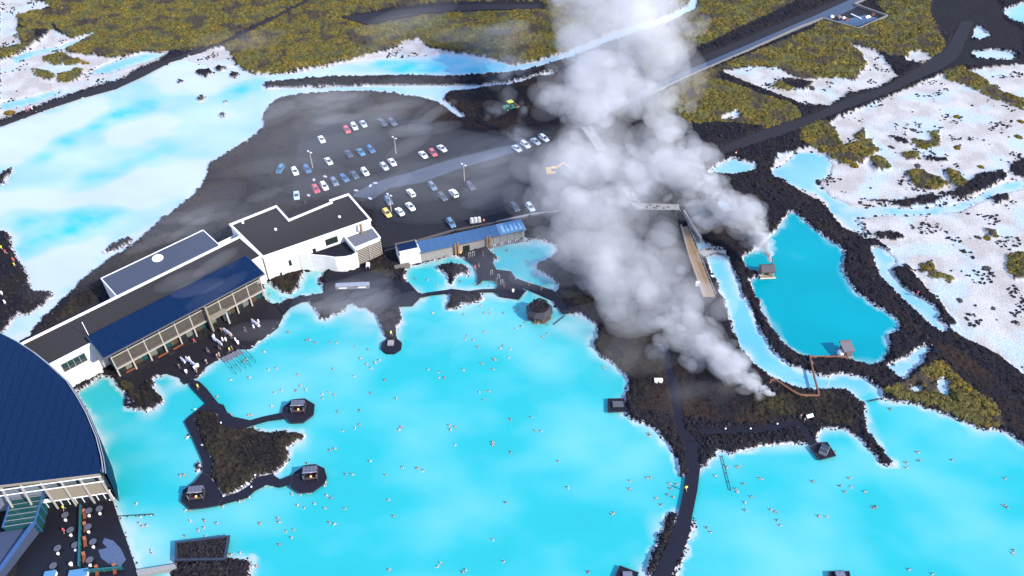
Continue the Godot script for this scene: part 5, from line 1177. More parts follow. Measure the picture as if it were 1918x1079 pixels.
func build_roads():
	drape(P([-70.2,-210.9,-73.6,-240.5,-60.8,-251.1,-38,-252.2,-11,-241.9,17.6,-233.4,14.2,-196.3,4.2,-193.1,-17.4,-187.1,-26.6,-182.9,-36.6,-177.3,-42,-196,-51,-206.6,-68.7,-200.7]), "car_park", M.lot, 0.60, "dark wet asphalt car park")
	drape(P([-51,-204.3,-44.4,-211.8,-32.9,-217.8,-21.1,-224.6,-7,-231,7.5,-237,8.2,-233.7,-5.2,-225.9,-17.3,-219.6,-28.9,-211.8,-38.9,-208.8,-43.3,-203.1]), "lot_road", M.wet, 0.625, "wet bluish lane across the car park")
	drape(P([29.2,-256.3,57.3,-278.5,96.5,-308.9,130.1,-335.4,151.9,-353.4,189.6,-384.3,201.1,-384.3,152.7,-345.4,121.3,-319.8,94.5,-299.5,65.2,-276.8,42.9,-258.2,32.5,-250]), "road", M.road, 0.61, "blue-grey asphalt road running up past the heath")
	drape(P([29.5,-260.8,58.1,-284.4,98,-315.8,128.9,-339.8,147.1,-353.4,184.4,-384.3,189.1,-384.3,151.4,-353.4,129.9,-335.4,96.3,-308.9,57.1,-278.5,29,-256.3]), "road_verge", M.gravel, 0.60, "dark gravel verge of the asphalt road")
	drape(P([-181.6,-248.6,-174.9,-254.8,-168.8,-263.2,-158.8,-271.5,-148.5,-279.7,-147,-285.2,-139.5,-294.1,-131.1,-301.4,-119.2,-310.9,-108.6,-328,-99.9,-340.9,-92.9,-353.4,-70.4,-396.4,-65.7,-396.4,-88.8,-353.4,-104.8,-328,-115.8,-311.4,-124.5,-303.2,-135.9,-294.1,-142.6,-282.7,-149.4,-273.1,-160,-265.9,-169.7,-257.4,-174.9,-251.9,-180.4,-246.1]), "path", M.gravel, 0.60, "dark gravel path on a causeway past the white lagoon")
	drape(P([69.5,-231.7,88,-243.3,106,-252.6,126.5,-266.7,142.3,-274.7,160.3,-290.5,176.9,-305.6,193.3,-331.2,199,-331.2,178.4,-297.7,162.9,-284,144.6,-271.5,123.9,-258.6,104.2,-246.1,88.4,-237.1,69.9,-227.2,52.3,-214.8,51.2,-219]), "gravel_road", M.gravel, 0.60, "dark gravel road between heath and silica flats")
	drape(P([-74,-335.4,-56.1,-340.9,-37.7,-346.5,-14.1,-348.8,12.2,-348.8,12,-344.2,-13.9,-343.1,-37.2,-339.8,-55,-332.2,-61.4,-328]), "track", M.gravel, 0.6, "dark track cut through the moss heath")
	# low pale wall round the road side and storage yard
	var w := thing("yard_wall", "low pale concrete wall running along the road and round the storage yard", "wall")
	var pts := [Vector3(50.95,1.0,-267.15), Vector3(65.63,1.0,-279.80), Vector3(95.15,1.0,-302.89), Vector3(122.60,1.0,-325.04), Vector3(134.14,1.0,-332.93), Vector3(146.42,1.0,-322.98), Vector3(162.95,1.0,-335.62), Vector3(152.42,1.0,-347.83), Vector3(160.43,1.0,-354.17), Vector3(192.94,1.0,-379.99)]
	var wc = grain(mat(Color(0.17, 0.16, 0.145), 0.9), M.rock.albedo_texture, 0.3)
	for k in pts.size() - 1:
		bar("wall_run", wc, w, pts[k] + Vector3(0, -0.2 + 0.004 * k, 0), pts[k + 1] + Vector3(0, -0.2 + 0.004 * k, 0), 0.6, 1.3)
	drape(P([135,-333.3,152.9,-347.6,162,-336.5,147.3,-325.4]), "storage_yard", M.lot, 0.605, "dark storage yard floor inside the low wall")
	# stacked pipes and goods in the yard
	var y := 0.61
	for k in 12:
		var o := thing("stored_pipe", "long dark blue pipe lying in the storage yard", "pipe", Vector3.ZERO, 0.0, "dark pipes lying in the storage yard")
		var a := Vector3(146.41,0.75,-325.59); var b := Vector3(158.09,0.75,-334.02); var d := Vector3(-1.0, 0, -0.7) * k * 0.62
		pipe("pipe", mat(Color(0.02, 0.05, 0.11), 0.4), o, [a + d, b + d * 0.6], 0.16, 8)
	var n := 0
	for e in [[Vector3(154.09,0.6,-334.36), M.plastic, "white covered heap in the storage yard", 2.2], [Vector3(144.01,0.6,-331.69), M.orange, "orange bundle of goods in the storage yard", 1.8], [Vector3(143.35,0.6,-333.29), M.plastic, "white sacks beside the orange bundle", 1.3], [Vector3(141.83,0.6,-334.36), mat(Color(0.3, 0.18, 0.15), 0.7), "pinkish crate in the storage yard", 1.2], [Vector3(138.74,0.6,-334.90), M.trim, "pale drums stacked near the yard's corner", 1.2], [Vector3(157.06,0.6,-337.06), M.rust, "rusty red beam lying in the storage yard", 1.4]]:
		var o := thing("stored_goods", e[2], "goods", e[0], 0.4)
		for q in 3: boxp("bale", e[1], o, Vector3(-e[3] * 0.5 + q * e[3] * 0.36, 0, -0.5 - 0.1 * q), Vector3(-e[3] * 0.5 + q * e[3] * 0.36 + e[3] * 0.33, 0.7 + 0.15 * ((q * 2) % 3), 0.5))
	w = thing("long_beam", "pale steel beam leaning across the stored pipes", "beam", Vector3.ZERO)
	bar("beam", M.trim, w, Vector3(147.67,1.2,-337.34), Vector3(150.53,1.2,-332.48), 0.35)
	# wall and fence line behind the bath house
	w = thing("lot_kerb_wall", "low dark kerb wall between car park and bath house", "wall")
	pts = [Vector3(-36.85,0.8,-177.03), Vector3(-26.52,0.8,-182.63), Vector3(-17.33,0.8,-186.89), Vector3(4.21,0.8,-193.11), Vector3(13.25,0.8,-196.31)]
	for k in pts.size() - 1: bar("wall_run", mat(Color(0.06, 0.055, 0.055), 0.9), w, pts[k] + Vector3(0, 0.004 * k, 0), pts[k + 1] + Vector3(0, 0.004 * k, 0), 0.35, 0.8)
	drape(P([-4.7,-191.8,6.7,-196,19.9,-197.7,19.7,-194.4,6.7,-193.4,5,-190.2,-3.1,-190.2]), "service_path", M.concrete, 0.64, "pale concrete path behind the bath house")

# ---------------------------------------------------------------- stones, moss
func stone_mesh(seed_: int, flat := 0.7, n := 10) -> ArrayMesh:
	# an angular lump: points on a sphere pushed in and out, joined by their hull
	var r := RandomNumberGenerator.new()
	r.seed = seed_
	var rings := 4; var v := PackedVector3Array(); var idx := PackedInt32Array()
	v.append(Vector3(0, 0.5 * flat, 0))
	for j in range(1, rings):
		for i in 7:
			var a := TAU * (i + 0.5 * j) / 7.0; var b := PI * j / rings
			v.append(Vector3(sin(b) * cos(a), cos(b) * flat, sin(b) * sin(a)) * 0.5 * r.randf_range(0.75, 1.25))
	v.append(Vector3(0, -0.4 * flat, 0))
	for i in 7: idx.append_array([0, 1 + (i + 1) % 7, 1 + i])
	for j in rings - 2:
		for i in 7:
			var a := 1 + j * 7 + i; var b := 1 + j * 7 + (i + 1) % 7
			idx.append_array([a, b, a + 7, b, b + 7, a + 7])
	for i in 7: idx.append_array([1 + (rings - 2) * 7 + i, 1 + (rings - 2) * 7 + (i + 1) % 7, v.size() - 1])
	var t := Tri.new()
	for k in range(0, idx.size(), 3): t.tri(v[idx[k]], v[idx[k + 1]], v[idx[k + 2]])
	return t.mesh()

func many(mesh: Mesh, m: Material, xs: Array, cols: Array) -> MultiMeshInstance3D:
	var mm := MultiMesh.new()
	mm.transform_format = MultiMesh.TRANSFORM_3D
	mm.use_colors = true
	mm.mesh = mesh
	mm.instance_count = xs.size()
	for k in xs.size():
		mm.set_instance_transform(k, xs[k]); mm.set_instance_color(k, cols[k])
	var o := MultiMeshInstance3D.new()
	o.multimesh = mm
	o.material_override = m
	return o

func rock_heap(n: int, where: Callable, keep: Callable, lo: float, hi: float) -> MultiMeshInstance3D:
	var xs := []; var cols := []
	for k in n:
		var p: Vector3 = where.call()
		if not keep.call(p): continue
		var s := rng.randf_range(lo, hi) * 2.0
		xs.append(Transform3D(Basis.from_euler(Vector3(rng.randf() * 3, rng.randf() * 6, rng.randf() * 3)).scaled(Vector3.ONE * s), p))
		var g := rng.randf_range(0.6, 1.5)
		cols.append(Color(0.020 * g, 0.0185 * g, 0.021 * g))
	return many(stone_mesh(5), M.rock, xs, cols)

func tuft_mesh(seed_: int) -> ArrayMesh:
	# a cushion of moss: many small tilted leaf-like faces over a low dome
	var r := RandomNumberGenerator.new()
	r.seed = seed_
	var t := Tri.new()
	for k in 46:
		var a := r.randf() * TAU; var b := acos(r.randf_range(0.05, 1.0))
		var rad := r.randf_range(0.75, 1.08)
		var p := Vector3(sin(b) * cos(a), cos(b) * 0.62, sin(b) * sin(a)) * 0.5 * rad
		var n := Vector3(p.x, p.y + 0.15, p.z).normalized()
		var u := n.cross(Vector3(r.randf_range(-1, 1), r.randf_range(-1, 1), r.randf_range(-1, 1))).normalized() * r.randf_range(0.10, 0.2)
		var w := (n.cross(u).normalized() + n * r.randf_range(-0.6, 0.6)) * r.randf_range(0.10, 0.2)
		t.tri(p - u, p + w, p + u); t.tri(p - u, p + u, p - w)
	return t.mesh()

func scatter_land():
	# stones strewn over lava banks and along the shores, moss cushions over the heath
	var rocks := [[], [], []]; var rc := [[], [], []]
	var moss := [[], []]; var mc := [[], []]
	var tries := 0
	var nr := 0; var nm := 0
	while tries < 420000:
		tries += 1
		var z := -66.0 - 330.0 * pow(rng.randf(), 1.25)
		var x := rng.randf_range(-1, 1) * (half_x(z) - 4.0)
		var k := kind_at(x, z)
		if k == FLAT: continue
		var w := at_(wet, x, z)
		if k == MOSS and nm < 60000:
			if n_cell.get_noise_2d(x, z) < -0.08 + rng.randf_range(-0.12, 0.05): continue
			var s := rng.randf_range(0.5, 1.5)
			var i := rng.randi() % 2
			moss[i].append(Transform3D(Basis(Vector3.UP, rng.randf() * TAU).scaled(Vector3(s, s * rng.randf_range(0.55, 0.9), s)), Vector3(x, ground_y(x, z) - 0.12, z)))
			var g := n_big.get_noise_2d(x * 2.5, z * 2.5)
			var c := Color(0.125, 0.112, 0.033).lerp(Color(0.185, 0.135, 0.03), clampf(0.3 + 1.6 * g + rng.randf_range(-0.25, 0.25), 0, 1)).lerp(Color(0.05, 0.036, 0.022), rng.randf() * 0.5)
			if rng.randf() < 0.02: c = Color(0.26, 0.15, 0.012)
			mc[i].append(c); nm += 1
		elif k in [LAVA, BROWN, HEATH] or (k == WATER and w < 0.62) or (k == SILICA and (n_cell.get_noise_2d(x * 0.8, z * 0.8) > 0.29 or rng.randf() < 0.005)):
			var shore := w > 0.12
			if k == BROWN and rng.randf() < 0.8: continue
			if not shore and rng.randf() < (0.45 if z > -130.0 else 0.7): continue
			var y := ground_y(x, z)
			if k == WATER and y < -0.35: continue
			var s := rng.randf_range(0.22, 0.55) * (1.25 if z < -180.0 else 1.0) * (1.0 if rng.randf() > 0.04 else 1.9)
			if k == SILICA: s = rng.randf_range(0.25, 0.9)
			if k == HEATH: s *= 0.75
			var i := rng.randi() % 3
			rocks[i].append(Transform3D(Basis.from_euler(Vector3(rng.randf_range(-0.5, 0.5), rng.randf() * TAU, rng.randf_range(-0.5, 0.5))).scaled(Vector3(s, s, s) * Vector3(rng.randf_range(0.8, 1.2), 1, rng.randf_range(0.8, 1.2))), Vector3(x, maxf(y, -0.1) + s * 0.12, z)))
			var g := rng.randf_range(0.55, 1.6)
			var c := (Color(0.018, 0.017, 0.0215).lerp(Color(0.030, 0.024, 0.021), rng.randf() * 0.6) if k != HEATH else Color(0.031, 0.025, 0.019).lerp(Color(0.018, 0.016, 0.016), rng.randf())) * g
			if (k == WATER or (w > 0.3 and y < 0.35)) and rng.randf() < 0.45: c = Color(0.42, 0.42, 0.43)
			rc[i].append(c); nr += 1
	for i in 3:
		var o := many(stone_mesh(20 + i), M.rock, rocks[i], rc[i])
		o.name = numbered("lava_stones"); add_child(o)
		tag(o, ["black and silica-crusted lava stones strewn over the banks", "loose angular lava rubble on the banks and shores", "small dark lava stones scattered on banks and flats"][i], "stones", "", "stuff")
	for i in 2:
		var o := many(tuft_mesh(30 + i), M.rock, moss[i], mc[i])
		o.name = numbered("moss_cushions"); add_child(o)
		tag(o, ["olive and golden moss cushions covering the heath", "brownish moss tufts mixed into the heath"][i], "moss", "", "stuff")
	print("rocks ", nr, " moss ", nm)
	# single mounds and boulders that stand out on the white flats
	var mounds := [[Vector3(151.46,0.3,-232.52), 1.7, 1, "yellow-green moss mound on bare silica"], [Vector3(133.21,0.3,-227.31), 2.6, 1, "wide dark-rimmed moss mound on the silica flat"], [Vector3(133.96,0.3,-221.62), 1.9, 0, "brown lava mound beside a few small stones"], [Vector3(139.96,0.3,-232.85), 2.6, 1, "rough moss-topped lava mound next to a taller rock"], [Vector3(145.15,0.3,-236.87), 2.2, 0, "tall brown lava rock on the silica flat"], [Vector3(159.52,0.3,-252.73), 1.6, 1, "round brown moss hummock above the silica flat"], [Vector3(154.49,0.3,-221.00), 1.3, 1, "narrow bright yellow moss mound by the curved track"], [Vector3(120.63,0.3,-221.31), 3.0, 0, "stony moss heap at the edge of the pale pool"], [Vector3(175.47,0.3,-239.25), 1.8, 1, "orange-brown mound with dark stones"], [Vector3(180.97,0.3,-249.45), 1.6, 1, "small orange moss mound near the moss band"], [Vector3(108.45,0.3,-201.35), 1.4, 0, "lone dark boulder beside the pale water"], [Vector3(117.27,0.3,-169.91), 2.9, 1, "large olive moss hummock east of the stream"], [Vector3(119.86,0.3,-166.52), 2.0, 0, "low stony tail of the olive hummock"], [Vector3(110.28,0.3,-165.63), 1.3, 1, "small moss mound on the stream bank"], [Vector3(111.59,0.3,-171.74), 1.5, 0, "dark stone cluster above the stream bend"], [Vector3(134.37,0.3,-170.36), 1.8, 0, "brown stone heap on the wide white flat"], [Vector3(121.41,0.3,-157.21), 1.5, 0, "low brown stone heap near the gravel fan"], [Vector3(129.01,0.3,-154.10), 1.2, 0, "single dark rock on the wide white flat"], [Vector3(140.71,0.3,-243.76), 1.7, 0, "dark lava rock in the upper silica flat"], [Vector3(129.05,0.3,-232.85), 1.6, 0, "dark low rock west of the mound group"], [Vector3(137.89,0.3,-184.24), 1.6, 0, "dark stones ringed by white silica"], [Vector3(140.46,0.3,-183.99), 1.5, 1, "ochre moss mound in the pale scree"], [Vector3(160.03,0.3,-251.64), 1.0, 0, "flat brown hummock beside the round one"], [Vector3(-181.16,0.5,-254.98), 2.4, 1, "brown mossy knoll at the causeway's end"], [Vector3(112.85,0.6,-221.48), 1.8, 1, "golden moss mound on the lava between pools"], [Vector3(89.50,0.4,-245.71), 1.8, 1, "yellow moss mound beside the gravel road"], [Vector3(113.11,0.4,-273.46), 2.2, 0, "dark lava mound in the upper white patch"]]
	for e in mounds:
		var o := thing("moss_mound" if e[2] else "lava_boulder", e[3].replace("right-hand ", ""), "mound" if e[2] else "boulder", e[0], rng.randf() * 6.0)
		var t := Tri.new()
		var nn := FastNoiseLite.new()
		nn.seed = rng.randi() % 1000; nn.frequency = 0.9
		var g := []
		for j in 7:
			var row := []
			for i in 16:
				var a := TAU * i / 16.0; var b := PI * 0.5 * j / 6.0
				var d := Vector3(cos(b) * cos(a) * 1.25, sin(b) * 0.55, cos(b) * sin(a) * 0.9)
				row.append(d * e[1] * 0.62 * (1.0 + 0.55 * nn.get_noise_3dv(d * 2.0)) - Vector3(0, 0.15, 0))
			g.append(row)
		for j in 6:
			for i in 16:
				t.quad(g[j][i], g[j + 1][i], g[j + 1][(i + 1) % 16], g[j][(i + 1) % 16])
		put(t.mesh(), "body", grain(mat(Color(0.05, 0.04, 0.026) if e[2] else Color(0.032, 0.027, 0.026), 0.95), M.rock.albedo_texture, 0.6), o)
		if e[2]:
			var xs := []; var cs := []
			for q in int(34 * e[1]):
				var a := rng.randf() * TAU; var b := rng.randf_range(0.25, 1.5)
				var d: Vector3 = Vector3(cos(b) * cos(a) * 1.25, sin(b) * 0.55, cos(b) * sin(a) * 0.9) * e[1] * 0.6
				xs.append(Transform3D(Basis(Vector3.UP, rng.randf() * 6).scaled(Vector3.ONE * rng.randf_range(0.4, 0.85)), d - Vector3(0, 0.2, 0)))
				cs.append(Color(0.13, 0.10, 0.014).lerp(Color(0.25, 0.16, 0.012), rng.randf()) * (0.7 if rng.randf() < 0.3 else 1.0))
			var mm := many(tuft_mesh(31), M.rock, xs, cs)
			mm.name = "moss"; mm.set_meta("kind", "stuff"); o.add_child(mm)

# ---------------------------------------------------------------- vehicles
func loft(st: Array) -> ArrayMesh:
	# closed hull through stations [z, half width, bottom, belt, top]; the top edge is drawn in a little
	var t := Tri.new()
	var rings := []
	for s in st:
		var w: float = s[1]
		rings.append([Vector3(-w * 0.92, s[2], s[0]), Vector3(-w, lerpf(s[2], s[3], 0.35), s[0]), Vector3(-w * 0.985, s[3], s[0]), Vector3(-w * 0.86, s[4], s[0]), Vector3(w * 0.86, s[4], s[0]), Vector3(w * 0.985, s[3], s[0]), Vector3(w, lerpf(s[2], s[3], 0.35), s[0]), Vector3(w * 0.92, s[2], s[0])])
	for k in rings.size() - 1:
		for i in 8:
			t.quad(rings[k][i], rings[k + 1][i], rings[k + 1][(i + 1) % 8], rings[k][(i + 1) % 8])
	for i in range(1, 7):
		t.tri(rings[0][0], rings[0][i], rings[0][i + 1])
		t.tri(rings[-1][0], rings[-1][i + 1], rings[-1][i])
	return t.mesh()

var car_proto := {}
func make_car(kind: String) -> Node3D:
	var s := Node3D.new()
	s.name = "parked_car"
	var paint := mat(Color(0.5, 0.5, 0.5), 0.3)
	var tall: float = {"hatchback": 1.48, "saloon": 1.43, "estate": 1.50, "off-roader": 1.75}[kind]
	var back: float = {"hatchback": -1.95, "saloon": -1.25, "estate": -2.15, "off-roader": -2.2}[kind]
	var hw := 0.88 if kind != "off-roader" else 0.93
	var belt := tall * 0.63
	put(loft([[-2.15, hw * 0.86, 0.34, belt * 0.72, belt * 0.82], [-2.0, hw * 0.95, 0.26, belt * 0.93, belt * 0.99], [-1.0, hw, 0.24, belt * 0.97, belt * 1.02], [0.6, hw, 0.24, belt * 0.95, belt], [1.1, hw, 0.24, belt * 0.88, belt * 0.95], [1.95, hw * 0.93, 0.26, belt * 0.74, belt * 0.8], [2.15, hw * 0.78, 0.36, belt * 0.6, belt * 0.66]]), "body", paint, s)
	# cabin glass and roof
	var b := belt * 0.98
	var lo := [Vector3(-hw * 0.84, b, back), Vector3(hw * 0.84, b, back), Vector3(hw * 0.84, b, 0.95), Vector3(-hw * 0.84, b, 0.95)]
	var hi := [Vector3(-hw * 0.68, tall - 0.03, back + 0.35), Vector3(hw * 0.68, tall - 0.03, back + 0.35), Vector3(hw * 0.68, tall - 0.03, 0.12), Vector3(-hw * 0.68, tall - 0.03, 0.12)]
	var glass := mat(Color(0.02, 0.03, 0.04), 0.08)
	var nm := ["rear_window", "side_window", "windscreen", "side_window"]
	for k in 4:
		var t := Tri.new()
		t.quad(lo[k], lo[(k + 1) % 4], hi[(k + 1) % 4], hi[k])
		put(t.mesh(), nm[k], glass, s)
	for k in 4:
		bar("pillar", paint, s, lo[k], hi[k], 0.09)
	if kind != "saloon":
		bar("pillar", paint, s, Vector3(-hw * 0.84, b, -0.7), Vector3(-hw * 0.68, tall - 0.03, -0.65), 0.08)
		bar("pillar", paint, s, Vector3(hw * 0.84, b, -0.7), Vector3(hw * 0.68, tall - 0.03, -0.65), 0.08)
	var r := Tri.new()
	var c := [hi[0] + Vector3(-0.03, 0, -0.1), hi[1] + Vector3(0.03, 0, -0.1), hi[2] + Vector3(0.03, 0, 0.06), hi[3] + Vector3(-0.03, 0, 0.06)]
	var d := [c[0] + Vector3(0.14, 0.07, 0.12), c[1] + Vector3(-0.14, 0.07, 0.12), c[2] + Vector3(-0.14, 0.07, -0.16), c[3] + Vector3(0.14, 0.07, -0.16)]
	for k in 4: r.quad(c[k], c[(k + 1) % 4], d[(k + 1) % 4], d[k])
	r.quad(d[0], d[1], d[2], d[3])
	put(r.mesh(), "roof", paint, s)
	var tyre := Tri.new(); tyre.tube(Vector3(-0.11, 0, 0), Vector3(0.11, 0, 0), 0.32, 0.32, 14)
	var rim := Tri.new(); rim.tube(Vector3(-0.125, 0, 0), Vector3(0.125, 0, 0), 0.2, 0.2, 10)
	for v in [Vector3(-0.8, 0.32, 1.35), Vector3(0.8, 0.32, 1.35), Vector3(-0.8, 0.32, -1.3), Vector3(0.8, 0.32, -1.3)]:
		var w := put(tyre.mesh(), "wheel", M.black, s, Transform3D(Basis(), v))
		put(rim.mesh(), "rim", M.steel, w)
	var lamp := mat(Color(0.7, 0.7, 0.72), 0.15)
	for x in [-0.58, 0.58]:
		boxp("headlight", lamp, s, Vector3(x - 0.16, belt * 0.55, 2.02), Vector3(x + 0.16, belt * 0.72, 2.12))
		boxp("tail_light", M.red, s, Vector3(x * 1.1 - 0.13, belt * 0.6, -2.19), Vector3(x * 1.1 + 0.13, belt * 0.8, -2.1))
		boxp("mirror", paint, s, Vector3(signf(x) * 0.9 - 0.12, b + 0.02, 0.72), Vector3(signf(x) * 0.9 + 0.12, b + 0.14, 0.82))
	boxp("bumper", M.black, s, Vector3(-hw * 0.75, 0.3, 2.08), Vector3(hw * 0.75, 0.44, 2.2))
	return s

func park(kind: String, at: Vector3, deg: float, color: Color, label: String):
	if not car_proto.has(kind): car_proto[kind] = make_car(kind)
	var c: Node3D = car_proto[kind].duplicate()
	c.name = numbered("parked_car")
	add_child(c)
	c.position = at; c.rotation.y = deg_to_rad(deg)
	tag(c, label, "car", "cars in the car park")
	var m := mat(color, 0.28)
	m.clearcoat_enabled = true
	m.clearcoat = 0.6
	for o in c.get_children():
		if o.name.begins_with("body") or o.name.begins_with("roof") or o.name.begins_with("pillar") or o.name.begins_with("mirror"):
			o.material_override = m

func build_cars():
	var W := Color(0.62, 0.62, 0.6); var S := Color(0.36, 0.39, 0.42); var B := Color(0.02, 0.08, 0.19); var T := Color(0.015, 0.13, 0.22); var K := Color(0.016, 0.026, 0.05); var R := Color(0.42, 0.03, 0.04); var G := Color(0.09, 0.12, 0.16)
	for e in [
		["estate", Vector3(-75.57,0.62,-218.37), -8, T, "teal estate car parked at the outer end of its row, square to the others"], ["hatchback", Vector3(-70.61,0.62,-217.15), 27, W, "white hatchback between the teal estate and a blue car"], ["estate", Vector3(-66.84,0.62,-218.37), 30, B, "blue estate car under the lamp post beside a white hatchback"],
		["saloon", Vector3(-65.27,0.62,-236.36), 27, W, "white saloon standing alone at the back of the car park"], ["saloon", Vector3(-60.64,0.62,-223.02), 32, Color(0.52, 0.51, 0.44), "cream saloon standing alone near the lamp post"],
		["hatchback", Vector3(-57.59,0.62,-242.54), 27, R, "bright red hatchback at the end of the back row"], ["estate", Vector3(-55.28,0.62,-244.64), 27, W, "white estate car next to the bright red hatchback"], ["saloon", Vector3(-52.34,0.62,-246.41), 27, S, "silver saloon third in the back row from the red hatchback"],
		["off-roader", Vector3(-45.79,0.62,-246.77), 45, K, "black off-roader in the misty back row"], ["off-roader", Vector3(-42.25,0.62,-247.13), 38, Color(0.05, 0.05, 0.07), "dark grey off-roader beside the black one"],
		["saloon", Vector3(-54.77,0.62,-227.47), 33, K, "dark navy saloon first of three blue cars"], ["saloon", Vector3(-50.79,0.62,-228.43), 33, T, "mid-blue saloon between two other blue cars"], ["estate", Vector3(-47.59,0.62,-230.06), 33, B, "blue estate car last of three blue cars"],
		["hatchback", Vector3(-41.89,0.62,-219.91), 34, S, "silver hatchback beside a white saloon in the middle row"], ["saloon", Vector3(-39.53,0.62,-222.39), 30, W, "white saloon beside a silver hatchback in the middle row"],
		["hatchback", Vector3(-47.79,0.62,-216.85), 30, W, "white hatchback at the end of the long front row"], ["saloon", Vector3(-51.00,0.62,-215.04), 35, Color(0.02, 0.05, 0.08), "dark saloon next to the white hatchback in the front row"], ["hatchback", Vector3(-54.01,0.62,-213.25), 40, B, "dark blue hatchback in the front row"], ["estate", Vector3(-56.77,0.62,-211.18), 30, G, "grey-blue estate car in the front row"], ["estate", Vector3(-59.62,0.62,-208.84), 30, W, "white estate car between red and grey-blue cars"], ["hatchback", Vector3(-62.08,0.62,-207.40), 28, R, "dark red hatchback at the end of the front row"],
		["saloon", Vector3(-67.49,0.62,-203.99), 14, Color(0.3, 0.4, 0.48), "pale blue saloon standing alone near the entrance block"],
		["saloon", Vector3(-29.66,0.62,-226.82), 33, W, "white saloon beside a red car across the wet lane"], ["hatchback", Vector3(-26.54,0.62,-228.11), 30, Color(0.45, 0.06, 0.06), "faded red hatchback between two white cars"], ["saloon", Vector3(-23.65,0.62,-230.71), 38, W, "white saloon on the far side of the faded red hatchback"],
		["estate", Vector3(-31.78,0.62,-205.40), 210, W, "white estate car just below the wet lane"], ["estate", Vector3(-25.31,0.62,-208.84), 30, G, "misty grey-blue estate car below the wet lane"], ["off-roader", Vector3(-18.32,0.62,-205.12), 210, W, "white off-roader next to a dark grey car"], ["estate", Vector3(-13.25,0.62,-208.84), 32, Color(0.06, 0.025, 0.05), "dark purple estate car at the foot of a lamp post"], ["estate", Vector3(-21.72,0.62,-203.15), 33, Color(0.04, 0.05, 0.06), "dark grey estate car next to a white off-roader"],
		["saloon", Vector3(-31.28,0.62,-198.17), 33, W, "white saloon nosing towards the bath house"], ["saloon", Vector3(-34.32,0.62,-195.74), 212, Color(0.5, 0.53, 0.57), "silver-white saloon parked beside the yellow hatchback"], ["hatchback", Vector3(-38.15,0.62,-194.94), 32, Color(0.6, 0.38, 0.06), "yellow hatchback beside the entrance block"], ["estate", Vector3(-38.37,0.62,-201.19), 28, Color(0.07, 0.10, 0.15), "slate estate car behind the yellow hatchback"],
		["estate", Vector3(-18.31,0.62,-189.94), 26, Color(0.06, 0.12, 0.19), "steel-blue estate car alone beside the bath house"], ["estate", Vector3(0.82,0.62,-197.90), 28, K, "black-blue estate car near the edge of the steam"], ["hatchback", Vector3(5.59,0.62,-197.90), 25, S, "silver hatchback half veiled in steam"],
		["saloon", Vector3(1.63,0.62,-230.71), 35, W, "white saloon veiled by steam, first of four"], ["estate", Vector3(4.54,0.62,-233.02), 35, W, "white estate car veiled by steam, second of four"], ["saloon", Vector3(8.04,0.62,-235.02), 35, S, "silver saloon veiled by steam, third of four"], ["estate", Vector3(11.02,0.62,-237.04), 35, W, "white estate car veiled by steam, last of four"]]:
		park(e[0], e[1], e[2], e[3], e[4])
	for k in car_proto: car_proto[k].free()

func wheel_at(s: Node3D, v: Vector3, r: float, w: float):
	var t := Tri.new(); t.tube(Vector3(-w, 0, 0), Vector3(w, 0, 0), r, r, 16)
	var o := put(t.mesh(), "wheel", M.black, s, Transform3D(Basis(), v))
	var q := Tri.new(); q.tube(Vector3(-w - 0.02, 0, 0), Vector3(w + 0.02, 0, 0), r * 0.5, r * 0.5, 10)
	put(q.mesh(), "rim", M.steel, o)

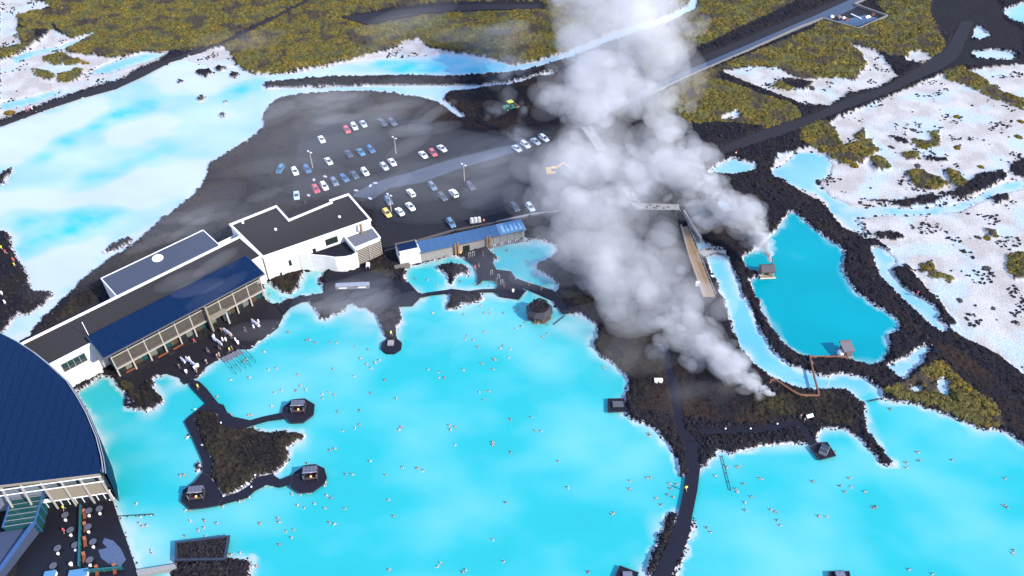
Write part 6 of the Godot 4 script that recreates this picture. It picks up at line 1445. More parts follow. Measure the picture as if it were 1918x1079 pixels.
func build_site():
	# twin-headed lamp posts
	var k := 0
	for e in [[Vector3(-65.39,0.6,-219.94), "twin-headed lamp post beside the blue estate car"], [Vector3(-38.95,0.6,-228.46), "twin-headed lamp post above the wet lane in the mist"], [Vector3(-15.29,0.6,-212.68), "twin-headed lamp post by the dark purple car"], [Vector3(-37.03,0.6,-196.58), "twin-headed lamp post between yellow and slate cars"]]:
		var s := thing("lamp_post", e[1], "lamp post", e[0], deg_to_rad(-40), "lamp posts of the car park")
		var t := Tri.new()
		t.tube(Vector3.ZERO, Vector3(0, 6.0, 0), 0.11, 0.07, 8)
		put(t.mesh(), "pole", mat(Color(0.42, 0.36, 0.26), 0.6), s)
		for q in [-1, 1]:
			bar("arm", M.steel, s, Vector3(0, 5.9, 0), Vector3(0.75 * q, 6.25, 0), 0.08)
			boxp("lamp_head", M.trim, s, Vector3(0.75 * q - 0.35, 6.2, -0.16), Vector3(0.75 * q + 0.35, 6.36, 0.16))
	# tractor with canopy
	var s := thing("green_tractor", "green roller tractor with yellow canopy on the ash bank", "tractor", Vector3(-0.77,0.75,-257.17), deg_to_rad(-60))
	boxp("hood", M.green, s, Vector3(-0.7, 0.8, 0.4), Vector3(0.7, 1.9, 2.6))
	boxp("chassis", M.green, s, Vector3(-0.9, 0.55, -2.2), Vector3(0.9, 0.85, 2.4))
	boxp("seat", M.black, s, Vector3(-0.4, 0.86, -0.6), Vector3(0.4, 1.5, 0.1))
	boxp("canopy", M.hi_vis, s, Vector3(-0.95, 3.1, -1.2), Vector3(0.95, 3.25, 0.9))
	for v in [Vector2(-0.85, -1.1), Vector2(0.85, -1.1), Vector2(-0.85, 0.7), Vector2(0.85, 0.7)]: bar("canopy_post", M.green, s, Vector3(v.x, 0.85, v.y), Vector3(v.x, 3.1, v.y), 0.1)
	for x in [-1.0, 1.0]: wheel_at(s, Vector3(x, 0.8, 1.5), 0.8, 0.3)
	var dr := Tri.new(); dr.tube(Vector3(-1.0, 0.7, -2.6), Vector3(1.0, 0.7, -2.6), 0.7, 0.7, 18)
	put(dr.mesh(), "drum", M.rust, s)
	boxp("drum_frame", mat(Color(0.25, 0.35, 0.12), 0.6), s, Vector3(-1.25, 0.75, -3.3), Vector3(1.25, 1.0, -3.1))
	for x in [-1.25, 1.12]: boxp("drum_frame", mat(Color(0.25, 0.35, 0.12), 0.6), s, Vector3(x, 0.75, -3.1), Vector3(x + 0.13, 1.0, -1.8))
	# excavator
	s = thing("excavator", "yellow excavator with its arm reaching into the steam", "excavator", Vector3(12.85,0.6,-216.57), deg_to_rad(95))
	for x in [-1.1, 0.6]: boxp("track", M.black, s, Vector3(x, 0, -1.7), Vector3(x + 0.5, 0.8, 1.7))
	boxp("house", M.yellow, s, Vector3(-1.2, 0.95, -1.8), Vector3(1.2, 1.9, 1.2))
	boxp("counterweight", M.black, s, Vector3(-1.1, 1.0, -2.1), Vector3(1.1, 1.8, -1.81))
	boxp("cab", M.dark_glass, s, Vector3(-1.15, 1.9, -0.2), Vector3(-0.1, 2.9, 1.2))
	boxp("cab_roof", M.yellow, s, Vector3(-1.2, 2.9, -0.3), Vector3(-0.05, 3.05, 1.3))
	bar("boom", M.yellow, s, Vector3(0.3, 1.7, 1.0), Vector3(0.3, 4.0, 3.8), 0.45)
	bar("stick", M.yellow, s, Vector3(0.3, 4.0, 3.7), Vector3(0.3, 1.9, 6.0), 0.35)
	boxp("bucket", M.rust, s, Vector3(-0.3, 0.9, 5.6), Vector3(0.9, 2.0, 6.6))
	# tank trailer
	s = thing("tank_trailer", "pale tank trailer with two drums beside the bath house", "trailer", Vector3(-10.95,0.6,-190.75), deg_to_rad(12))
	boxp("bed", M.steel, s, Vector3(-1.7, 0.6, -0.9), Vector3(1.7, 0.75, 0.9))
	for q in 3:
		var t := Tri.new(); t.tube(Vector3(-1.1 + q * 1.1, 0.75, 0), Vector3(-1.1 + q * 1.1, 2.0, 0), 0.5, 0.45, 14)
		put(t.mesh(), "tank", mat(Color(0.5, 0.48, 0.42), 0.5), s)
	for v in [Vector3(-1.0, 0.3, 0.9), Vector3(1.0, 0.3, 0.9), Vector3(-1.0, 0.3, -0.9), Vector3(1.0, 0.3, -0.9)]:
		wheel_at(s, v, 0.3, 0.1)
	# cones
	for e in [[Vector3(-8.56,0.6,-191.79), "orange traffic cone beside the tank trailer"], [Vector3(75.19,0.62,-228.43), "orange and white cone on the gravel road"]]:
		s = thing("traffic_cone", e[1], "cone", e[0])
		var t := Tri.new(); t.tube(Vector3(0, 0.05, 0), Vector3(0, 1.1, 0), 0.34, 0.06, 12)
		put(t.mesh(), "cone", mat(Color(0.6, 0.10, 0.03), 0.6), s)
		t = Tri.new(); t.tube(Vector3(0, 0.45, 0), Vector3(0, 0.7, 0), 0.245, 0.18, 12)
		put(t.mesh(), "band", M.trim, s)
		boxp("base", M.black, s, Vector3(-0.42, 0, -0.42), Vector3(0.42, 0.06, 0.42))
	# litter of pale puddle stones on the car park
	for a in [Vector3(-63.82,0.61,-213.26), Vector3(-60.52,0.61,-215.05), Vector3(-63.97,0.61,-204.85), Vector3(-45.17,0.61,-210.02), Vector3(-43.82,0.61,-211.49), Vector3(-49.40,0.61,-207.42), Vector3(-44.44,0.61,-203.16)]:
		s = thing("kerb_stone", "flat pale kerb stone lying on the wet car park", "stone", a, rng.randf() * 6, "pale kerb stones on the car park")
		put(stone_mesh(77, 0.25), "stone", mat(Color(0.32, 0.30, 0.34), 0.8), s, Transform3D(Basis.from_scale(Vector3(1.5, 0.9, 0.9)), Vector3(0, 0.08, 0)))

# ---------------------------------------------------------------- people
# One smooth skin over tapered limbs, by surface nets on a small grid.
func figure(caps: Array, cell: float, k: float) -> ArrayMesh:
	var lo := Vector3.ONE * 1e9; var hi := -lo
	for c in caps:
		for e in [[c[0], c[2]], [c[1], c[3]]]:
			var r: float = e[1] + cell * 2.0
			lo = lo.min(e[0] - Vector3.ONE * r); hi = hi.max(e[0] + Vector3.ONE * r)
	var n := Vector3i(((hi - lo) / cell).ceil()) + Vector3i.ONE
	var f := PackedFloat32Array()
	f.resize(n.x * n.y * n.z)
	f.fill(1.0)
	for c in caps:
		var a: Vector3 = c[0]; var b: Vector3 = c[1]
		var rm: float = maxf(c[2], c[3]) + k + cell * 2.0
		var p0 := Vector3i(((a.min(b) - Vector3.ONE * rm - lo) / cell).floor()).clamp(Vector3i.ZERO, n - Vector3i.ONE)
		var p1 := Vector3i(((a.max(b) + Vector3.ONE * rm - lo) / cell).ceil()).clamp(Vector3i.ZERO, n - Vector3i.ONE)
		var ab := b - a
		var l2 := maxf(ab.length_squared(), 1e-6)
		for z in range(p0.z, p1.z + 1):
			for y in range(p0.y, p1.y + 1):
				for x in range(p0.x, p1.x + 1):
					var p := lo + Vector3(x, y, z) * cell
					var t := clampf((p - a).dot(ab) / l2, 0, 1)
					var d: float = p.distance_to(a + ab * t) - lerpf(c[2], c[3], t)
					var i := (z * n.y + y) * n.x + x
					var o := f[i]
					var h := maxf(k - absf(o - d), 0.0) / k
					f[i] = minf(o, d) - h * h * k * 0.25
	var at := {}
	var v := PackedVector3Array(); var idx := PackedInt32Array()
	var sy := n.x; var sz := n.x * n.y
	for z in n.z - 1:
		for y in n.y - 1:
			for x in n.x - 1:
				var i := z * sz + y * sy + x
				var m := 0; var sum := Vector3.ZERO; var cnt := 0
				var q := [f[i], f[i + 1], f[i + sy], f[i + sy + 1], f[i + sz], f[i + sz + 1], f[i + sz + sy], f[i + sz + sy + 1]]
				for e in 8: if q[e] < 0.0: m |= 1 << e
				if m == 0 or m == 255: continue
				for e in [[0, 1], [2, 3], [4, 5], [6, 7], [0, 2], [1, 3], [4, 6], [5, 7], [0, 4], [1, 5], [2, 6], [3, 7]]:
					var g0: float = q[e[0]]; var g1: float = q[e[1]]
					if (g0 < 0.0) != (g1 < 0.0):
						var t := g0 / (g0 - g1)
						sum += Vector3(e[0] & 1, (e[0] >> 1) & 1, e[0] >> 2).lerp(Vector3(e[1] & 1, (e[1] >> 1) & 1, e[1] >> 2), t); cnt += 1
				at[i] = v.size()
				v.append(lo + (Vector3(x, y, z) + sum / cnt) * cell)
	for i in at:
		for ax in 3:
			var st: int = [1, sy, sz][ax]; var u: int = [sy, sz, 1][ax]; var w: int = [sz, 1, sy][ax]
			var s0 := f[i]; var s1 := f[i + st]
			if (s0 < 0.0) == (s1 < 0.0): continue
			if not (at.has(i - u) and at.has(i - w) and at.has(i - u - w)): continue
			var a: int = at[i]; var b: int = at[i - u]; var c: int = at[i - u - w]; var d: int = at[i - w]
			if s0 < 0.0: idx.append_array([a, c, b, a, d, c])
			else: idx.append_array([a, b, c, a, c, d])
	return surface(v, idx, PackedColorArray())

func head_caps(y: float, lean := Vector3.ZERO) -> Array:
	return [[Vector3(0, y - 0.15, -0.01) + lean * 0.6, Vector3(0, y - 0.05, 0) + lean, 0.055, 0.055], [Vector3(0, y, 0.005) + lean, Vector3(0, y + 0.07, -0.01) + lean, 0.085, 0.095], [Vector3(0, y + 0.01, 0.09) + lean, Vector3(0, y - 0.01, 0.105) + lean, 0.016, 0.02], [Vector3(-0.092, y + 0.02, 0) + lean, Vector3(-0.095, y + 0.05, 0) + lean, 0.02, 0.02], [Vector3(0.092, y + 0.02, 0) + lean, Vector3(0.095, y + 0.05, 0) + lean, 0.02, 0.02], [Vector3(0, y - 0.06, 0.055) + lean, Vector3(0, y - 0.04, 0.05) + lean, 0.04, 0.05]]

func hand_caps(w: Vector3, d: Vector3, side: Vector3) -> Array:
	var out := [[w, w + d * 0.09, 0.035, 0.04]]
	for k in 4: out.append([w + d * 0.08 + side * (k - 1.5) * 0.02, w + d * (0.165 + 0.012 * [0, 1, 1, -1][k]) + side * (k - 1.5) * 0.024, 0.011, 0.009])
	out.append([w + d * 0.03 + side * 0.03, w + d * 0.09 + side * 0.075, 0.013, 0.010])
	return out

func bather_body(kind: int) -> ArrayMesh:
	# waist up; the water hides the rest. Origin at the water line.
	var c := [[Vector3(0, -0.45, 0), Vector3(0, -0.1, 0), 0.15, 0.15], [Vector3(0, -0.1, 0), Vector3(0, 0.14, -0.01), 0.16, 0.15], [Vector3(-0.14, 0.17, 0), Vector3(0.14, 0.17, 0), 0.085, 0.085]]
	c += head_caps(0.42)
	for s in [-1, 1]:
		var sh := Vector3(0.19 * s, 0.18, 0); var el: Vector3; var wr: Vector3
		match kind:
			0: el = Vector3(0.34 * s, -0.02, 0.08); wr = Vector3(0.34 * s, 0.02, 0.32)
			1: el = Vector3(0.36 * s, 0.00, -0.06); wr = Vector3(0.46 * s, 0.02, 0.16)
			_: el = Vector3(0.30 * s, 0.02, 0.20); wr = Vector3(0.16 * s, 0.05, 0.42)
		c.append([sh, el, 0.07, 0.052]); c.append([el, wr, 0.05, 0.036])
		var d := (wr - el).normalized()
		c += hand_caps(wr, d, d.cross(Vector3.UP).normalized() * s)
	return figure(c, 0.035, 0.05)

func hair_mesh(y: float, long: bool) -> ArrayMesh:
	var c := [[Vector3(0, y + 0.04, -0.03), Vector3(0, y + 0.10, -0.012), 0.112, 0.104]]
	if long: c.append([Vector3(0, y + 0.02, -0.06), Vector3(0, y - 0.16, -0.08), 0.085, 0.05])
	return figure(c, 0.035, 0.04)

func standing_caps(stride: float, arm: int) -> Array:
	var c := [[Vector3(0, 0.93, 0), Vector3(0, 1.12, 0), 0.145, 0.135], [Vector3(0, 1.12, 0), Vector3(0, 1.34, -0.01), 0.14, 0.15], [Vector3(-0.15, 1.40, -0.01), Vector3(0.15, 1.40, -0.01), 0.08, 0.08]]
	for s in [-1, 1]:
		var hip := Vector3(0.09 * s, 0.90, 0); var kn := Vector3(0.10 * s, 0.48, stride * 0.18 * s + 0.03); var an := Vector3(0.10 * s, 0.08, stride * 0.30 * s - 0.02)
		c.append([hip, kn, 0.095, 0.062]); c.append([kn, an, 0.062, 0.042]); c.append([an + Vector3(0, -0.03, -0.03), an + Vector3(0, -0.045, 0.15), 0.042, 0.032])
		var sh := Vector3(0.19 * s, 1.40, 0); var el := Vector3(0.25 * s, 1.12, -0.04); var wr := Vector3(0.25 * s, 0.88, 0.06 + stride * -0.1 * s)
		if arm == 1: el = Vector3(0.27 * s, 1.14, 0.05); wr = Vector3(0.12 * s, 1.16, 0.26)
		c.append([sh, el, 0.062, 0.048]); c.append([el, wr, 0.047, 0.034])
		var d := (wr - el).normalized()
		c += hand_caps(wr, d, Vector3(0, 0, 1) if arm == 0 else Vector3(0, 1, 0))
	return c + head_caps(1.62)

func clothes(kind: String) -> ArrayMesh:
	var c := []
	match kind:
		"robe":
			c = [[Vector3(0, 0.62, 0), Vector3(0, 1.36, 0), 0.25, 0.185], [Vector3(-0.16, 1.40, 0), Vector3(0.16, 1.40, 0), 0.105, 0.105]]
			for s in [-1, 1]:
				c.append([Vector3(0.19 * s, 1.4, 0), Vector3(0.26 * s, 1.1, -0.02), 0.095, 0.085]); c.append([Vector3(0.26 * s, 1.1, -0.02), Vector3(0.25 * s, 0.94, 0.03), 0.085, 0.08])
		"trunks":
			c = [[Vector3(0, 0.95, 0), Vector3(0, 0.92, 0), 0.165, 0.165]]
			for s in [-1, 1]: c.append([Vector3(0.09 * s, 0.90, 0), Vector3(0.10 * s, 0.66, 0.02), 0.115, 0.1])
		_:
			c = [[Vector3(0, 0.92, 0), Vector3(0, 1.36, 0), 0.18, 0.175], [Vector3(-0.16, 1.40, 0), Vector3(0.16, 1.40, 0), 0.1, 0.1]]
			for s in [-1, 1]:
				c.append([Vector3(0.19 * s, 1.4, 0), Vector3(0.25 * s, 1.12, -0.04), 0.085, 0.075]); c.append([Vector3(0.25 * s, 1.12, -0.04), Vector3(0.25 * s, 0.94, 0.04), 0.072, 0.065])
	return figure(c, 0.04, 0.06)

func trousers() -> ArrayMesh:
	var c := [[Vector3(0, 0.95, 0), Vector3(0, 0.92, 0), 0.165, 0.165]]
	for s in [-1, 1]:
		c.append([Vector3(0.09 * s, 0.90, 0), Vector3(0.10 * s, 0.48, 0.1 * s + 0.03), 0.115, 0.085]); c.append([Vector3(0.10 * s, 0.48, 0.1 * s + 0.03), Vector3(0.10 * s, 0.12, 0.17 * s - 0.02), 0.085, 0.07])
	return figure(c, 0.04, 0.05)

func build_people():
	var skins := [mat(Color(0.29, 0.175, 0.125), 0.6), mat(Color(0.36, 0.245, 0.185), 0.6), mat(Color(0.24, 0.135, 0.09), 0.6), mat(Color(0.40, 0.31, 0.26), 0.6)]
	var hairs := [[mat(Color(0.012, 0.010, 0.009), 0.6), "dark-haired"], [mat(Color(0.05, 0.028, 0.015), 0.6), "brown-haired"], [mat(Color(0.28, 0.18, 0.08), 0.6), "fair-haired"]]
	var poses := ["with elbows out", "with arms a little out", "with arms held in front"]
	var bodies := [bather_body(0), bather_body(1), bather_body(2)]
	var short_h := hair_mesh(0.42, false); var long_h := hair_mesh(0.42, true)
	var marks := [[Vector3(7.27,0,-152.36), "off the lava-roofed pavilion"], [Vector3(-30.92,0,-140.86), "off the headland octagon"], [Vector3(-44.16,0,-101.33), "near the lower octagon hut"], [Vector3(-50.50,0,-119.91), "near the upper octagon hut"], [Vector3(-67.74,0,-96.33), "near the angular hut platform"], [Vector3(-69.48,0,-134.82), "by the spa steps"], [Vector3(24.95,0,-121.36), "near the shore dock"], [Vector3(70.55,0,-108.14), "near the square dock"], [Vector3(83.93,0,-105.97), "by the lava spit"], [Vector3(38.72,0,-100.36), "beside the curving boardwalk"], [Vector3(-63.04,0,-83.81), "by the lava planter"], [Vector3(-79.99,0,-88.65), "off the dining terrace"], [Vector3(-13.86,0,-121.20), "in the middle of the lagoon"], [Vector3(-6.53,0,-87.42), "in the wide open lagoon water"], [Vector3(-16.18,0,-164.63), "in the small oval pools"], [Vector3(16.50,0,-100.36), "in open water towards the boardwalk"], [Vector3(99.67,0,-89.89), "in the far corner lagoon"], [Vector3(54.92,0,-89.89), "in the second lagoon"], [Vector3(-45.38,0,-134.82), "off the spa headland"], [Vector3(-60.16,0,-158.16), "in the inlet below the arched walk"]]
	var at := [-21.1,-152.6,-12.9,-152,-7.4,-152.6,-5.6,-154,-5.6,-152.4,-2.3,-152.6,0.9,-154,1.6,-154.2,3,-155.6,3.4,-149,2.5,-147.6,1.1,-146.8,5.8,-148.6,6.9,-148.6,9.3,-148.4,-7.2,-145.6,-11.6,-144.3,-12.1,-143.1,-9.9,-142.7,-8.7,-140.3,-2.3,-140.7,-2.9,-139.6,-0.4,-139.4,-4.6,-136.3,-4.3,-135.7,-0.8,-136.6,-7.5,-134.5,-4.8,-132.7,9.2,-145,8,-143.9,22.8,-133.6,23.1,-132.9,-20.8,-132.5,-18,-131.8,-17.9,-129.9,-16.7,-129.9,-12.1,-132.5,-31.3,-129.2,-38.9,-130.4,-35.1,-133,-36.3,-134.3,-34.3,-134.8,-33.4,-135.7,-38.1,-136.3,-40,-140.3,-36.7,-139.4,-8.5,-155.4,-34.1,-125.1,-27.8,-123.3,-36,-119.7,-35.5,-115.5,-36.4,-114.6,-39,-113.8,-25.7,-114.9,-26.1,-114.1,-14.5,-115.3,-14.2,-114.1,-13.2,-114.9,-12.9,-109.8,-4.5,-110.5,-4.4,-109.8,-0.3,-117.1,4.5,-117.7,5.4,-113.8,6.7,-113.7,-0.2,-107.7,10.4,-105.3,12.1,-98.5,-31.8,-105.3,-24.2,-103.7,-21,-103.4,-19.6,-102.9,-27.9,-101.7,-36.7,-101.9,-35.3,-101.9,-26.5,-95.4,-35.4,-93.3,-24.9,-91.5,-1.4,-94.8,-7.9,-125.3,-5.6,-125.6,-6.8,-123,25.8,-100.2,25.5,-98.2,29.8,-100.9,30.4,-101.1,34.4,-99.5,35.8,-99.3,34.5,-98.2,33.6,-96.7,34.6,-96.1,31,-95.8,31.9,-94.2,21.1,-91.9,21.6,-92.3,-4,-86.1,-1.6,-81.2,-24.5,-79.4,-14.9,-80.1,-14.4,-80.9,-9.8,-78.9,-9.3,-79.4,15.3,-78.9,31.5,-112.9,31.8,-112.4,89.7,-120.1,91.1,-105.4,88,-105,87.7,-103.6,91.6,-107.7,98.5,-105.7,108.3,-100.8,74.2,-100.9,73.8,-98.7,71.4,-98.9,72,-97.4,76.4,-97.5,65.8,-100.1,76.9,-93.5,77.4,-93.8,64.7,-91.5,66.3,-91.4,50,-103.8,50.6,-104,47.8,-103.8,44.8,-101.5,54.3,-100.9,54.8,-100.6,50.5,-99.4,48.5,-98.2,48.7,-97.3,51.5,-96.2,49.9,-94.8,49.5,-92.9,54.9,-93.1,55.8,-92.6,55.7,-90.5,56.1,-89.3,40.6,-88.8,41.3,-87.7,105.3,-93.6,104.9,-94.1,102.1,-83.7,101.8,-83.1,79.4,-79.5,83.7,-78.5,72.9,-107.8,-70.9,-123.8,-66.2,-118.5,-62,-118.3,-61.4,-118.3,-57.2,-121,-57.3,-125.1,-55.8,-125.8,-52.3,-125.8,-51.5,-127.2,-50,-126.1,-45.8,-124.6,-45.4,-123.3,-44.2,-125.3,-42.8,-124.5,-41.2,-119.4,-41.2,-108.3,-40.2,-108.7,-73,-101.6,-72.2,-101.7,-69.3,-92.9,-68.2,-92.8,-64.3,-94.2,-61.6,-93.8,-39.9,-96.5,-38.8,-95.8,-42.1,-94.4,-45.7,-94.1,-44.2,-93.5,-39.9,-93.5,-67.5,-90.4,-64.6,-90.5,-61.7,-89.8,-65.1,-88.2,-64.2,-88.8,-67.6,-86.9,-63.3,-86.7,-60.4,-86.8,-52.7,-89.8,-49.2,-91,-48.8,-90,-46.9,-88,-45.4,-88.3,-45.5,-86.4,-47.7,-84.9,-57,-82.7,-55.3,-83.1,-52.6,-80.2,-51.3,-80.2,-73.5,-83.6,-73.1,-83,-80.2,-94.5,-78.3,-91.3,-78,-89.8,-77.2,-89.1,-76.3,-89.3,-76.2,-91.7,-38.3,-90,-37.1,-89.6,-59.8,-114.7,-58.4,-114,-40.9,-98.9,-40.7,-99.8,-45.7,-104.7,-45.6,-96.9,-44.3,-97.1,-43.6,-97.4,-47.5,-96.9,-58.4,-94.9,-57.5,-95.4,-56.5,-96.1,-55.8,-97.8,-54.8,-98.5,-53.7,-98.9,-52.2,-98.9,-52.2,-142.7,-50.7,-141.8,-46.8,-142,-44.9,-141.6,-58.3,-145.4,-62.9,-138.5,-60.5,-132.5,-58.7,-133,-64.7,-129.9,-69.1,-129.2,-76,-131.8,-52.9,-130.9,-66.8,-136.1,-67.3,-135.2,-44.4,-132.7,-66.3,-159.9,-62.6,-158.2,-53.1,-142.6,-27,-166.4,-23.7,-165.7,-20.6,-163.5,-14.4,-165.1,-11.9,-169.1,-10.2,-164,-8.3,-164.4,-6.1,-163.3,-1.4,-178.5,4,-173.7,0.9,-176.1,6.9,-168,9.8,-164.2];
	var k := 0
	for i in range(0, at.size(), 2):
		var p := Vector3(at[i], 0, at[i + 1])
		var best := ""; var bd := 1e9
		for m in marks:
			var d: float = (m[0] as Vector3).distance_to(p)
			if d < bd: bd = d; best = m[1]
		var pose := rng.randi() % 3
		var hr: int = [0, 0, 0, 1, 1, 2][rng.randi() % 6]
		var lon := rng.randf() < 0.4
		var o := thing("person", "%s bather %s %s%s" % [hairs[hr][1], "with long hair" if lon else poses[pose], best, ""], "person", p + Vector3(0, rng.randf_range(-0.05, 0.10), 0), rng.randf() * TAU, "bathers %s" % best)
		o.scale = Vector3.ONE * rng.randf_range(0.86, 1.0)
		put(bodies[pose], "body", skins[[0, 1, 1, 3, 3, 2][rng.randi() % 6]], o)
		put(long_h if lon else short_h, "hair", hairs[hr][0], o)
		k += 1
	print("bathers ", k)
	# people standing and walking
	var stand := figure(standing_caps(0.0, 0), 0.035, 0.045); var walk := figure(standing_caps(1.0, 0), 0.035, 0.045); var fold := figure(standing_caps(0.2, 1), 0.035, 0.045)
	var robe := clothes("robe"); var trunks := clothes("trunks"); var jacket := clothes("jacket"); var legs := trousers()
	var hs := hair_mesh(1.62, false); var hl := hair_mesh(1.62, true)
	var cw := mat(Color(0.7, 0.69, 0.71), 0.9); var cb := mat(Color(0.02, 0.03, 0.07), 0.9); var cr := mat(Color(0.45, 0.03, 0.05), 0.8); var cd := mat(Color(0.02, 0.02, 0.022), 0.9); var co := mat(Color(0.6, 0.25, 0.02), 0.8)
	var crowd := [
		[Vector3(-75.44,0.52,-145.12), "swim", 0, "person in dark trunks first of three by the porch"], [Vector3(-74.70,0.52,-144.93), "swim", 1, "person in dark trunks in the middle of three by the porch"], [Vector3(-73.85,0.52,-144.35), "swim", 2, "person in dark trunks last of three by the porch"], [Vector3(-76.12,0.52,-134.17), "swim", 1, "lone bather walking across the spa terrace"], [Vector3(-71.42,0.52,-138.15), "yellow", 0, "attendant in yellow at the head of the lagoon steps"], [Vector3(-70.84,0.52,-138.52), "swim", 2, "bather about to go down the lagoon steps"], [Vector3(-81.27,0.52,-141.31), "red", 0, "person in red beside the glazed spa front"], [Vector3(-73.94,0.52,-135.97), "swim", 0, "bather at the terrace edge beside the steps"], [Vector3(-73.55,0.52,-136.51), "swim", 1, "dark-haired bather standing beside another at the terrace edge"], [Vector3(-78.44,0.52,-132.05), "robe", 1, "person in white robe behind the long robe rack"], [Vector3(-77.90,0.52,-132.93), "robe", 0, "person in white robe facing the long robe rack"], [Vector3(-74.12,0.52,-141.69), "robe", 2, "person in white robe by the second robe rack"], [Vector3(-70.83,0.52,-141.69), "robe", 0, "person in white robe on the upper steps path"], [Vector3(-66.46,0.52,-148.24), "robe", 1, "person in white robe at the far end of the terrace"],
		[Vector3(67.28,0.6,-116.90), "swim", 0, "bather standing on the dock walkway beside the notice board"], [Vector3(67.81,0.62,-115.64), "swim", 2, "second bather at the corner of the dock walkway"], [Vector3(37.48,0.62,-97.52), "yellow", 1, "attendant in yellow walking the curving boardwalk"], [Vector3(-31.19,0.62,-143.87), "yellow", 0, "attendant in yellow on the gangway of the headland"], [Vector3(-75.87,0.62,-125.96), "yellow", 2, "attendant in yellow on the island boardwalk"], [Vector3(4.71,0.62,-162.86), "swim", 1, "bather crossing the curved boardwalk"], [Vector3(8.06,0.62,-161.13), "swim", 0, "bather further along the curved boardwalk"], [Vector3(0.29,0.62,-159.84), "robe", 2, "person in white robe on the paved deck point"], [Vector3(-10.39,0.62,-169.54), "red", 0, "person in red beside the channel of small pools"], [Vector3(-9.37,0.62,-170.69), "dark", 1, "person in dark clothes beside the small pools"], [Vector3(-4.29,0.62,-163.95), "dark", 0, "person in dark clothes by the pale stands"], [Vector3(-2.21,0.62,-162.21), "dark", 2, "person in dark clothes crossing the paved deck"], [Vector3(-8.29,0.62,-175.34), "dark", 2, "person in dark clothes below the bath house"],
		[Vector3(-175.16,0.62,-255.90), "red", 1, "first of three walkers in red on the causeway"], [Vector3(-174.56,0.62,-256.27), "red", 2, "second walker in red on the causeway"], [Vector3(-173.73,0.62,-257.02), "robe", 1, "walker in pale clothes on the causeway"], [Vector3(-147.60,0.9,-177.87), "yellow", 1, "walker in yellow on the dark bank"], [Vector3(-145.48,0.9,-175.96), "red", 1, "walker in red on the dark bank"], [Vector3(-141.57,0.9,-172.44), "red", 2, "walker in red further down the dark bank"], [Vector3(-140.32,0.9,-170.37), "yellow", 1, "walker in yellow behind the red walker"], [Vector3(-138.48,0.9,-158.69), "robe", 1, "walker in white at the bend of the bank"], [Vector3(-135.96,0.9,-155.13), "robe", 2, "walker in white on the lower bank"],
		[Vector3(110.25,0.6,-159.01), "red", 0, "lone person in red on the silica stream bank"], [Vector3(-92.47,0.47,-87.51), "red", 0, "person in red beside a terrace table"], [Vector3(-87.87,0.47,-79.94), "robe", 0, "person in a white robe at the terrace foot"], [Vector3(-94.74,0.47,-92.77), "yellow", 0, "person in orange-yellow at the restaurant window"]]
	var more := [[Vector3(-80.66,0.52,-135.07), "by the inner end of the long rack"], [Vector3(-77.79,0.52,-131.17), "at the outer end of the long rack"], [Vector3(-76.62,0.52,-142.82), "beside the pier of the spa front"], [Vector3(-74.19,0.52,-138.89), "behind the second rack"], [Vector3(-73.29,0.52,-141.69), "between the second and third racks"], [Vector3(-72.22,0.52,-142.82), "next to the third rack"], [Vector3(-69.86,0.52,-140.56), "near the lava by the steps"], [Vector3(-76.92,0.52,-137.97), "in the middle of the spa terrace"], [Vector3(-67.26,0.52,-146.28), "near the last rack"], [Vector3(-82.44,0.52,-132.58), "by the short rack"], [Vector3(-80.19,0.52,-130.83), "close to the island boardwalk"], [Vector3(-69.20,0.52,-145.12), "on the open upper terrace"]]
	for i in more.size():
		crowd.append([more[i][0], ["robe", "swim", "robe", "dark"][i % 4], i % 3, ["person in white robe ", "bather in dark trunks ", "person in white robe ", "person in dark clothes "][i % 4] + more[i][1]])
	for e in crowd:
		var o := thing("person", e[3], "person", e[0], rng.randf() * TAU)
		var skin: Material = skins[e[2] % 4]
		put([stand, fold, walk][(e[2] + e[3].length()) % 3] if e[1] == "swim" else (walk if e[1] in ["red", "yellow", "dark"] else stand), "body", skin, o)
		put(hs if e[2] < 2 else hl, "hair", hairs[e[2] % 3][0], o)
		match e[1]:
			"swim": put(trunks, "trunks", cb, o)
			"robe": put(robe, "robe", cw, o)
			_:
				put(jacket, "jacket", {"red": cr, "yellow": M.hi_vis, "dark": cd}[e[1]], o)
				put(legs, "trousers", cb, o)

# ---------------------------------------------------------------- steam
func puff(parent: Node3D, at: Vector3, size: Vector3, dens: Material, turn := Vector3.ZERO):
	var f := FogVolume.new()
	f.name = "steam_puff"
	f.shape = RenderingServer.FOG_VOLUME_SHAPE_ELLIPSOID
	f.position = at
	f.rotation = turn
	f.size = size
	f.material = dens
	parent.add_child(f, true)

func fog_mat(d: float) -> FogMaterial:
	var m := FogMaterial.new()
	m.albedo = Color(1, 1, 1)
	m.density = d
	return m

var mists := {}
func mist_for(depth: float) -> FogMaterial:
	# shared materials in steps, so that a puff of that width dims what is behind it alike
	var k := int(round(log(depth) * 4.0))
	if not mists.has(k): mists[k] = fog_mat(exp(k / 4.0))
	return mists[k]

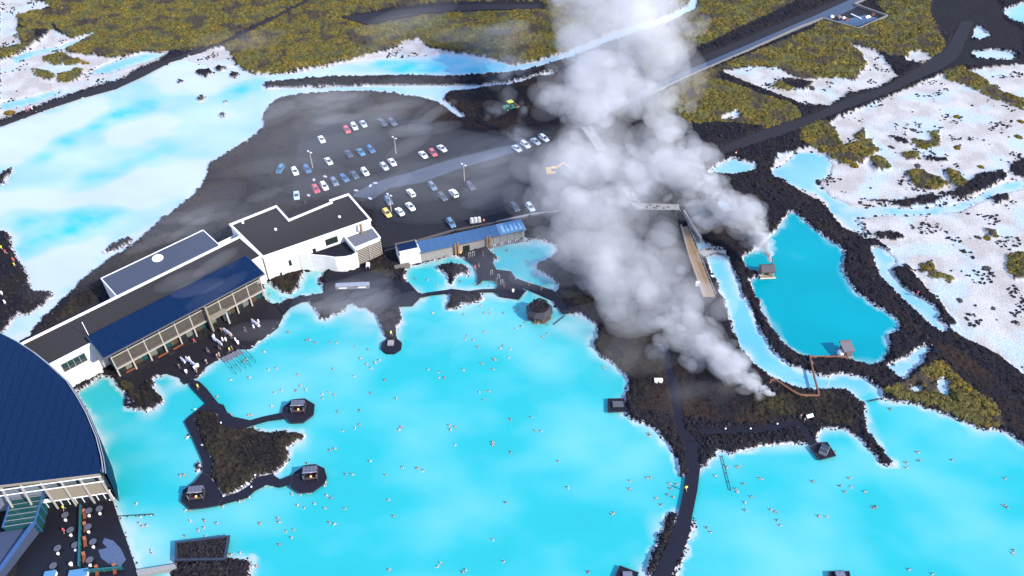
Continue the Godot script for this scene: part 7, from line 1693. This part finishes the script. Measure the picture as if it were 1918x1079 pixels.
# a plume along a path of [point, radius, depth of one puff]: billows along the path, each a cluster of puffs
func plume(called: String, label: String, path: Array, n: int, spread := 1.0):
	var s := Node3D.new()
	s.name = numbered(called)
	add_child(s)
	tag(s, label, "steam", "", "stuff")
	var total := 0.0
	var seg := []
	for k in path.size() - 1:
		# more billows where the plume is narrow for its length
		var w: float = (path[k][0] as Vector3).distance_to(path[k + 1][0]) / (0.5 * (path[k][1] + path[k + 1][1]))
		seg.append(w); total += w
	var billows := int(n / 8.0)
	for i in billows:
		var u := (i + rng.randf()) / billows * total
		var k := 0
		while k < seg.size() - 1 and u > seg[k]: u -= seg[k]; k += 1
		var t: float = clampf(u / seg[k], 0, 1)
		var c: Vector3 = (path[k][0] as Vector3).lerp(path[k + 1][0], t)
		var r: float = lerpf(path[k][1], path[k + 1][1], t)
		var dep: float = lerpf(path[k][2], path[k + 1][2], t)
		var wind: Vector3 = (path[k + 1][0] - path[k][0] as Vector3).normalized()
		var off := Vector3(rng.randfn(), rng.randfn() * 0.7, rng.randfn()).normalized() * r * pow(rng.randf(), 0.5) * clampf(r / 9.0, 0.4, 0.92) * spread
		var big := r * lerpf(0.85, 0.5, minf(1.0, off.length() / r / spread)) * rng.randf_range(0.6, 1.35)
		for q in 8:
			# two nested hearts, then loose shreds round them
			var o := Vector3(rng.randfn(), rng.randfn(), rng.randfn()).normalized() * big * (0.12 if q < 2 else rng.randf_range(0.5, 1.15)) + (wind * big * rng.randfn() * 0.4 if q > 1 else Vector3.ZERO)
			var size := big * (1.75 if q == 0 else 1.15 if q == 1 else rng.randf_range(0.35, 1.1))
			puff(s, c + off + o, Vector3(size * rng.randf_range(0.7, 1.0), size * rng.randf_range(0.5, 0.85), size * rng.randf_range(0.9, 1.7)), mist_for(dep * rng.randf_range(0.7, 1.45) * (0.9 if q < 2 else 0.6) / size), Vector3(rng.randf_range(-0.7, 0.7), atan2(wind.x, wind.z) + rng.randfn() * 0.6, rng.randf_range(-0.6, 0.6)))

func veil(called: String, label: String, spots: Array):
	var s := Node3D.new()
	s.name = numbered(called)
	add_child(s)
	tag(s, label, "mist", "", "stuff")
	for e in spots:
		var a: Vector3 = e[0]
		for k in e[3]:
			var g: float = e[1] * rng.randf_range(0.5, 1.15)
			var o: Vector3 = Vector3(rng.randfn() * 0.34, 0, rng.randfn() * 0.20).rotated(Vector3.UP, 0.5) * e[1]
			var h: float = g * rng.randf_range(0.10, 0.2)
			puff(s, a + o + Vector3(0, h * 0.35, 0), Vector3(g, h, g * rng.randf_range(0.28, 0.55)), mist_for(e[2] * rng.randf_range(0.5, 1.5) / (h * 1.4)), Vector3(rng.randfn() * 0.08, 0.5 + rng.randfn() * 0.4, rng.randfn() * 0.10))

func build_steam():
	rng.seed = 7
	plume("chimney_steam", "dense white steam plume rising from the pump house chimney", [[Vector3(71.60,5.0,-168.15), 0.4, 0.8], [Vector3(70.90,7,-170.14), 1.3, 0.5], [Vector3(68.85,9,-174.71), 3.4, 0.42], [Vector3(64.78,11,-180.65), 6.6, 0.34], [Vector3(58.45,14,-185.97), 9.2, 0.29], [Vector3(51.39,17,-192.26), 12, 0.27], [Vector3(43.60,20,-202.50), 15, 0.25], [Vector3(36.91,24,-217.11), 17, 0.24], [Vector3(35.31,29,-233.13), 18, 0.23], [Vector3(34.58,34,-253.05), 20, 0.22], [Vector3(34.80,38,-278.47), 22, 0.21], [Vector3(34.21,42,-308.62), 26, 0.18]], 680)
	plume("bank_steam", "broad white steam cloud streaming off the lava bank", [[Vector3(63.04,1.0,-123.48), 0.4, 0.6], [Vector3(60.16,2.0,-124.13), 1.3, 0.4], [Vector3(55.15,4,-126.43), 3.4, 0.28], [Vector3(49.87,6,-130.81), 6.2, 0.25], [Vector3(44.83,8,-137.31), 8.6, 0.21], [Vector3(35.77,10,-145.27), 12.5, 0.18], [Vector3(29.08,12,-156.63), 15, 0.17], [Vector3(23.19,14,-168.52), 17, 0.17], [Vector3(21.09,17,-182.63), 17, 0.17], [Vector3(21.48,20,-195.46), 16, 0.15], [Vector3(21.07,23,-211.02), 17, 0.12]], 520)
	plume("drifting_steam", "thin grey steam drifting over the far end of the car park", [[Vector3(29.13,6,-178.43), 6, 0.05], [Vector3(16.18,7,-195.01), 7, 0.06], [Vector3(10.48,8,-219.62), 7, 0.07], [Vector3(0.17,10,-224.39), 6, 0.06], [Vector3(-3.48,12,-246.70), 5, 0.045], [Vector3(0.20,14,-274.34), 6, 0.045]], 112, 2.0)
	veil("ground_mist", "thin mist lying over the car park and spa", [[Vector3(-54.79,3,-214.89), 110, 0.04, 3], [Vector3(-36.03,3,-233.93), 90, 0.036, 3], [Vector3(-16.44,3,-203.25), 70, 0.036, 3], [Vector3(-83.27,3,-179.69), 70, 0.04, 3], [Vector3(-49.36,3,-253.30), 30, 0.037, 9], [Vector3(-70.32,3,-253.30), 26, 0.037, 8], [Vector3(-29.59,3,-244.25), 30, 0.041, 9], [Vector3(-37.55,2,-213.35), 32, 0.023, 6], [Vector3(-10.16,2,-214.84), 30, 0.037, 9], [Vector3(-85.94,2,-195.00), 24, 0.034, 6], [Vector3(-78.32,10,-156.78), 18, 0.037, 5], [Vector3(-95.13,10,-169.98), 18, 0.034, 4], [Vector3(-38.43,2,-155.01), 20, 0.052, 8], [Vector3(-55.62,2,-147.95), 20, 0.034, 5], [Vector3(18.12,2,-169.11), 26, 0.052, 8], [Vector3(31.12,2,-138.43), 24, 0.030, 5], [Vector3(44.61,2,-122.81), 16, 0.014, 7], [Vector3(-34.63,6,-311.65), 44, 0.023, 5], [Vector3(-6.15,6,-299.63), 40, 0.034, 6], [Vector3(-111.84,4,-296.79), 30, 0.026, 4]])
	veil("lagoon_mist", "wisps of mist drifting over the bathing lagoon", [[Vector3(-37.11,1.5,-144.55), 26, 0.034, 6], [Vector3(-13.85,1.5,-148.45), 30, 0.023, 4], [Vector3(12.22,1.5,-137.07), 28, 0.026, 4]])
